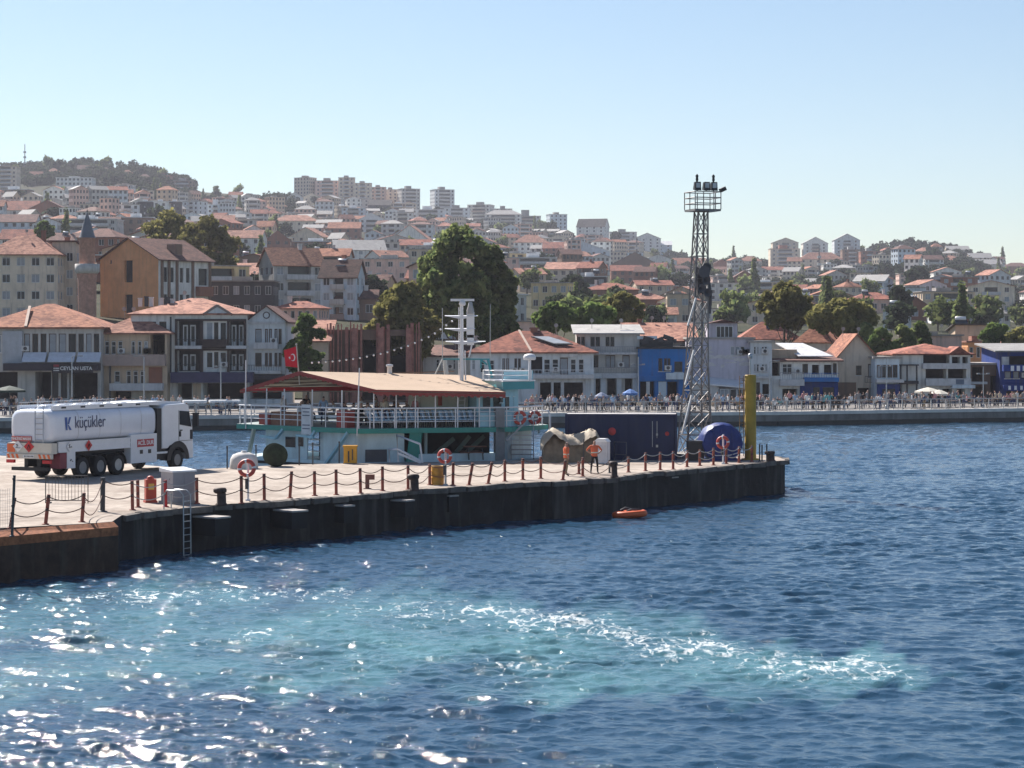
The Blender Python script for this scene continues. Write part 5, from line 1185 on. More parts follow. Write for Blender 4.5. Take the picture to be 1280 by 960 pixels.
# flag on its staff
b = P(374.5,470,128.5); t_ = P(370.5,431,128.5); fl = thing("flag", "red Turkish flag with white crescent and star on a pole above the ferry", "flag", b)
mb = MB(); mb.tube([(0,0,-.5), t_-b], .035, 7); mb.lathe([(.05,0),(.06,.05),(0,.1)], 8, 0, t_-b); mb.build("staff", M("staff_pale",(.5,.45,.4)), fl)
V = []; nx, ny = 14, 12; s = F/128.5; ox = (370.7-374.5)/s
W_, Hf = .86, 1.22
def fpos(u, w):   # u from staff outward, w downward
    x = ox - u*W_*(.92) + w*.10 + .05*u; z = (470-433)/s - w*Hf*(1-.25*u) - .22*u
    return Vector((x, .10*math.sin(u*7+w*2)*u, z))
mb = MB(); mb._add([fpos(i/nx, j/ny) for i in range(nx+1) for j in range(ny+1)], [[i*(ny+1)+j,(i+1)*(ny+1)+j,(i+1)*(ny+1)+j+1,i*(ny+1)+j+1] for i in range(nx) for j in range(ny)], 0, True)
cl = mb.build("cloth", M("flag_red", (0.62,0.012,0.03), rough=.7, var=.06), fl, fix=False)
mb = MB(); pts = []
def disc_pts(cx, cy, r_, a0, a1, n): return [(cx+r_*math.cos(a0+(a1-a0)*i/n), cy+r_*math.sin(a0+(a1-a0)*i/n)) for i in range(n+1)]
for i in range(24):
    a = R(50)+R(260)*i/24; b2 = R(50)+R(260)*(i+1)/24
    def ring_(a_): 
        o_ = (.36+.19*math.cos(a_), .5+.19*math.sin(a_)); i_ = (.40+.15*math.cos(a_), .5+.15*math.sin(a_)); return o_, i_
    (o1,i1),(o2,i2) = ring_(a), ring_(b2)
    for dy in (-.015, .015): mb.quad(*[fpos(q[0], q[1])+Vector((0,dy,0)) for q in (o1,o2,i2,i1)])
for k in range(5):
    a = 2*math.pi*k/5
    for dy in (-.016, .016):
        mb.poly([fpos(.60+r_*math.cos(t), .5+r_*math.sin(t))+Vector((0,dy,0)) for r_, t in ((.10,a),(.04,a+.63),(0,0),(.04,a-.63))])
mb.build("crescent_and_star", WHITE, cl, fix=False)
# string of bulbs above the awning
o = thing("string_lights", "string of small white bulbs sagging from the ferry mast across the brown slatted building", "string lights", P(470,470,131))
pts = [P(390,452,131), P(420,450,131), P(450,446,131), P(480,440,131), P(510,431,131), P(540,418,131), P(565,400,131)]
base = P(470,470,131); mb = MB(); mb.tube([p-base for p in pts], .012, 4); mb.build("wire", BLACK, o)
for i in range(22):
    t = i/21*6; k = min(int(t),5); p = pts[k].lerp(pts[k+1], t-k)-base; mb = MB(); mb.lathe([(0,.0),(.055,-.04),(.06,-.09),(0,-.14)], 7, 0, p); mb.build("bulb", WHITE, o)
# ------------------------------------------------------------------ houses
WALLS = {'white': (0.768,0.746,0.702), 'cream': (0.701,0.599,0.471), 'grey': (0.531,0.514,0.482), 'beige': (0.678,0.565,0.449), 'pink': (0.723,0.497,0.417), 'orange': (0.746,0.350,0.164), 'lavender': (0.520,0.486,0.548), 'paleblue': (0.588,0.655,0.702),
         'yellow': (0.655,0.508,0.285), 'brick': (0.305,0.136,0.093), 'brown': (0.226,0.147,0.110), 'dark': (.07,.07,.075), 'blue': (.03,.17,.45), 'deepblue': (.02,.05,.22), 'tan': (0.588,0.452,0.329), 'bluewhite': (0.655,0.678,0.691)}
WM = {k: M("wall_" + k, c, rough=.92, var=.14, scale=.5, stain=.4 if k not in ('orange','dark') else .2, rand=.10, spec=.15) for k, c in WALLS.items()}
RM = {'red': roof_mat("tiles_red", (.40,.15,.10), (.14,.05,.04)), 'salmon': roof_mat("tiles_salmon", (.50,.25,.175), (.19,.08,.06)), 'brown': roof_mat("tiles_brown", (.20,.10,.08), (.085,.045,.04)),
      'orange': roof_mat("tiles_orange", (.46,.20,.12), (.17,.06,.04)), 'dark': roof_mat("tiles_dark", (.10,.09,.085), (.05,.045,.045)), 'grey': M("roof_grey_sheet", (.30,.29,.28), rough=.8, var=.2, scale=.5, stain=.5, rand=.15),
      'white': M("roof_white_sheet", (.66,.66,.66), rough=.55, var=.1, scale=.4, stain=.25), 'concrete': M("roof_concrete", (.33,.30,.275), rough=.95, var=.25, scale=.5, stain=.4, rand=.15), 'blue': M("roof_blue_sheet", (.10,.22,.40), rough=.6)}
NAMEC = {'bluewhite': 'bluish white', 'paleblue': 'pale blue', 'deepblue': 'deep blue', 'dark': 'dark', 'lavender': 'lavender grey'}
ROOFN = {'red': 'red tiled', 'salmon': 'salmon tiled', 'brown': 'brown tiled', 'orange': 'orange tiled', 'dark': 'dark', 'grey': 'grey', 'white': 'white', 'concrete': 'concrete', 'blue': 'blue'}
FRAME = M("window_frame_white", (.66,.66,.66), rough=.5, var=.05); FRAMED = M("window_frame_brown", (.12,.07,.05), rough=.6); CURT = M("curtain_pale", (.34,.36,.38), rough=.9, var=.2, scale=1.2)

def wallface(mb, p0, p1, z0, z1, ops, m=0):
    """vertical wall from p0 to p1 (outside on the right hand) with recessed openings (u0,z0,u1,z1,depth,back material)"""
    p0, p1 = Vector((p0[0], p0[1], 0)), Vector((p1[0], p1[1], 0)); d = p1-p0; L_ = d.length; d /= L_; n = Vector((d.y, -d.x, 0))
    us = sorted({0.0, L_, *[min(max(o[0],0),L_) for o in ops], *[min(max(o[2],0),L_) for o in ops]}); zs = sorted({z0, z1, *[o[1] for o in ops], *[o[3] for o in ops]})
    def pt(u, z, dep=0): return tuple(p0 + d*u - n*dep + Vector((0,0,z)))
    for a, b in zip(us[:-1], us[1:]):
        # merge free cells vertically
        run = None
        for c, e in zip(zs[:-1], zs[1:]):
            um, zm = (a+b)/2, (c+e)/2
            if any(o[0] < um < o[2] and o[1] < zm < o[3] for o in ops):
                if run is not None: mb.quad(pt(a,run),pt(b,run),pt(b,c),pt(a,c),m); run = None
            elif run is None: run = c
        if run is not None: mb.quad(pt(a,run),pt(b,run),pt(b,zs[-1]),pt(a,zs[-1]),m)
    for (a, c, b, e, dep, bm) in ops:
        mb.quad(pt(a,c),pt(b,c),pt(b,c,dep),pt(a,c,dep),m); mb.quad(pt(a,e,dep),pt(b,e,dep),pt(b,e),pt(a,e),m)
        mb.quad(pt(a,c),pt(a,c,dep),pt(a,e,dep),pt(a,e),m); mb.quad(pt(b,c,dep),pt(b,c),pt(b,e),pt(b,e,dep),m)
        mb.quad(pt(a,c,dep),pt(b,c,dep),pt(b,e,dep),pt(a,e,dep),bm)

def roof_part(kind, w, d, h, rh, oh=.45, mat=None, name="roof", parent=None, mslope=None):
    """roof over a footprint centred on the origin; h eave height"""
    mb = MB(); a, b = w/2+oh, d/2+oh; t = .16
    def shell(top, faces):
        n = len(top); mb._add([tuple(v) for v in top] + [(v[0],v[1],v[2]-t) for v in top], faces + [[i+n for i in f[::-1]] for f in faces], 0)
    if kind == 'hip':
        if w >= d: r = max(a-b, .3)*.95; ridge = [(-r,0,h+rh),(r,0,h+rh)]; fs = [[0,1,5,4],[1,2,5],[2,3,4,5],[3,0,4]]
        else: r = max(b-a, .3)*.95; ridge = [(0,-r,h+rh),(0,r,h+rh)]; fs = [[0,1,4],[1,2,5,4],[2,3,5],[3,0,4,5]]
        shell([(-a,-b,h),(a,-b,h),(a,b,h),(-a,b,h)] + ridge, fs)
        mb._add([(-a,-b,h-t),(a,-b,h-t),(a,b,h-t),(-a,b,h-t),(-a,-b,h),(a,-b,h),(a,b,h),(-a,b,h)], [[0,1,5,4],[1,2,6,5],[2,3,7,6],[3,0,4,7]], 0)
        for e in (-1,1): pass
        o = mb.build(name, mat, parent, fix=False)
    elif kind in ('gablex', 'gabley'):
        k = rh*oh/(d/2 if kind == 'gablex' else w/2)
        if kind == 'gablex': q = [(-a,-b,h-k),(a,-b,h-k),(a,0,h+rh),(-a,0,h+rh),(-a,b,h-k),(a,b,h-k)]
        else: q = [(-a,-b,h-k),(-a,b,h-k),(0,b,h+rh),(0,-b,h+rh),(a,-b,h-k),(a,b,h-k)]
        q = [Vector(v)+Vector((0,0,.06)) for v in q]
        shell(q, [[0,1,2,3],[3,2,5,4]])
        lo = [v-Vector((0,0,t)) for v in q]
        for i, j in ((0,1),(4,5),(0,3),(3,4),(1,2),(2,5)): mb.quad(q[i], q[j], lo[j], lo[i])
        o = mb.build(name, mat, parent, fix=False)
    elif kind in ('shedf', 'shedb'):
        z0, z1 = (h, h+rh) if kind == 'shedf' else (h+rh, h)
        q = [(-a,-b,z0),(a,-b,z0),(a,b,z1),(-a,b,z1)]; mb._add(q + [(v[0],v[1],v[2]+t) for v in q], [[0,1,2,3],[4,5,6,7],[0,1,5,4],[1,2,6,5],[2,3,7,6],[3,0,4,7]], 0)
        o = mb.build(name, mat, parent)
    else:
        oh2 = min(oh, .3); a, b = w/2+oh2, d/2+oh2
        mb.box(-a,-b,h,a,b,h+.22); 
        if rh > .3: mb.box(-a*.35,-b*.3,h+.22,a*.2,b*.5,h+rh); 
        o = mb.build(name, mat, parent)
    return o
def gable_tri(mb, kind, w, d, h, rh):
    if kind == 'gablex':
        for x in (-w/2, w/2): mb.poly([(x,-d/2,h),(x,d/2,h),(x,0,h+rh)])
    elif kind == 'gabley':
        for y in (-d/2, d/2): mb.poly([(-w/2,y,h),(w/2,y,h),(0,y,h+rh)])
    elif kind == 'shedf':
        for x in (-w/2, w/2): mb.poly([(x,-d/2,h),(x,d/2,h),(x,d/2,h+rh)])
        mb.quad((-w/2,d/2,h),(w/2,d/2,h),(w/2,d/2,h+rh),(-w/2,d/2,h+rh))
    elif kind == 'shedb':
        for x in (-w/2, w/2): mb.poly([(x,-d/2,h),(x,d/2,h),(x,-d/2,h+rh)])
        mb.quad((-w/2,-d/2,h),(w/2,-d/2,h),(w/2,-d/2,h+rh),(-w/2,-d/2,h+rh))

_wcache = {}
def window_mesh(w, h, kind=0):
    key = (round(w,1), round(h,1), kind)
    if key not in _wcache:
        w, h = key[0], key[1]; mb = MB(); t = .07
        mb.box(-w/2,0,0,-w/2+t,.1,h,0); mb.box(w/2-t,0,0,w/2,.1,h,0); mb.box(-w/2+t,0,0,w/2-t,.1,t,0); mb.box(-w/2+t,0,h-t,w/2-t,.1,h,0)
        if w > .9: mb.box(-t/2,.01,t,t/2,.09,h-t,0)
        if kind == 2: mb.box(-w/2+t,.02,h*.62,w/2-t,.08,h*.66,0)
        fm = mb.mesh("window", [FRAME if kind != 1 else FRAMED])
        mb = MB(); mb.box(-w/2+t,.05,t,w/2-t,.075,h-t,0); r2 = (hash(key) % 7)
        pm = mb.mesh("pane", [GLASS])
        mb = MB(); mb.box(-w/2-.08,-.12,-.09,w/2+.08,.02,0); sm_ = mb.mesh("sill", [OFFWHITE])
        _wcache[key] = (fm, pm, sm_)
    return _wcache[key]
def add_window(parent, x, y, z, w, h, rz=0, kind=0, sub=True, sill=False):
    fm, pm, sm_ = window_mesh(w, h, kind)
    o = link("window", fm, parent); o.location = (x, y, z); o.rotation_euler = (0, 0, rz)
    p = link("pane", pm, o)
    if rnd.random() < .3: p.material_slots[0].link = 'OBJECT'; p.material_slots[0].material = CURT
    if sill: link("sill", sm_, o)
    return o

class House:
    """front row house whose facade is laid out in photo columns and rows at the distance Y"""
    def __init__(s, name, label, px0, px1, eave, base, Y, depth, wall, cat="house", group="houses along the waterfront promenade"):
        s.Y = Y; s.s = F/Y; s.px0, s.px1 = px0, px1; s.cx = (px0+px1)/2
        s.z0 = QZ; s.X = (s.cx-640)/s.s
        s.o = thing(name, label, cat, (s.X, Y, s.z0), 0, group); s.w = (px1-px0)/s.s; s.d = depth; s.h = s.Z(eave); s.ops = []; s.sideops = {1: [], -1: []}
        s.wall = wall; s.wins = []; s.top = 0; s.gab = None
    def U(s, px): return (px-s.cx)/s.s
    def Z(s, py): return H-(py-YH)/s.s-s.z0
    def win(s, x0, y0, x1, y1, n=1, kind=0, gap=.25):
        u0, u1, z0, z1 = s.U(x0), s.U(x1), s.Z(y1), s.Z(y0); w = (u1-u0-gap*(n-1))/n
        for i in range(n):
            a = u0+i*(w+gap); s.ops.append((a+s.w/2, z0, a+w+s.w/2, z1, .2, 1)); s.wins.append((a+w/2, -s.d*0+.08, z0, w, z1-z0, kind))
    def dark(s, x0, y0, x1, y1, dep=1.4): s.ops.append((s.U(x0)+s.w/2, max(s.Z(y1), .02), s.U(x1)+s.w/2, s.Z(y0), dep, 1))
    def part(s, name, mat, fn, parent=None):
        mb = MB(); fn(mb); return mb.build(name, mat, parent or s.o)
    def slab(s, name, x0, y0, x1, y1, dep0, dep1, mat):   # box from dep0 in front of the facade to dep1 (negative = behind)
        mb = MB(); mb.box(s.U(x0), -dep0, s.Z(y1), s.U(x1), -dep1, s.Z(y0)); return mb.build(name, mat, s.o)
    def rail(s, x0, y0, x1, y1, dep, mat=None, n=None):
        mb = MB(); a, b, z0, z1 = s.U(x0), s.U(x1), s.Z(y1), s.Z(y0); n = n or max(3, int((b-a)/.25))
        mb.box(a,-dep-.03,z1-.05,b,-dep+.03,z1); mb.box(a,-dep-.02,z0,b,-dep+.02,z0+.04)
        for i in range(n+1): x = a+(b-a)*i/n; mb.box(x-.015,-dep-.015,z0,x+.015,-dep+.015,z1)
        return mb.build("balcony_rail", mat or DSTEEL, s.o)
    def finish(s, roof=None, rh=0, rmat=None, oh=.5, chimney=(), rdep=None):
        mb = MB(); w, d, h = s.w, s.d, s.h
        wallface(mb, (-w/2,0), (w/2,0), 0, h, s.ops); wallface(mb, (w/2,0), (w/2,d), 0, h, []); wallface(mb, (w/2,d), (-w/2,d), 0, h, []); wallface(mb, (-w/2,d), (-w/2,0), 0, h, [])
        mb.quad((-w/2,0,h),(w/2,0,h),(w/2,d,h),(-w/2,d,h))
        tri = MB()
        if roof: gable_tri(tri, roof, w, d, h, rh)
        mb._add([(v[0], v[1]+d/2, v[2]) for v in tri.v], tri.f, 0)
        s.wo = mb.build("wall", [s.wall, DARKIN], s.o, fix=False)
        if roof:
            r = roof_part(roof, w, d, h, rh, oh, rmat, "roof", s.o); r.location = (0, d/2, 0); s.roof = r
            for (px, top, wpx) in chimney:
                c = MB(); u = s.U(px); ww = wpx/s.s; c.box(u-ww/2,-ww/2,h+.2,u+ww/2,ww/2,s.Z(top)); c.box(u-ww*.65,-ww*.65,s.Z(top)-.18,u+ww*.65,ww*.65,s.Z(top)-.02); c.build("chimney", WM['brick'], r)
        for (x, y, z, ww, hh, k) in s.wins: add_window(s.o, x, y, z, ww, hh, 0, k, sill=True)
        for k in range(rnd.choice((1,2,3))):      # air conditioners and cables on the facade
            if not s.wins: break
            x, y, z, ww, hh, kk = rnd.choice(s.wins); c = MB(); xx = x+ww/2+.62
            if xx > s.w/2-.5: continue
            c.box(xx-.38,-.36,z+.1,xx+.38,-.04,z+.65); ac = c.build("air_conditioner", OFFWHITE, s.o); c = MB(); c.lathe([(.2,-.375),(.2,-.362)], 12, 0, (xx,0,z+.37), 'y'); c.build("fan", DSTEEL, ac)
        if roof:
            for k in range(rnd.choice((0,1,2))):
                x = s.w*rnd.uniform(-.35,.35); c = MB(); c.tube([(x,0,h+rh*.4),(x,0,h+rh+.8)], .03, 5); c.lathe([(0,.0),(.15,-.04),(.23,-.11)], 12, 0, (x,-.12,h+rh+.6), 'y'); c.build("satellite_dish", CONC, r)
        return s.o
AWNW = M("awning_white", (.58,.60,.66), rough=.8); AWND = M("canopy_dark", (.045,.04,.05), rough=.8); BALW = M("balcony_white", (.56,.55,.55), rough=.8, stain=.3); BALP = M("balcony_beige_pink", (.40,.30,.26), rough=.85, stain=.25)
# L1 restaurant with the big hipped roof
h = House("restaurant_house", "grey two storey restaurant house with white awnings and a dark sign, left edge", -30, 126, 409, 500, 236, 12, WM['grey'], "restaurant")
h.win(-20, 418, 2, 441, 2); h.win(9, 418, 25, 440, 1, 2)
h.win(30, 417, 58, 442, 3, 1); h.win(61, 417, 95, 442, 3, 1); h.win(98, 417, 124, 442, 3, 1)
h.dark(-28, 465, 22, 499, 3); h.dark(44, 465, 64, 499, 3.5); h.dark(86, 466, 122, 499, 3)
h.win(65, 465, 84, 498, 2, 1)
h.slab("bay_panel", 4, 414, 28.5, 456, .35, .0, M("bay_pale_grey", (.40,.42,.45), stain=.2)); h.win(10, 419, 25, 441, 1)
for a, b in ((30, 59), (62, 95), (98, 127)):
    def f(mb, a=a, b=b):
        u0, u1 = h.U(a), h.U(b); z1, z0 = h.Z(441), h.Z(452.5); mb._add([(u0,-.1,z1),(u1,-.1,z1),(u1,-1.2,z0),(u0,-1.2,z0),(u0,-.1,z1+.06),(u1,-.1,z1+.06),(u1,-1.2,z0+.06),(u0,-1.2,z0+.06)],[[0,1,2,3],[4,5,6,7],[0,1,5,4],[1,2,6,5],[2,3,7,6],[3,0,4,7]],0)
    h.part("awning", AWNW, f)
h.slab("canopy", 8, 454, 126, 463, 1.6, .0, AWND); sg = h.slab("sign_board", 69, 454.5, 120, 466, 1.72, 1.6, M("sign_black", (.03,.025,.03)))
t = text_mesh("sign_lettering", "CEYLAN USTA", .52, M("sign_letters_white", (.72,.70,.68), var=0), sg, bold=.012); t.location = (h.U(99), -1.73, h.Z(460.3)); t.rotation_euler = (R(90),0,0)
mb = MB(); mb.box(h.U(71),-1.735,h.Z(458.3),h.U(78),-1.722,h.Z(455.5)); mb.build("sign_emblem", M("emblem_red_dull",(.33,.06,.07)), sg); mb = MB(); mb.box(h.U(71),-1.735,h.Z(460.8),h.U(78),-1.722,h.Z(459.4)); mb.box(h.U(71),-1.735,h.Z(463.4),h.U(78),-1.722,h.Z(462)); mb.build("sign_bars", OFFWHITE, sg)
h.finish('hip', 2.55, RM['orange'], .5)
mb = MB(); mb.beam((h.U(26),1.2+3.2,h.h+2.25),(h.U(33),-.42,h.h+.08),.28,.14); mb.build("ridge_flashing", M("ridge_pale",(.55,.42,.34)), h.roof).location = (0,-h.d/2,0)
# L2
h = House("balcony_house", "brownish grey house with beige balcony parapet between restaurant and large white house", 124, 209, 416, 500, 238, 9, WM['tan'])
h.win(131, 426, 153, 443, 3, 2); h.win(164, 426, 185, 443, 3, 2); h.dark(188, 418, 206, 443, 2.0)
h.win(143, 464, 150, 478, 1, 2); h.win(158, 463, 181, 480, 3, 2); h.dark(140, 489, 204, 499, 2.5)
h.slab("upper_balcony", 127, 443, 208, 457, 1.1, .0, BALP); h.slab("lower_balcony", 139, 479, 205, 488, 1.1, .0, BALW)
h.slab("brown_shutter", 186, 459, 203, 479, .06, .0, WM['brick']); h.slab("balcony_post", 138.5, 457, 140.5, 500, 1.0, .8, DSTEEL)
h.finish('hip', 2.0, RM['salmon'], .55)
# L3 big white house with loggias
h = House("loggia_house", "large white three storey house with two rows of dark wooden loggias", 164, 309, 392, 500, 240, 11, WM['white'])
for a, b in ((175,183),(187,195),(199,208)): h.win(a, 402, b, 413, 1, 1)
h.win(188, 425, 197, 445, 1, 1)
for y0, y1, nm in ((401, 433, "upper"), (438, 464, "lower")):
    h.dark(222, y0, 251, y1, 1.2); h.dark(286, y0, 307, y1, 1.2)
    for a, b in ((227,233),(236,243),(288,294),(297,303)):
        mb = MB(); mb.box(h.U(a),1.05,h.Z(y1-1),h.U(b),1.15,h.Z(y0+5)); f_ = mb.build("loggia_door", FRAME, h.o); mb = MB(); mb.box(h.U(a)+.12,1.02,h.Z(y1-6),h.U(b)-.12,1.06,h.Z(y0+7)); mb.build("pane", GLASS, f_)
    h.rail(222, y1-9, 251, y1, .02); h.rail(286, y1-9, 307, y1, .02)
for y0, y1 in ((403, 425), (440, 460)): h.win(258, y0, 266, y1, 1, 0); h.win(267.5, y0, 273, y1, 1, 1); h.win(275, y0, 283, y1, 1, 0)
WD = M("dark_timber", (.06,.04,.035), rough=.7, var=.3)
for (a, b, y0, y1) in ((250,254,400,466),(284,287,400,466),(219,222,401,466),(306,308,401,466)): h.slab("timber_post", a, y0, b, y1, .18, .0, WD)
for y in (400, 437, 434): h.slab("timber_beam", 219, y-1.3, 308, y+1.3, .22, .0, WD)
h.slab("upper_balcony", 220, 432, 253, 436, .9, .0, BALW); h.slab("right_balcony", 284, 432, 309, 436, .9, .0, BALW)
h.slab("box_balcony", 254, 424, 285, 434, .7, .0, WD)
h.slab("shop_awning", 216, 465, 318, 478, 1.7, .0, M("awning_dark_purple", (.06,.055,.11), rough=.85)); h.dark(222, 479, 240, 499, 3); h.dark(254, 479, 306, 499, 3.5)
h.slab("ground_pier", 241, 480, 251, 499, .1, .0, WM['tan']); h.slab("corner_pipe", 212.5, 396, 214.5, 466, .12, .0, DSTEEL)
h.finish('hip', 1.75, RM['salmon'], .4, chimney=())
def ped(mb):
    a, b, c = h.U(255), h.U(290), h.U(272); z0, z1 = h.Z(393.5), h.Z(382.5)
    mb._add([(a,-.25,z0),(b,-.25,z0),(c,-.25,z1),(a,4,z0),(b,4,z0),(c,4,z1)],[[0,1,2],[3,5,4],[0,3,4,1],[1,4,5,2],[2,5,3,0]],0)
h.part("pediment", WM['bluewhite'], ped)
def pedr(mb):
    a, b, c = h.U(254), h.U(291), h.U(272); z0, z1 = h.Z(393.6), h.Z(381.6); mb.beam((a,-.32,z0),(c,-.32,z1),.14,.25); mb.beam((b,-.32,z0),(c,-.32,z1),.14,.25)
h.part("pediment_edge", M("edge_grey_brown",(.25,.2,.18)), pedr)
for px, z in ((168,372),(176,370),(182,371),(195,372),(204,371),(209,373)):
    c = MB(); u = h.U(px); c.box(u-.2,3.6,h.h+.8,u+.2,4.0,h.Z(z+1)); c.box(u-.25,3.55,h.Z(z+1),u+.25,4.05,h.Z(z-.5)); c.build("flue", DSTEEL if px in (176,204) else OFFWHITE, h.roof).location = (0,-h.d/2,0)
# L4 narrow grey gable house
h = House("gable_house", "narrow blue grey gabled house beside the large white loggia house", 309, 357, 400, 500, 241, 10, WM['bluewhite'])
for y0, y1 in ((411, 430), (441, 458)): h.win(319, y0, 327, y1, 1, 1); h.win(331, y0, 340, y1, 2, 1, .1); h.win(343, y0, 352, y1, 2, 1, .1)
h.slab("upper_balcony", 318, 428, 348, 436, .8, .0, BALW); h.rail(309, 456, 352, 464, .5); h.slab("lower_balcony", 309, 463, 352, 467, .9, .0, BALW); h.dark(312, 474, 352, 499, 3)
h.slab("ground_awning", 309, 468, 356, 474, 1.2, .0, AWND); h.slab("cornice", 309, 402, 356, 405, .2, .0, BALW)
mb = MB(); mb.torus((h.U(333),-.03,h.Z(394)), .33, .06, 0, 16, 5, 'y'); 
h.finish('gabley', 1.55, RM['brown'], .35); mb.build("round_window", DSTEEL, h.wo)
# M1 white house with red hip roof
h = House("red_roof_house", "white two storey house with red hipped roof and roof panel right of the ferry mast", 588, 742, 440, 502, 246, 10, WM['bluewhite'])
h.win(562+28, 449, 594, 462, 1, 2)
for a in (628, 643): h.win(a, 448, a+8, 467, 2, 1, .1)
h.win(600, 450, 606, 466, 1, 2); h.win(612, 450, 618, 466, 1, 2)
h.dark(664, 446, 678, 467, 1.0); h.win(680, 449, 698, 466, 2, 2); h.win(700, 447, 710, 468, 1, 1); h.win(713, 449, 730, 466, 2, 2)
h.slab("balcony", 664, 468, 742, 473, .9, .0, BALW); h.rail(664, 462, 742, 469, .85, WHITE, 18)
for a, b in ((675, 689), (692, 701), (705, 729)): h.dark(a, 478, b, 500, 2.2)
for a, b in ((672,675),(689,692),(702,705),(729,732)): h.slab("ground_column", a, 474, b, 501, .15, .0, BALW)
h.slab("dish_panel", 701, 442, 722, 446, .4, .1, OFFWHITE)
h.finish('hip', 2.35, RM['red'], .55, chimney=((668, 409, 9),))
mb = MB(); zz = h.h
q = [Vector((h.U(x), yy, 0)) for x, yy in ((664,2.9),(686,2.9),(717,.9),(693,.9))]
for v in q: v.z = zz + .55*0 + 2.35*(v.y+.55)/(h.d/2+.55) + .16
mb._add([tuple(v) for v in q]+[(v.x,v.y,v.z+.12) for v in q],[[0,1,2,3],[4,5,6,7],[0,1,5,4],[1,2,6,5],[2,3,7,6],[3,0,4,7]],0); sp = mb.build("roof_panel", DSTEEL, h.roof); sp.location = (0,-h.d/2,0)
mb = MB(); c_ = sum(q, Vector())/4; q2 = [c_+(v-c_)*.88+Vector((0,0,.14)) for v in q]; mb.poly(q2); mb.build("glass_sheet", M("roof_glazing",(.40,.42,.44),rough=.2,spec=.7), sp)
mb = MB(); mb.beam((h.U(649),h.d/2,zz+2.42),(h.U(664),-.45,zz+.1),.22,.12); mb.build("hip_cap", M("ridge_pale",(.55,.42,.34)), h.roof).location=(0,-h.d/2,0)
# M2 grey-white three storeys
h = House("shop_house", "grey white three storey house with shop sign and balconies left of the blue house", 722, 800, 418, 502, 250, 9, WM['grey'])
for a, b in ((720+1, 731), (738, 750), (757, 768)): h.win(a, 421, b, 433, 2, 1, .08)
for a, b in ((739, 748), (757, 769), (778, 787)): h.win(a, 444, b, 460, 1, 1)
h.rail(738, 433, 799, 441, .6, M("rail_grey",(.3,.3,.31)), 20); h.slab("upper_balcony", 736, 440.5, 800, 443, .75, .0, BALW); h.rail(735, 459, 799, 466, .55, M("rail_grey",(.3,.3,.31)), 20)
h.slab("shop_frieze", 740, 466.5, 798, 473, .5, .0, WM['bluewhite'])
sg = h.slab("shop_sign", 753, 468, 796, 472.5, .56, .5, M("sign_pale",(.55,.56,.58))); 
for a, b in ((741, 750), (759, 770), (781, 790)): h.dark(a, 473, b, 494, 1.2)
for a in (738.5, 751, 771, 791): h.slab("shop_column", a, 473, a+6, 498, .12, .0, WM['bluewhite'])
h.finish('shedf', 1.0, RM['grey'], .5)
# M3 blue house
h = House("blue_house", "bright blue two storey house with a cluttered dark roof terrace", 798, 862, 436, 502, 249, 8, WM['blue'])
h.win(823, 448, 828, 464, 1, 1); h.win(830, 448, 838, 464, 2, 1, .05); h.win(843, 452, 853, 465, 1, 1)
h.slab("balcony", 832, 466, 862, 474, .8, .0, WM['paleblue']); h.slab("blue_band", 798, 470, 832, 476, .35, .0, WM['blue'])
h.dark(800, 477, 818, 500, 2); h.dark(834, 477, 847, 500, 2); h.slab("white_banner", 807.5, 477, 812, 493, .4, .33, OFFWHITE); h.slab("shop_pier", 823, 477, 833, 500, .1, .0, WM['paleblue'])
o = h.finish('flat', .1, RM['dark'], .2)
h.slab("terrace_shed", 776+1, 413, 795, 426, -3, -5, WM['blue']); h.slab("terrace_box", 800, 425, 842, 436, -.8, -4, WM['dark'])
def cl(mb):
    for k in range(10): mb.cbox((h.U(800)+k*.42+rnd.uniform(-.2,.2), .6+rnd.random()*1.5, h.h+.6+rnd.random()*.7), (rnd.uniform(.5,1.2),.5,rnd.uniform(.2,.5)), 0, (0, rnd.uniform(-.4,.4), rnd.uniform(-.5,.5)))
h.part("terrace_clutter", WM['dark'], cl)
h.slab("terrace_tarp", 797, 420, 822, 424, -.8, -3.2, WM['paleblue'])
# J red roof behind the blue house
h = House("sloping_roof_house", "house with a wide salmon sloping roof behind the blue house", 786, 866, 424, 500, 258, 11, WM['white'])
h.win(850, 432, 860, 446, 1, 1); h.finish('gablex', 1.9, RM['salmon'], .7, chimney=((803,398,5),))
# M4 lavender wall
h = House("lavender_house", "lavender grey house with peeling white plaster and a glazed lean-to shop", 861, 942, 424, 502, 252, 10, WM['lavender'])
h.win(913, 433, 931, 444, 3, 0, .08)
PEEL = M("peeled_plaster", (.60,.57,.56), rough=.95, var=.2)
def peel(mb):
    r3 = random.Random(4)
    for k in range(30):
        u = h.U(r3.uniform(864, 932)); z = h.Z(r3.gauss(450, 5)); n = 8; a0 = r3.random()
        w_, h_ = r3.uniform(.2,.9), r3.uniform(.08,.35)
        mb._add([(u+w_*math.cos(2*math.pi*i/n+a0)*r3.uniform(.6,1), -.015-.0008*k, z+h_*math.sin(2*math.pi*i/n+a0)*r3.uniform(.6,1)) for i in range(n)], [list(range(n))], 0)
h.part("peeled_patch", PEEL, peel)
o = h.finish('flat', .2, RM['concrete'], .2)
def dorm(mb): mb.box(h.U(886),.0+.3,h.h,h.U(922),5,h.Z(404)); 
h.part("attic_storey", WM['lavender'], dorm)
def dr2(mb): a,b,c = h.U(884),h.U(924),h.U(905); mb._add([(a,.0,h.Z(404)),(b,.0,h.Z(404)),(c,.0,h.Z(399.5)),(a,6,h.Z(404)),(b,6,h.Z(404)),(c,6,h.Z(399.5))],[[0,1,2],[3,5,4],[0,3,4,1],[1,4,5,2],[2,5,3,0]],0)
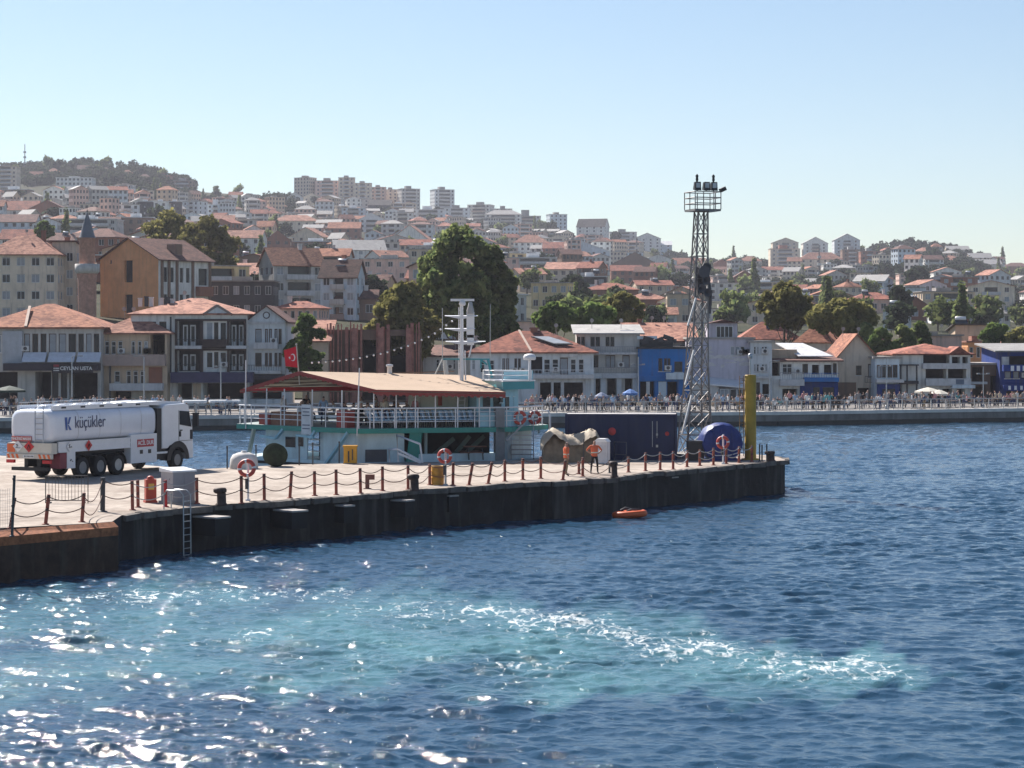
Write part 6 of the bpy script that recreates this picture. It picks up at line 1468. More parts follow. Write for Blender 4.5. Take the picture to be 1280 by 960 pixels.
h.part("attic_roof", RM['brown'], dr2); add_window(h.o, h.U(901), .22, h.Z(422), 1.0, 1.3, 0, 0); add_window(h.o, h.U(911), .22, h.Z(422), 1.0, 1.3, 0, 0)
def lr(mb): 
    a, b = h.U(862), h.U(932); mb._add([(a,0,h.Z(471)),(b,0,h.Z(478)),(b,-3,h.Z(485)),(a,-3,h.Z(479)),(a,0,h.Z(469)),(b,0,h.Z(476)),(b,-3,h.Z(483)),(a,-3,h.Z(477))],[[0,1,2,3],[4,5,6,7],[0,1,5,4],[1,2,6,5],[2,3,7,6],[3,0,4,7]],0)
h.part("lean_to_roof", WHITE, lr)
for a, b in ((897,908),(909,918),(919,930)): add_window(h.o, h.U((a+b)/2), -2.7, .3, (b-a)/h.s, h.Z(485)-.3, 0, 0)
h.slab("lean_to_wall", 862, 480, 896, 502, 2.6, 2.4, OFFWHITE)
# M5 narrow white
h = House("narrow_house", "narrow white three storey house right behind the yellow column", 938, 965, 428, 502, 251, 9, WM['bluewhite'])
for y in (433, 455): h.win(942, y, 949, y+10, 2, 2, .05); h.win(952, y, 959, y+10, 2, 2, .05)
h.win(943, 478, 950, 500, 1, 1); h.slab("ledge", 938, 470, 965, 473, .6, .0, BALW); h.dark(953, 480, 962, 500, 1.5)
h.finish('flat', .2, RM['concrete'], .3)
# R1 blue ground floor, white panel roof
h = House("panel_roof_house", "two storey house with white panel roof and a deep blue ground floor", 964, 1047, 452, 502, 252, 10, WM['white'])
h.dark(964.5, 453, 975, 470, 2.2); h.win(978, 455, 990, 468, 1, 2); h.win(1003, 455, 1010, 467, 1, 1); h.dark(1015, 456, 1024, 468, 1); h.dark(1030, 456, 1040, 468, 1); h.win(1041, 454, 1046, 468, 1, 1)
h.rail(974, 465, 1003, 475, 1.0, M("rail_grey",(.3,.3,.31)), 10); h.slab("white_balcony", 974, 474, 1004, 482, 1.1, .0, BALW); h.slab("blue_balcony", 1004, 472, 1047, 477, 1.1, .0, WM['blue']); h.rail(1004, 466, 1047, 472, 1.05, M("rail_blue",(.05,.15,.4)), 14)
h.slab("blue_shopfront", 1000, 477, 1047, 502, .35, .0, WM['deepblue']); h.dark(978, 486, 997, 500, 1.5); h.slab("shop_door", 1016, 484, 1024, 501, .42, .35, GLASS); h.slab("shop_pane", 1028, 484, 1042, 498, .42, .35, GLASS)
h.finish('shedf', .9, RM['brown'], .6)
def wp(mb): mb._add([(h.U(x), y, h.Z(p)) for x, y, p in ((977,6,430),(1012,6,430),(1043,1.0,446),(1000,1.0,446))]+[(h.U(x), y, h.Z(p)+.1) for x, y, p in ((977,6,430),(1012,6,430),(1043,1.0,446),(1000,1.0,446))],[[0,1,2,3],[4,5,6,7],[0,1,5,4],[1,2,6,5],[2,3,7,6],[3,0,4,7]],0)
h.part("white_roof_panel", RM['white'], wp); h.slab("roof_store", 966, 437, 999, 452, -2, -7, WM['tan'])
# R2 beige with gable to the side
h = House("beige_house", "beige narrow gabled house beside the deep blue shop front", 1046, 1096, 446, 502, 255, 11, WM['beige'])
h.win(1070, 457, 1077, 469, 1, 1); h.win(1085, 455, 1091, 472, 1, 1); h.dark(1072, 485, 1092, 500, 1.8); h.rail(1080, 470, 1096, 478, .8)
h.slab("stone_ground_floor", 1046, 478, 1070, 502, .1, .0, WM['brown'])
o = h.finish('gabley', 2.6, RM['orange'], .5)
# R3 blue glazed cafe with pergola
h = House("blue_cafe", "blue glazed cafe building with terrace and dark pergola", 1094, 1124, 448, 502, 252, 9, WM['paleblue'])
h.win(1096, 456, 1122, 472, 4, 1, .05); h.slab("cafe_ledge", 1094, 474, 1128, 478, 1.1, .0, BALW); h.slab("blue_front", 1096, 480, 1124, 502, .4, .0, WM['deepblue']); h.slab("cafe_window", 1102, 486, 1118, 499, .46, .4, GLASS)
h.finish('flat', .2, RM['concrete'], .3)
def perg(mb):
    for x in (1126, 1134, 1146):
        for y in (0, 3.5): mb.box(h.U(x)-.08,y,0,h.U(x)+.08,y+.16,h.Z(457))
    for k in range(9): mb.box(h.U(1123),.1+k*.42,h.Z(457),h.U(1149),.22+k*.42,h.Z(455.5))
    mb.box(h.U(1124),-.2,h.Z(480),h.U(1148),3.6,h.Z(476))
h.part("pergola", M("pergola_dark", (.05,.045,.05), rough=.8), perg)
# R4 white house with red roof and white balcony bands
h = House("white_balcony_house", "white house with red tiled roof and two long white balcony bands", 1120, 1213, 442, 502, 253, 10, WM['white'])
h.dark(1154, 443, 1187, 455, 2.0); h.dark(1190, 446, 1200, 455, 1.5); h.dark(1203, 446, 1210, 455, 1.5)
h.dark(1157, 460, 1183, 473, 2.0); h.dark(1185, 460, 1208, 473, 2.0)
h.slab("upper_balcony", 1152, 454, 1210, 461, .9, .0, BALW); h.slab("lower_balcony", 1156, 473, 1212, 482, .9, .0, BALW); h.slab("awning_blue", 1188, 481, 1216, 485, 1.4, .0, WM['paleblue'])
for a, b in ((1163,1173),(1178,1190),(1196,1206)): h.dark(a, 486, b, 501, 2)
h.slab("balcony_banner", 1193, 474, 1203, 480, .95, .9, M("banner_slate",(.12,.15,.2)))
h.finish('hip', 1.1, RM['red'], .5)
def gb(mb): a,b,c = h.U(1184),h.U(1213),h.U(1198); mb._add([(a,-.5,h.Z(443)),(b,-.5,h.Z(443)),(c,-.5,h.Z(433)),(a,5,h.Z(443)),(b,5,h.Z(443)),(c,5,h.Z(433))],[[0,1,2],[3,5,4],[0,3,4,1],[1,4,5,2],[2,5,3,0]],0)
h.part("front_gable", RM['red'], gb)
# R5 dark recess, R6 blue with chequered balconies
h = House("timber_house", "dark timber fronted house behind a lamp post near the right edge", 1212, 1252, 456, 502, 255, 8, WM['brown'])
h.dark(1215, 459, 1228, 477, 1.5); h.dark(1216, 483, 1232, 500, 2); h.dark(1238, 470, 1250, 500, 2); h.slab("ledge", 1212, 477, 1232, 480, 1, 0, BALW); h.finish('flat', .2, RM['concrete'], .4)
h = House("chequered_house", "deep blue house with blue and white chequered balconies at the right edge", 1250, 1330, 440, 502, 253, 10, WM['deepblue'])
h.dark(1262, 445, 1328, 456, 1.8); h.win(1256, 464, 1274, 473, 2, 1); h.dark(1278, 464, 1326, 474, 1.8)
h.slab("upper_balcony", 1252, 456, 1330, 464, 1.0, 0, WM['deepblue']); h.slab("lower_balcony", 1252, 481, 1330, 488, 1.0, 0, WM['deepblue'])
for k in range(9): h.slab("white_panel", 1261+k*7.4, 457, 1265+k*7.4, 463.5, 1.04, 1.0, WHITE); 
for k in range(9): h.slab("white_panel", 1258+k*7.4, 482, 1261+k*7.4, 487, 1.04, 1.0, WHITE)
h.dark(1258, 489, 1326, 501, 2.5); h.slab("white_upper_wall", 1252, 446, 1261, 456, .12, 0, BALW); h.finish('shedf', .8, RM['grey'], .7)
# fillers right behind the waterfront
def slat_building():
    h = House("slatted_building", "reddish brown building of tall vertical timber slats behind the ferry awning", 408, 526, 412, 502, 252, 8, WM['brown'], "building")
    SL = M("slat_red_brown", (.40,.17,.13), rough=.85, var=.35, scale=1.5); r4 = random.Random(2)
    def sl(mb):
        x = 409
        while x < 525:
            w_ = r4.choice((1.2,1.6,2.4,4)); 
            if not (452 < x < 470) and not (490 < x < 508): mb.box(h.U(x),-.22-.1*r4.random(),0,h.U(x+w_),-.05,h.Z(405+r4.uniform(-3,5)))
            x += w_ + r4.uniform(1.6,4.2)
    h.part("vertical_slats", SL, sl)
    def cols(mb):
        for x in (440, 473, 508): mb.box(h.U(x),-.8,0,h.U(x+7),-.3,h.Z(410))
    h.part("column", SL, cols)
    h.dark(453, 425, 470, 500, 3); h.dark(488, 420, 507, 500, 3)
    h.finish()
slat_building()
h = House("tiled_annex", "low annex with salmon tiled roof left of the slatted building", 378, 410, 428, 502, 250, 7, WM['tan']); h.win(384, 440, 390, 452, 1, 1); h.dark(394, 445, 402, 470, 1); h.finish('shedf', 2.4, RM['salmon'], .4)
h = House("plain_rear_house", "plain dull house between slatted building and ferry mast", 528, 590, 446, 502, 258, 7, WM['grey']); h.win(545, 449, 556, 462, 2, 2); h.win(566, 449, 576, 462, 2, 2); h.finish('shedf', 1.2, RM['brown'], .3)
# ------------------------------------------------------------------ hillside town
MARKS = [(15,"the left edge"),(110,"minaret"),(160,"orange building"),(235,"round olive tree"),(300,"black flat"),(372,"flag"),(430,"slatted building"),(500,"olive tree"),(580,"mast"),(640,"dark tree"),(700,"red hipped roof"),(770,"garden tree"),(830,"blue house"),(877,"light tower"),(940,"yellow column"),(985,"broad tree"),(1050,"lower tree"),(1120,"pergola"),(1165,"balcony house"),(1230,"timber house"),(1270,"the right edge")]
def place_words(px, py):
    m = min(MARKS, key=lambda a: abs(a[0]-px))[1]
    sk = float(sky_row(px)); t = (py - sk) / (480 - sk)
    lv = "on skyline" if t < .06 else "near hilltop" if t < .18 else "high up" if t < .34 else "midway up" if t < .55 else "low down" if t < .8 else "behind waterfront"
    return lv + " above " + m
foot = []          # (x, y, radius) of everything standing on the slope
boxes = []         # screen boxes of the buildings set out by hand, with distance
def balcony_slabs(mb, w, d, h, fl, x0, x1):
    pass
def hill_house(kind_name, px0, px1, eave, base, roof, rpx, wall, roofc, cols=3, yaw=0.0, balc=False, near=True, Y=None, label=None, depth=None, flo=None, cat="house", winw=None):
    pc = (px0+px1)/2; Y = Y or Yof(pc, base); s = F/Y; ya = R(yaw)
    app = (px1-px0)/s; k = 0.75
    w = app/(abs(math.cos(ya))+k*abs(math.sin(ya))); d = depth or max(5.0, min(w*k, 14))
    X = (pc-640)/s; yc = Y + d*.5
    zb = float(gz(X, Y)); h_e = H-(eave-YH)/s; z0 = min(zb, float(gz(X, Y+d)))
    h = max(h_e - z0, 2.6); rh = (eave - rpx)/s if roof != 'flat' else max((eave-rpx)/s, .25)
    nf = flo or max(1, int(round(h/3.0))); fh = h/nf
    ww = winw or min(1.4, w/cols*.55); wh = min(1.5, fh*.5)
    rn = ROOFN[roofc]; fn = {1:"one",2:"two",3:"three",4:"four",5:"five",6:"six",7:"seven",8:"eight"}.get(nf, "tall")
    lab = label or f"{NAMEC.get(wall, wall)} {fn} storey {cat}, {rn.split()[0]} {'flat' if roof=='flat' else 'hipped' if roof=='hip' else 'gabled' if roof.startswith('gable') else 'sloping'} roof, {place_words(pc, eave)}"
    o = thing(kind_name, lab, cat, (X, yc, z0), ya, "buildings on the hillside")
    mb = MB(); zf = -4.0
    big = s > 3.4
    def ops_for(L_, n, bal=False):
        ops = []
        for f in range(nf):
            z = f*fh + fh*.32
            for c in range(n):
                u = L_*(c+.5)/n
                if bal and 0 < c < n-1 and f >= 0: continue
                ops.append((u-ww/2, z, u+ww/2, z+wh, .18, 1))
            if bal and n > 2:
                ops.append((L_/n*1.08, f*fh+.25, L_*(n-1)/n-L_/n*.08, f*fh+fh*.86, 1.2, 1))
        return ops
    of = ops_for(w, cols, balc); nsd = max(1, int(cols*d/w+.4)); osd = ops_for(d, nsd)
    zall = h
    wallface(mb, (-w/2,-d/2), (w/2,-d/2), zf, h, of); 
    wallface(mb, (w/2,-d/2), (w/2,d/2), zf, h, osd if X < 0 or yaw < -3 else osd); wallface(mb, (w/2,d/2), (-w/2,d/2), zf, h, []); wallface(mb, (-w/2,d/2), (-w/2,-d/2), zf, h, osd)
    gable_tri(mb, roof, w, d, h, rh); mb.quad((-w/2,-d/2,h-.01),(w/2,-d/2,h-.01),(w/2,d/2,h-.01),(-w/2,d/2,h-.01))
    mb.build("wall", [WM[wall], GLASS], o, fix=False)
    r = roof_part(roof, w, d, h, rh, .45 if roof != 'flat' else .3, RM[roofc], "roof", o)
    if big:
        vis = [(of, 'f')]
        if abs(yaw) > 6: vis.append((osd, 'r' if yaw < 0 else 'l'))
        elif px1 < 560: vis.append((osd, 'r'))
        elif px0 > 720: vis.append((osd, 'l'))
        for ops, side in vis:
            for (u0, a, u1, b, dep, _) in ops:
                if dep > 1: continue
                if side == 'f': add_window(o, (u0+u1)/2-w/2, -d/2+.06, a, u1-u0, b-a, 0, 0, sub=False)
                elif side == 'r': add_window(o, w/2-.06, (u0+u1)/2-d/2, a, u1-u0, b-a, R(90), 0, sub=False)
                else: add_window(o, -w/2+.06, d/2-(u0+u1)/2, a, u1-u0, b-a, R(-90), 0, sub=False)
        if roof != 'flat' and rnd.random() < .8:
            c = MB(); x = w*rnd.uniform(-.3,.3); yy = d*rnd.uniform(-.1,.2); c.box(x-.35,yy-.3,h,x+.35,yy+.3,h+rh+.7); c.box(x-.42,yy-.37,h+rh+.7,x+.42,yy+.37,h+rh+.85); c.build("chimney", WM['brick'] if rnd.random()<.6 else OFFWHITE, r)
        if rnd.random() < .35:
            c = MB(); x = w*rnd.uniform(-.3,.3); zt_ = h+rh*.45+.35; c._add([(x-.9,-d*.25,zt_),(x+.9,-d*.25,zt_),(x+.9,-d*.25+1.3,zt_+.95),(x-.9,-d*.25+1.3,zt_+.95)],[[0,1,2,3]],0); c.box(x-.9,-d*.25+.02,zt_-.5,x-.84,-d*.25+.08,zt_); c.box(x+.84,-d*.25+.02,zt_-.5,x+.9,-d*.25+.08,zt_); c.build('solar_panel', GLASS, r); c = MB(); c.lathe([(.05,-.8),(.3,-.75),(.3,.75),(.05,.8)], 10, 0, (x,-d*.25+1.4,zt_+1.1), 'x'); c.build('water_tank', WHITE, r)
        if rnd.random() < .5:
            c = MB(); x = w*rnd.uniform(-.4,.4); c.tube([(x,0,h),(x,0,h+rh+.9)], .03, 4); c.lathe([(0,.0),(.15,-.04),(.24,-.11)], 10, 0, (x,-.12,h+rh+.75), 'y'); c.build("satellite_dish", CONC, r)
    if balc:
        for f in range(nf):
            c = MB(); z = f*fh
            c.box(-w/2+w/cols*.9, -d/2-.8, z+.05, w/2-w/cols*.9, -d/2+.05, z+.2); c.box(-w/2+w/cols*.9, -d/2-.82, z+.2, w/2-w/cols*.9, -d/2-.72, z+1.05)
            c.build("balcony", BALW if wall not in ('white','paleblue') else BALP if rnd.random() < .3 else WM['grey'], o)
    foot.append((X, yc, max(w, d)*.62)); top = min(eave, rpx)
    boxes.append((px0, px1, top, base, Y))
    return o

B_ = hill_house
# --- set out from the photograph: px0, px1, eave row, base row, roof kind, ridge row, wall, roof colour
h = B_("apartment_house", -20, 72, 318, 402, 'hip', 293, 'cream', 'salmon', 5, 0, label="cream four storey house with glazed balcony at the left edge below the town", cat="house", flo=4)
c = MB(); 
B_("apartment_house", 66, 100, 312, 398, 'shedb', 302, 'beige', 'brown', 2, -10, label="narrow beige wall house between the cream house and the minaret")
def orange_building():
    Y = Yof(190, 402); s = F/Y; o = thing("gabled_building", "orange gabled building with a white pilastered side beside the minaret", "building", ((198-640)/s, Y, H-(400-YH)/s), R(-33)); wg, ln = 84/s*1.17, 78/s*1.28
    z = 0; he = (400-323)/s; rh = (323-297)/s
    # local: gable face along -x..0 facing front (-y), long side along +y from x=0
    mb = MB(); ops = [(wg*.42, he*.12, wg*.56, he*.42, .5, 1), (wg*.42, he*.62, wg*.56, he*.98, .5, 1), (wg*.17, he*.93, wg*.20, he*.99, .2, 1)]
    wallface(mb, (-wg,0),(0,0), -3, he, ops); mb.poly([(-wg,0,he),(0,0,he),(-wg*.5,0,he+rh)]); wallface(mb, (0,ln),(-wg,ln), -3, he, []); wallface(mb, (-wg,ln),(-wg,0), -3, he, [])
    mb.build("gable_wall", [WM['orange'], DARKIN], o, fix=False)
    mb = MB(); so = []
    for c in (.10,.22,.40,.52): so += [(ln*c, he*.62, ln*(c+.07), he*.86, .2, 1), (ln*c, he*.18, ln*(c+.07), he*.42, .2, 1)]
    so += [(ln*.76, he*.58, ln*.94, he*.86, .3, 1), (ln*.74, he*.08, ln*.94, he*.34, .4, 1)]
    wallface(mb, (0,0),(0,ln), -3, he, so); mb.build("side_wall", [WM['white'], GLASS], o, fix=False)
    for c in (.06,.19,.34,.64,.97): mb = MB(); mb.box(-.05, ln*c-.25, 0, .22, ln*c+.25, he); mb.build("pilaster", WM['brown'], o)
    mb = MB(); mb.box(0, ln*.70, he*.40, .9, ln*.97, he*.56); mb.build("balcony", WM['brick'], o)
    q = [(-wg-.5,-.5,he-.3),(-wg-.5,ln+.5,he-.3),(-wg*.5,ln+.5,he+rh),(-wg*.5,-.5,he+rh),(.7,-.5,he-.4),(.7,ln+.5,he-.4)]
    mb = MB(); mb._add([Vector(v)+Vector((0,0,.22)) for v in q]+[Vector(v)+Vector((0,0,.05)) for v in q], [[0,1,2,3],[3,2,5,4],[6,7,8,9],[9,8,11,10],[0,3,9,6],[3,4,10,9],[4,5,11,10],[0,1,7,6],[1,2,8,7],[2,5,11,8]], 0); rf = mb.build("roof", RM['brown'], o)
    mb = MB(); mb.prism([(-wg*.24,ln*.42),(-wg*.08,ln*.42),(-wg*.08,ln*.54),(-wg*.24,ln*.54)], he+.3, he+rh*.75); mb.build("dormer", WM['brown'], rf)
    foot.append((o.location.x, Y+ln*.3, 10)); boxes.append((118,266,297,400,Y))
orange_building()
def minaret():
    Y = Yof(110, 405)-4; s = F/Y; z0 = float(gz((109-640)/s, Y)); o = thing("minaret", "short brick minaret with grey cone beside the orange gabled building", "minaret", ((109-640)/s, Y, z0))
    Z = lambda py: H-(py-YH)/s-z0; BR = M("minaret_brick", (.46,.25,.19), rough=.95, var=.25, scale=2, stain=.3)
    mb = MB(); mb.lathe([(11.5/s,-2),(11.5/s,Z(352)),(13/s,Z(342))], 14); mb.build("lower_shaft", BR, o)
    mb = MB(); mb.lathe([(13/s,Z(342)),(15.5/s,Z(340)),(15.5/s,Z(330)),(15/s,Z(330)),(14.6/s,Z(338)),(10/s,Z(338))], 16); mb.build("balcony", M("minaret_balcony",(.52,.49,.46),stain=.3), o)
    mb = MB(); mb.lathe([(10/s,Z(340)),(10/s,Z(298)),(11/s,Z(297))], 14); mb.build("upper_shaft", BR, o)
    mb = MB(); mb.lathe([(11/s,Z(297.5)),(9.5/s,Z(295)),(5/s,Z(279)),(.3/s,Z(265))], 14); cn = mb.build("cone", M("minaret_lead",(.14,.15,.17),rough=.6), o)
    mb = MB(); mb.lathe([(.02,0),(.12,.25),(.03,.5),(.02,.9)], 8, 0, (0,0,Z(266))); mb.build("finial", DSTEEL, cn)
minaret()
T_ = [
 ("black_flat_block",262,342,352,400,'flat',345,'dark','concrete',6,0,False,"black glazed flat topped block behind the loggia house"),
 ("pink_house",342,408,386,404,'hip',377,'pink','red',6,-12,False,"long pink house with red roof beside the dark green tree"),
 ("balcony_block",320,404,330,390,'gablex',309,'grey','orange',4,28,True,"grey house with small dark balconies and brown roof above the pink house"),
 ("balcony_block",400,454,344,400,'gablex',324,'paleblue','brown',3,-14,True,"pale house with three stacked white balconies left of the olive tree"),
 ("house",448,492,352,378,'gablex',343,'tan','brown',3,-18,False,None),
 ("house",452,524,324,352,'flat',318,'pink','grey',5,0,False,None),
 ("house",481,548,304,322,'gabley',281,'white','salmon',4,-8,False,"big white gabled house left of the big dark tree top"),
 ("house",410,482,312,330,'gablex',299,'white','grey',5,12,False,None),
 ("house",364,426,302,318,'flat',297,'brown','white',5,0,False,None),
 ("house",328,363,300,316,'gabley',288,'brick','brown',3,8,False,"brown brick gabled house on the slope above the red flag"),
 ("house",360,412,296,310,'gabley',284,'cream','salmon',4,-14,False,None),
 ("house",276,330,297,318,'gablex',287,'white','salmon',4,-6,False,None),
 ("house",340,398,276,292,'hip',268,'cream','salmon',6,0,False,None),
 ("house",410,450,285,300,'gablex',277,'brick','orange',4,0,False,None),
 ("house",0,46,298,318,'gablex',286,'white','red',4,0,False,None),
 ("house",44,112,300,318,'gablex',290,'brick','brown',5,6,False,None),
 ("flat_house",70,146,274,300,'flat',268,'grey','white',7,0,True,None),
 ("flat_house",148,190,272,294,'flat',266,'brown','white',4,0,False,None),
 ("house",-10,46,262,280,'gablex',250,'grey','red',5,0,False,None), ("house",34,84,262,282,'gabley',250,'brick','brown',3,0,False,None),
 ("house",46,90,254,268,'gabley',247,'grey','white',4,0,False,None),
 ("house",-8,44,277,296,'gablex',267,'paleblue','brown',5,0,False,None),
 ("flat_house",-6,37,237,252,'flat',232,'brown','white',5,0,False,None),
 ("apartment_block",-8,21,208,240,'flat',205,'beige','concrete',4,0,True,"beige apartment block at the far top left corner of the hill"),
 ("villa",58,74,215,223,'hip',210,'beige','salmon',3,0,False,None),("villa",96,113,211,219,'gablex',206,'cream','brown',3,0,False,None),("villa",150,166,217,225,'hip',212,'tan','salmon',3,0,False,None),("villa",36,52,219,227,'gablex',214,'grey','red',3,0,False,None),("villa",172,188,222,230,'hip',217,'beige','brown',3,0,False,None),
 ("hill_block",190,214,219,230,'flat',216,'brick','brown',4,0,True,None),("hill_block",214,241,226,240,'flat',222,'brown','grey',5,0,True,None),("hill_block",120,140,214,222,'hip',209,'tan','brown',3,0,False,None),
 ("office_block",70,115,222,238,'flat',220,'white','white',9,0,False,"long white office block near the top left hill woods"),
 ("new_block",172,190,252,276,'flat',249,'dark','white',2,0,True,None),("new_block",191,209,252,276,'flat',249,'white','white',2,0,True,None),("new_block",210,226,252,276,'flat',249,'dark','white',2,0,True,None),("new_block",227,258,252,274,'flat',249,'bluewhite','grey',3,-30,True,None),("new_block",259,279,256,278,'flat',249,'paleblue','white',3,0,True,None),
 ("apartment_block",367,395,222,252,'flat',219,'beige','concrete',5,-30,False,None),("apartment_block",394,424,226,254,'flat',222,'pink','concrete',4,0,True,None),("apartment_block",423,443,222,256,'flat',219,'beige','concrete',3,0,True,None),("apartment_block",442,464,229,258,'flat',226,'cream','concrete',3,0,True,None),("apartment_block",463,482,234,260,'flat',231,'pink','concrete',3,0,True,None),("apartment_block",479,497,237,262,'flat',234,'cream','concrete',3,0,False,None),
 ("tower_block",496,525,236,268,'flat',232,'grey','grey',5,20,True,"left one of two grey tower blocks on the skyline"),("tower_block",537,568,237,270,'flat',233,'bluewhite','grey',5,20,True,"right one of two grey tower blocks on the skyline"),
 ("villa",359,378,246,258,'gabley',240,'white','grey',2,0,False,None),("villa",377,401,247,258,'gabley',241,'cream','grey',2,0,False,None),
 ("apartment_block",427,456,260,280,'flat',256,'paleblue','white',4,0,True,None),("apartment_block",449,480,274,292,'gabley',266,'bluewhite','white',4,0,True,None),("house",460,489,256,270,'gablex',249,'dark','dark',4,0,False,None),("apartment_block",490,516,266,288,'flat',262,'white','grey',4,0,True,None),("apartment_block",514,556,262,284,'flat',257,'bluewhite','white',5,0,True,None),
 ("apartment_block",555,587,260,280,'flat',256,'bluewhite','grey',4,0,True,None),("apartment_block",584,618,256,282,'flat',252,'white','grey',5,-15,True,None),("apartment_block",606,652,268,290,'hip',262,'white','grey',6,0,True,None),("apartment_block",618,640,261,276,'flat',257,'grey','grey',3,0,True,None),("apartment_block",640,676,270,288,'flat',262,'white','grey',5,0,True,None),("apartment_block",683,709,268,290,'flat',265,'paleblue','concrete',4,15,False,None),
 ("house",642,686,303,320,'hip',293,'white','salmon',6,0,False,None),("house",679,714,310,326,'gablex',302,'brick','red',4,0,False,None),("house",696,762,314,330,'gabley',302,'paleblue','white',5,0,False,"wide pale blue gabled shed house on the slope left of the lighting tower"),
 ("house",720,763,283,304,'gablex',273,'white','dark',4,-18,False,"white house with dark roof standing out on the skyline right of centre"),("house",762,796,290,306,'flat',286,'grey','grey',4,0,True,None),("house",792,826,298,314,'gabley',291,'white','grey',4,0,False,None),("house",812,840,306,318,'gablex',301,'paleblue','white',3,0,False,None),
 ("flat_house",640,697,322,346,'flat',316,'grey','white',6,0,True,None),("house",664,718,354,388,'flat',350,'yellow','concrete',4,-14,False,"yellow plastered house above the small green trees"),("house",680,724,337,356,'shedf',327,'beige','salmon',4,-10,False,None),("house",720,758,346,374,'flat',340,'dark','white',3,0,True,None),
 ("house",730,798,362,382,'hip',353,'brick','red',5,0,False,None),("house",764,802,338,354,'gablex',331,'brick','red',4,0,False,None),("house",790,842,356,378,'gablex',350,'tan','red',4,10,False,None),("house",782,836,374,396,'hip',366,'brick','salmon',4,0,False,None),("house",802,846,392,414,'gablex',384,'white','salmon',3,0,False,None),
 ("house",834,864,368,408,'flat',364,'tan','concrete',2,0,False,"dull house with a large dark red shutter left of the lighting tower"),
 ("house",765,822,330,344,'gabley',315,'brown','dark',4,0,False,"dark gabled house on the slope left of the lighting tower"),("house",800,846,326,342,'gabley',318,'white','grey',4,0,False,None),("house",842,882,330,346,'gablex',322,'tan','orange',4,0,False,None),
 ("house",880,924,336,352,'gabley',324,'brick','brown',4,0,False,None),("house",908,954,352,372,'gabley',338,'brick','brown',3,0,False,None),("flat_house",886,928,354,376,'flat',350,'white','concrete',4,0,False,None),("house",912,946,366,384,'flat',361,'white','dark',4,0,False,None),("flat_house",880,942,386,404,'flat',380,'white','concrete',6,0,True,None),("house",924,952,326,340,'hip',320,'beige','salmon',3,0,False,None),
 ("apartment_block",963,1000,311,342,'flat',306,'cream','salmon',4,0,True,None),("apartment_block",966,998,303,316,'gabley',297,'cream','salmon',3,0,True,None),("apartment_block",1004,1035,304,330,'gabley',296,'white','grey',3,0,True,None),("apartment_block",1043,1075,300,326,'gabley',292,'bluewhite','grey',3,0,True,"white apartment tower with pediment standing highest on the right hill"),("apartment_block",1000,1054,324,346,'hip',315,'beige','salmon',6,0,False,None),("apartment_block",1053,1078,312,336,'flat',308,'brown','grey',3,0,True,None),("apartment_block",1076,1100,314,338,'flat',310,'brick','grey',3,0,True,None),
 ("flat_house",1068,1114,352,372,'shedf',343,'paleblue','grey',4,-20,False,None),("house",1064,1122,374,392,'hip',365,'pink','red',5,0,False,None),("house",1010,1068,370,386,'gabley',360,'brick','orange',4,0,False,None),("house",1122,1166,388,400,'gabley',373,'brick','brown',3,0,False,"dark brown gabled house on the slope above the white balcony house"),("house",1106,1142,388,412,'flat',384,'bluewhite','grey',2,-20,False,None),("flat_house",1164,1206,388,406,'flat',384,'white','grey',4,0,False,None),("apartment_block",1122,1157,360,378,'flat',357,'paleblue','grey',4,0,False,None),("apartment_block",1124,1158,342,354,'flat',337,'pink','concrete',4,0,True,None),
 ("house",1144,1172,314,322,'hip',309,'beige','salmon',3,0,False,None),("house",1184,1212,312,320,'gablex',307,'cream','grey',3,0,False,None),("house",1174,1204,325,334,'hip',319,'beige','salmon',3,0,False,None),("house",1212,1240,322,332,'gablex',316,'beige','grey',3,0,False,None),("house",1222,1252,330,340,'gablex',324,'cream','grey',3,0,False,None),("house",1255,1290,333,346,'hip',328,'brick','brown',3,0,False,None),
 ("villa",1236,1263,392,406,'hip',384,'white','grey',3,0,False,None),("villa",1268,1296,392,406,'gabley',383,'white','grey',3,0,False,None),("villa",1212,1236,390,404,'hip',384,'white','salmon',3,0,False,None),
 ("flat_house",1134,1202,420,462,'flat',414,'pink','concrete',4,0,False,"pinkish flat house right behind the white balcony house"),("house",1194,1236,414,452,'shedb',406,'tan','dark',3,0,False,None),("house",1210,1236,428,456,'flat',420,'orange','salmon',3,0,False,"small orange walled house with arches near the right edge"),
 ("house",926,1000,424,462,'hip',402,'white','red',5,0,False,"house with broad red hipped roof behind the lighting tower's right side"),("house",996,1062,428,462,'hip',404,'bluewhite','orange',4,-12,False,"house with red roof and grey side behind the white roof panel"),("house",1056,1136,440,466,'hip',417,'tan','salmon',5,8,False,None),("house",630,694,408,440,'shedb',402,'pink','grey',4,0,False,None),("house",600,640,398,420,'hip',390,'beige','salmon',3,0,False,None),
 ("house",1236,1290,428,456,'gablex',418,'beige','salmon',4,0,False,None),("house",420,470,372,400,'gablex',362,'brown','brown',3,0,False,None),
]
for (nm, a, b, e, bs, rf, rp, wl, rc, cl, yw, bl, lb) in T_:
    ct = "apartment block" if "block" in nm else "villa" if nm == "villa" else "house"
    hill_house(nm, a, b, e, bs, rf, rp, wl, rc, cl, yw, bl, label=lb, cat=ct)
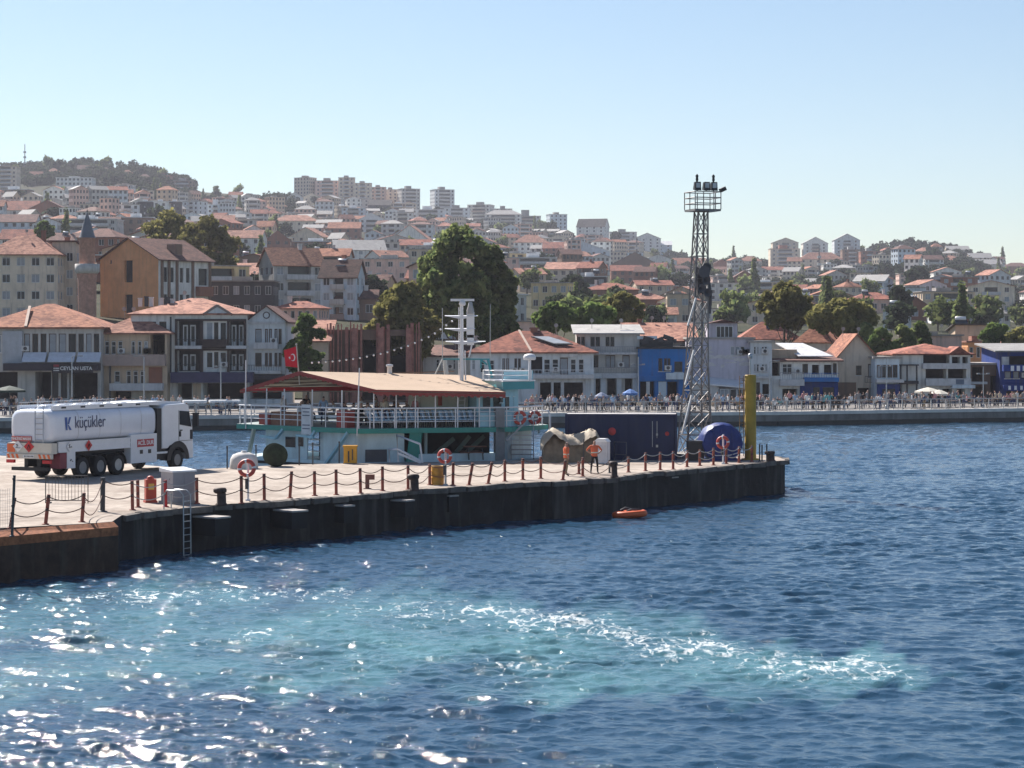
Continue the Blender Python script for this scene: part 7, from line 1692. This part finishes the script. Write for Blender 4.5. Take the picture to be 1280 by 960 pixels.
# fill the slope between them
ALT = ['white','bluewhite','cream','beige','grey','pink','tan','grey','paleblue','brick','tan','lavender','brown','yellow']
def wooded(px, py):
    sk = float(sky_row(px))
    return (20 < px < 245 and py < sk + 17 and not (60 < px < 118 and py > 224)) or (1085 < px < 1235 and py < sk + 48 and rnd.random() < .75) or (835 < px < 960 and py < sk + 14) or (320 < px < 372 and 246 < py < 266)
TREEPX = [(178,300,262,350),(500,655,278,425),(450,560,350,445),(650,805,365,415),(935,1110,352,420)]
cnt = 0
py = 424.0
while py > 216 and cnt < 330:
    px = -60 + rnd.uniform(0, 25)
    while px < 1350:
        sk = float(sky_row(px))
        if py > sk + 6:
            Y = Yof(px, py); s = F/Y; wm = rnd.uniform(10, 18) if Y < 700 else rnd.uniform(9, 15); wp = wm*s; X = (px-640)/s
            ok = not wooded(px, py)
            r0 = wm*.55
            if px < 350 and Y < 395: ok = False
            if 1120 < px < 1240 and Y < 300: ok = False
            if ok and any((X-fx)**2+(Y+4-fy)**2 < (r0+fr)**2*.80 for fx, fy, fr in foot): ok = False
            nf = rnd.choice((2,2,3,3,4)) if Y < 1000 else rnd.choice((2,3,3,4,5)); hm = nf*2.9
            top = py - hm*s - 2.2*s
            if ok and Y < 1e9:
                for (a, b, t, bb, Yb) in boxes:
                    if Yb > Y-2 and a < px+wp/2 and b > px-wp/2 and t < py and top < bb:
                        ov = (min(b, px+wp/2)-max(a, px-wp/2))*(min(bb, py)-max(t, top)); 
                        if ov > .34*(b-a)*(bb-t): ok = False; break
            if ok and any(a < px < b and c < py-4 < d for a, b, c, d in TREEPX) and Y < 330: ok = False
            if ok:
                rk = rnd.choices(('hip','gablex','gabley','flat'), (2,3,3,4))[0]
                rc = rnd.choice(('red','salmon','orange','brown','brown','red')) if rk != 'flat' else rnd.choice(('concrete','grey','white','concrete'))
                far = Y > 1000
                if far and rk != 'flat' and rnd.random() < .4: rc = 'grey'
                nm = 'house' if nf < 4 else 'apartment_block'
                n0 = len(boxes)
                hill_house(nm, px-wp/2, px+wp/2, py-hm*s, py, rk, py-hm*s-(rnd.uniform(1.6,2.6)*s if rk != 'flat' else 1.2*s), rnd.choice(ALT[:9] if far else ALT), rc, rnd.choice((3,4,4,5)), rnd.uniform(-38,38), rnd.random() < .4, cat='house' if nf < 4 else 'apartment block', flo=nf, Y=Y)
                boxes.pop(); cnt += 1
                px += wp*rnd.uniform(.75,1.05)
            else: px += max(4, wp*.3)
        else: px += 12
    py -= max(4.2, 15*(py-205)/200)
# telecom masts on the skyline
for (px, yt, yb, lab) in ((31,180,208,"thin telecom mast standing on the hilltop at the top left"),(1024,306,330,"thin mast on the skyline right of the lighting tower"),(796,297,316,"thin mast on the skyline left of the lighting tower")):
    Y = 1850 if px < 100 else 1300; s = F/Y; X = (px-640)/s; z = float(gz(X,Y)); o = thing("radio_mast", lab, "mast", (X,Y,z), 0, "masts on the skyline"); zt = H-(yt-YH)/s-z
    mb = MB(); mb.tube([(0,0,-2),(0,0,zt)], .55, 5, 0, True, .3); mb.build("pole", DSTEEL, o); mb = MB()
    for k in (.35,.55,.72): mb.cbox((0,0,zt*k),(2.2,1,1.4))
    mb.build("antenna", OFFWHITE, o)
# ------------------------------------------------------------------ trees
def crown_mesh(name, seed, lobes, leaf, n, mat):
    """leaf clumps scattered through lobes: lobes = [(x,y,z,rx,ry,rz)]"""
    rs_ = np.random.RandomState(seed); vol = np.array([l[3]*l[4]*l[5] for l in lobes])**.75; pick = rs_.choice(len(lobes), n, p=vol/vol.sum())
    L_ = np.array(lobes)[pick]; d = rs_.randn(n,3); d /= np.linalg.norm(d,axis=1)[:,None]
    r = (rs_.rand(n)**.34)*(1+.10*np.sin(d[:,0]*7+pick)+.13*np.sin(d[:,2]*9+d[:,1]*6+pick*2))
    c = L_[:,:3] + d*r[:,None]*L_[:,3:6]
    nrm = d*.8 + rs_.randn(n,3)*.7 + np.array([0,0,.35]); nrm /= np.linalg.norm(nrm,axis=1)[:,None]
    a = np.cross(nrm, rs_.randn(n,3)); a /= np.linalg.norm(a,axis=1)[:,None]; b = np.cross(nrm, a)
    sz = leaf*(.6+.8*rs_.rand(n))[:,None]
    el = .55+.35*rs_.rand(n)[:,None]
    pts = np.stack([c-a*sz, c-b*sz*el+nrm*sz*.15, c+a*sz, c+b*sz*el-nrm*sz*.12], 1).reshape(-1,3)
    me = bpy.data.meshes.new(name); me.vertices.add(n*4); me.vertices.foreach_set("co", pts.astype(np.float32).reshape(-1))
    me.loops.add(n*4); me.loops.foreach_set("vertex_index", np.arange(n*4, dtype=np.int32)); me.polygons.add(n); me.polygons.foreach_set("loop_start", (np.arange(n)*4).astype(np.int32))
    me.materials.append(mat); me.update(); me.validate()
    return me
def trunk(parent, h, r, lobes, seed):
    rr = random.Random(seed); mb = MB(); mb.tube([(0,0,-1.5),(.05*h*rr.uniform(-1,1),0,h*.35),(.05*h*rr.uniform(-1,1),.05*h*rr.uniform(-1,1),h*.75)], r, 9, 0, True, r*.5)
    for l in lobes[:9]:
        p0 = Vector((0,0,h*rr.uniform(.3,.6))); p1 = Vector(l[:3]); mid = p0.lerp(p1,.5)+Vector((0,0,-.06*h)); mb.tube([p0,mid,p1], r*.42, 6, 0, True, r*.12)
    return mb.build("trunk", M("bark", (.10,.075,.055), rough=.95, var=.35, scale=3, bump=.5), parent)
def tree(name, label, pcx, top, bot, halfw, Y, mat, seed, nl=16, n=7000, leaf=.34, group=None, shape=1.0, zbase=None):
    s = F/Y; X = (pcx-640)/s; z0 = float(gz(X,Y)) if zbase is None else zbase; o = thing(name, label, "tree", (X,Y,z0), 0, group)
    zt = H-(top-YH)/s-z0; zb = H-(bot-YH)/s-z0; W = halfw/s; rr = random.Random(seed); lobes = []; nl = int(nl*2.4); n = int(n*1.25)
    hh = zt-zb
    for i in range(nl):
        t = (i+.5)/nl; zz = zb + hh*(.14+.76*t); wmax = W*(math.sin(math.pi*min(1,(.20+.72*t)*shape))**.7)
        a = rr.uniform(0,6.28); q = rr.random()**.33; rad = W*rr.uniform(.15,.34)*(1.1-.40*t)
        lobes.append((max(wmax-rad,0)*q*math.cos(a), max(wmax-rad,0)*q*math.sin(a)*.9, min(zz, zt-rad*.75), rad, rad, rad*rr.uniform(.7,.95)))
    lobes.append((0,0,zt-W*.32,W*.32,W*.32,W*.30))
    link("crown", crown_mesh("crown", seed, lobes, leaf, n, mat), o); trunk(o, max(zb+hh*.5,1.5), max(.16,W*.055), lobes, seed)
    return o
LD = leaf_mat("leaves_dark", (.065,.10,.038), (.26,.29,.11)); LO = leaf_mat("leaves_olive", (.11,.115,.04), (.30,.27,.10)); LG = leaf_mat("leaves_green", (.065,.11,.034), (.20,.26,.08)); LF = leaf_mat("leaves_far", (.020,.032,.020), (.055,.070,.040))
tree("plane_tree", "large dark green tree towering in the middle of the waterfront town", 574, 279, 428, 62, 268, LD, 21, 28, 17000, .36, shape=.93)
tree("plane_tree", "dark right half companion crown of the large central tree", 616, 306, 428, 37, 270, LD, 22, 18, 8500, .36)
tree("plane_tree", "olive yellow tree in front of the large dark central tree", 505, 350, 452, 52, 256, LO, 23, 20, 11000, .32)
tree("street_tree", "round dark green tree behind the red flag", 384, 391, 476, 30, 240, LG, 24, 16, 6500, .27, zbase=QZ)
tree("olive_tree", "left round olive green tree behind the orange gabled building", 212, 262, 345, 46, 430, LO, 25, 16, 7000, .38)
tree("olive_tree", "right taller olive green tree behind the orange gabled building", 260, 268, 355, 46, 425, LO, 26, 18, 8000, .38)
tree("garden_tree", "bright green garden tree left of the taller one below the yellow house", 741, 378, 418, 34, 285, LG, 27, 14, 5000, .32)
tree("garden_tree", "taller dark olive garden tree right of the yellow house", 778, 364, 412, 30, 290, LO, 28, 14, 5000, .32)
tree("garden_tree", "low green tree beside the red hipped roof", 696, 378, 415, 34, 284, LG, 29, 12, 4000, .32)
tree("garden_bush_tree", "low bright green tree right of the ferry mast above the red hipped roof", 624, 394, 432, 34, 262, LG, 30, 12, 4500, .3)
tree("olive_tree", "broad olive tree on the slope right of the yellow column", 984, 352, 412, 42, 300, LO, 31, 18, 8000, .36)
tree("olive_tree", "lower olive tree right of the broad one above the white roof panel", 1052, 374, 418, 46, 292, LO, 32, 16, 7000, .34)
tree("garden_tree", "dull green tree behind the pinkish flat house at the right", 1246, 404, 440, 26, 300, LG, 33, 12, 3500, .32)
tree("garden_tree", "small yellow green tree at the right frame edge", 1274, 410, 440, 20, 298, LO, 34, 10, 2500, .32)
tree("garden_tree", "small shrubby tree left above the cream house", 56, 276, 300, 14, 520, LG, 35, 10, 1500, .5)
for i_, (px_, tp_, hw_, yy_) in enumerate(((1082,402,16,288),(1102,408,15,284),(1128,404,16,290),(1150,400,14,296))):
    tree('garden_shrub', ('dense dark','round bright')[i_ % 2] + ' green shrub growing just behind the right waterfront roofs', px_, tp_+2, 446, hw_*1.25, yy_, (LD, LG)[i_ % 2], 70+i_, 9, 3000, .32, group='shrubs behind the right waterfront roofs')
# hillside trees: four crowns shared by copies
protos = []
for k in range(5):
    rr = random.Random(60+k); lobes = []
    for i in range(7): lobes.append((rr.uniform(-1.6,1.6), rr.uniform(-1.6,1.6), rr.uniform(2.6,5.2), rr.uniform(1.2,1.9), rr.uniform(1.2,1.9), rr.uniform(.9,1.5)))
    if k == 4: lobes = [(0,0,1.5+i*1.1,1.4-.18*i,1.4-.18*i,.9) for i in range(7)]
    o = thing("hillside_tree", "", "tree", (0,0,0), 0, "small trees between the hillside houses")
    link("crown", crown_mesh("crown", 90+k, lobes, .5, 520, LF if k % 2 else LD), o); trunk(o, 3.5, .18, lobes, k); protos.append([o, False])
def put_tree(px, Y, sc, lab):
    k = rnd.choice((0,0,1,1,2,2,3,3,4)); p = protos[k]; o = p[0] if not p[1] else copy_tree(p[0]); p[1] = True
    X = (px-640)*Y/F; o.location = (X, Y, float(gz(X,Y))-.3); o.rotation_euler = (0,0,rnd.uniform(0,6.28)); o.scale = (sc,sc,sc*rnd.uniform(.85,1.15)); o["label"] = lab
    return o
def tree_label(k, px, py): return ("dark conical tree " if k == 4 else "small dark green tree ") + place_words(px, py)
nt = 0
for i in range(2500):
    if nt >= 270: break
    px = rnd.uniform(-40, 1320); sk = float(sky_row(px)); py_ = sk + (425-sk)*rnd.random()**1.5
    Y = Yof(px, py_); X = (px-640)*Y/F
    if Y < 300 or (px < 460 and Y < 430) or any((X-fx)**2+(Y-fy)**2 < (fr*.95+1.2)**2 for fx,fy,fr in foot): continue
    o = put_tree(px, Y, rnd.uniform(.8,1.5)*(1.0 if Y < 900 else 1.35), "x"); o["label"] = ("small dark green tree " ) + place_words(px, py_-8); foot.append((X,Y,2.0)); nt += 1
for pr_, used in protos:
    if not used: put_tree(600, 700, 1, "small dark tree")
# far woods read as one mass
def woods(name, regions, seed, n, label):
    rs_ = np.random.RandomState(seed); P_ = []
    for (a, b, t0, t1, w_) in regions:
        for i in range(int(n*w_)):
            px = rs_.uniform(a,b); sk = float(sky_row(px)); py_ = sk + rs_.uniform(t0,t1); Y = Yof(px, py_)
            if py_ <= sk+.5: Y = 1880
            X = (px-640)*Y/F; 
            if any((X-fx)**2+(Y-fy)**2 < (fr)**2 for fx,fy,fr in foot): continue
            P_.append((X,Y,float(gz(X,Y)),rs_.uniform(3,5.6)))
    lob = [(x,y,z+r*.75,r,r,r*.85) for x,y,z,r in P_]
    o = link(name, crown_mesh(name, seed, lob, 1.15, len(lob)*150, LF)); tag(o, label, "woods", None, "stuff"); return o
woods("hilltop_woods", [(24,242,-2,22,1.0)], 5, 210, "dense dark woods covering the hilltop at the upper left")
woods("right_hill_woods", [(1088,1235,-3,40,1.0),(1238,1300,14,40,.12),(835,965,-1,12,.4)], 6, 230, "dense dark woods covering the right hand hilltop")
woods("slope_scrub", [(318,372,4,26,.5),(560,720,4,16,.3),(960,1110,26,44,.5),(0,60,0,18,.3),(100,330,12,34,.45)], 8, 110, "patchy scrub woods between the upper houses")
# ------------------------------------------------------------------ promenade life
def qy(px):
    """distance of the quay front at a photo column"""
    for a, b in zip(QF[:-1], QF[1:]):
        pa, pb = 640+a[0]/a[1]*F, 640+b[0]/b[1]*F
        if pa <= px <= pb: 
            lo, hi = 0, 1
            for _ in range(30):
                m = (lo+hi)/2; x, y = a[0]+(b[0]-a[0])*m, a[1]+(b[1]-a[1])*m
                if 640+x/y*F < px: lo = m
                else: hi = m
            return a[1]+(b[1]-a[1])*lo
    return 230
o = thing("promenade_railing", "long pale metal railing along the far promenade edge", "railing", (0,0,QZ))
pts = [Vector(((px-640)*(qy(px)+.5)/F, qy(px)+.5, 0)) for px in range(-60, 1345, 9)]
RP = M("railing_pale", (.46,.44,.42), rough=.6, var=.1)
for z, nm in ((1.08,"top_rail"),(.62,"middle_rail"),(.22,"lower_rail")):
    mb = MB(); mb.tube([p+Vector((0,0,z)) for p in pts], .045 if z > 1 else .028, 5); mb.build(nm, RP, o)
for p in pts[::2][:95]: mb = MB(); mb.box(p.x-.05,p.y-.05,0,p.x+.05,p.y+.05,1.1); mb.build("post", RP, o)
# people on the promenade
FR = [(62,"restaurant"),(166,"beige balcony house"),(260,"loggia house"),(333,"narrow gable house"),(660,"red roof house"),(768,"shop house"),(830,"blue house"),(900,"lavender house"),(951,"narrow white house"),(1004,"panel roof house"),(1070,"beige gabled house"),(1110,"blue cafe"),(1166,"white balcony house"),(1232,"timber house"),(1272,"chequered house")]
ck = ['white','white','black','navy','black','grey','beige','pink','navy','white','grey','grey','pale blue','turquoise','black']; lk = ['navy','black','black','grey','khaki','navy']
k = 0
for (a, b, n) in ((0,210,56),(215,300,12),(655,960,92),(960,1285,92)):
    for i in range(n):
        px = a+(b-a)*(i+rnd.random())/n; dep = rnd.choice((1.6,2.5,4,6,8,10,11)); Y = qy(px)+dep; pose = rnd.choice(('stand','walk','sit','sit','stand')); sh = rnd.choice(ck); lg = rnd.choice(lk)
        X = (px-640)*Y/F; fr_ = min(FR, key=lambda f: abs(f[0]-px))[1]
        person(pose, (X,Y,QZ+(.0 if pose != 'sit' else .08)), rnd.uniform(0,6.28), sh, lg, f"{ {'stand':'standing','walk':'walking','sit':'seated'}[pose]} person in {sh} shirt and {lg} trousers before the {fr_}", "people on the promenade", scale=rnd.uniform(.92,1.08)); k += 1
# tables and parasols
TBL = M("table_dark", (.10,.07,.06), rough=.6, var=.2)
def cafe_table():
    o = thing("cafe_table", "", "table", (0,0,0), 0, "cafe tables on the promenade"); mb = MB(); mb.box(-.45,-.45,.70,.45,.45,.74); mb.build("tabletop", TBL, o); mb = MB(); mb.tube([(0,0,0),(0,0,.7)], .04, 6); mb.lathe([(.25,0),(.25,.03),(.05,.05)],8); mb.build("leg", DSTEEL, o); return o
ct0 = None
for (a, b, n) in ((5,205,12),(660,930,20),(965,1280,22)):
    for i in range(n):
        px = a+(b-a)*(i+rnd.random())/n; Y = qy(px)+rnd.choice((5,7,9)); o = cafe_table() if ct0 is None else copy_tree(ct0); ct0 = ct0 or o
        o.location = ((px-640)*Y/F, Y, QZ); o["label"] = "small dark cafe table before the " + min(FR, key=lambda f: abs(f[0]-px))[1]
def parasol(px, top, halfw, dep, m, lab):
    Y = qy(px)+dep; s = F/Y; o = thing("parasol", lab, "parasol", ((px-640)/s, Y, QZ), 0, "parasols on the promenade"); zt = H-(top-YH)/s-QZ; r_ = halfw/s; mb = MB()
    mb.lathe([(r_,zt-.62),(r_,zt-.42),(r_*.5,zt-.18),(0.02,zt)], 8, smooth=False); mb.build("canopy", m, o); mb = MB(); mb.tube([(0,0,0),(0,0,zt)], .035, 6); mb.lathe([(.3,0),(.3,.08),(.06,.1)],8); mb.build("pole", DSTEEL, o)
parasol(1160,484,17,7,M("parasol_cream",(.58,.54,.46)),"cream parasol before the white balcony house, left one"); parasol(1174,487,13,5,M("parasol_cream",(.58,.54,.46)),"cream parasol before the white balcony house, right lower one"); parasol(788,486,10,6,M("parasol_blue",(.07,.17,.42)),"blue parasol before the shop house"); parasol(752,490,9,7,M("parasol_greyblue",(.16,.2,.3)),"grey blue parasol before the shop house")
parasol(12,482,20,6,M("parasol_dark_green",(.03,.05,.04)),"dark green parasol at the left edge of the promenade")
# street lamps
for (px, top, arm, lab) in ((90,446,1,"thin street lamp with curved arm before the dark restaurant sign"),(180,446,-1,"thin street lamp before the beige balcony house"),(276,448,0,"pale thin lamp post before the loggia house"),(1229,458,0,"pale lamp post with crossbar before the dark timber house"),(1108,448,0,"thin lamp post before the blue cafe"),(962,452,1,"thin lamp post before the narrow white house"),(798,446,0,"thin lamp post between shop house and blue house")):
    Y = qy(px)+4; s = F/Y; o = thing("street_lamp", lab, "street lamp", ((px-640)/s,Y,QZ), 0, "street lamps on the promenade"); zt = H-(top-YH)/s-QZ; mb = MB(); mb.tube([(0,0,0),(0,0,zt)], .07, 7, 0, True, .045); mb.lathe([(.16,0),(.16,.3),(.08,.4)],8); mb.build("pole", STEEL, o)
    mb = MB(); 
    if arm: mb.tube([(0,0,zt-.2),(0.1*arm,0,zt+.05),(.7*arm,0,zt+.1)], .035, 6); mb.cbox((.8*arm,0,zt+.08),(.4,.2,.1))
    else: mb.beam((-.5,0,zt-.8),(.5,0,zt-.8),.06); mb.cbox((-.5,0,zt-.75),(.3,.2,.14)); mb.cbox((.5,0,zt-.75),(.3,.2,.14))
    mb.build("lamp_head", M("lamp_head_grey",(.3,.3,.3)), o)
# lit ledge of the low quay wall, put in as white roofs on posts
for i, (a, b, lab) in enumerate(((229,258,"left one of two low white walls for the lit ledge, left quay edge"),(262,300,"right longer one of two low white walls for the lit ledge, left quay edge"))):
    Y = qy((a+b)/2)+1.6; s = F/Y; o = thing("low_white_wall", lab, "shelter", (((a+b)/2-640)/s,Y,QZ), R(14), "low white walls for the lit ledge on the left quay"); w = (b-a)/s/2
    mb = MB(); mb.prism([(-w,-.6),(w,-.6),(w,.9),(-w,.9)], 1.22, 1.42); mb.build("roof", WHITE, o)
    for x in (-w+.1, 0, w-.1): mb = MB(); mb.tube([(x,-.5,0),(x,-.5,1.24)], .05, 6); mb.build("post", RP, o)
    mb = MB(); mb.box(-w+.1,.4,.35,w-.1,.8,.45); mb.build("bench", M("bench_slat",(.3,.25,.2)), o)

# ------------------------------------------------------------------ haze in the air
def haze_box():
    mb = MB(); mb.box(-1500,-60,-4,1500,2750,235); m = bpy.data.materials.new("haze_air"); m.use_nodes = True; N = m.node_tree.nodes; L = m.node_tree.links
    for n in list(N): N.remove(n)
    out = N.new("ShaderNodeOutputMaterial"); v = N.new("ShaderNodeVolumePrincipled"); v.inputs["Color"].default_value = (.87,.88,1.0,1); v.inputs["Density"].default_value = HAZE; v.inputs["Anisotropy"].default_value = .2
    v.inputs["Density Attribute"].default_value = ""; L.new(v.outputs[0], out.inputs["Volume"])
    o = mb.build("haze", m); tag(o, kind="stuff")
HAZE = 0.00009
haze_box()

# ------------------------------------------------------------------ make every label single out one thing
ORD = ["leftmost","second from left","third from left","fourth from left","fifth from left","sixth from left","seventh from left","eighth from left","ninth from left","tenth from left"]
NUM = {2:"two",3:"three",4:"four",5:"five",6:"six",7:"seven",8:"eight",9:"nine",10:"ten",11:"eleven",12:"twelve"}
bpy.context.view_layer.update()
def uniq():
    d = {}
    for o in scene.objects:
        if o.parent is None and "label" in o and "category" in o: d.setdefault(o["label"], []).append(o)
    for lab, os_ in d.items():
        if len(os_) < 2: continue
        os_.sort(key=lambda o: px_of(o.matrix_world.translation))
        for i, o in enumerate(os_):
            n = len(os_)
            w = ORD[i] if i < len(ORD) and (i < n-1 or n > 10) else "rightmost" if i == n-1 else f"number {i+1} from left"
            if i == n-2 and n > 3: w = "second from right"
            elif n > 6 and i >= n/2: w = ("third","fourth","fifth","sixth","seventh","eighth","ninth","tenth","eleventh","twelfth","thirteenth")[max(0, n-3-i)] + " from right" if i < n-2 else w
            o["label"] = lab + ", " + w
uniq()
for o in scene.objects:
    if "label" in o and len(o["label"].split()) > 16: print("LONG", len(o["label"].split()), o["label"])
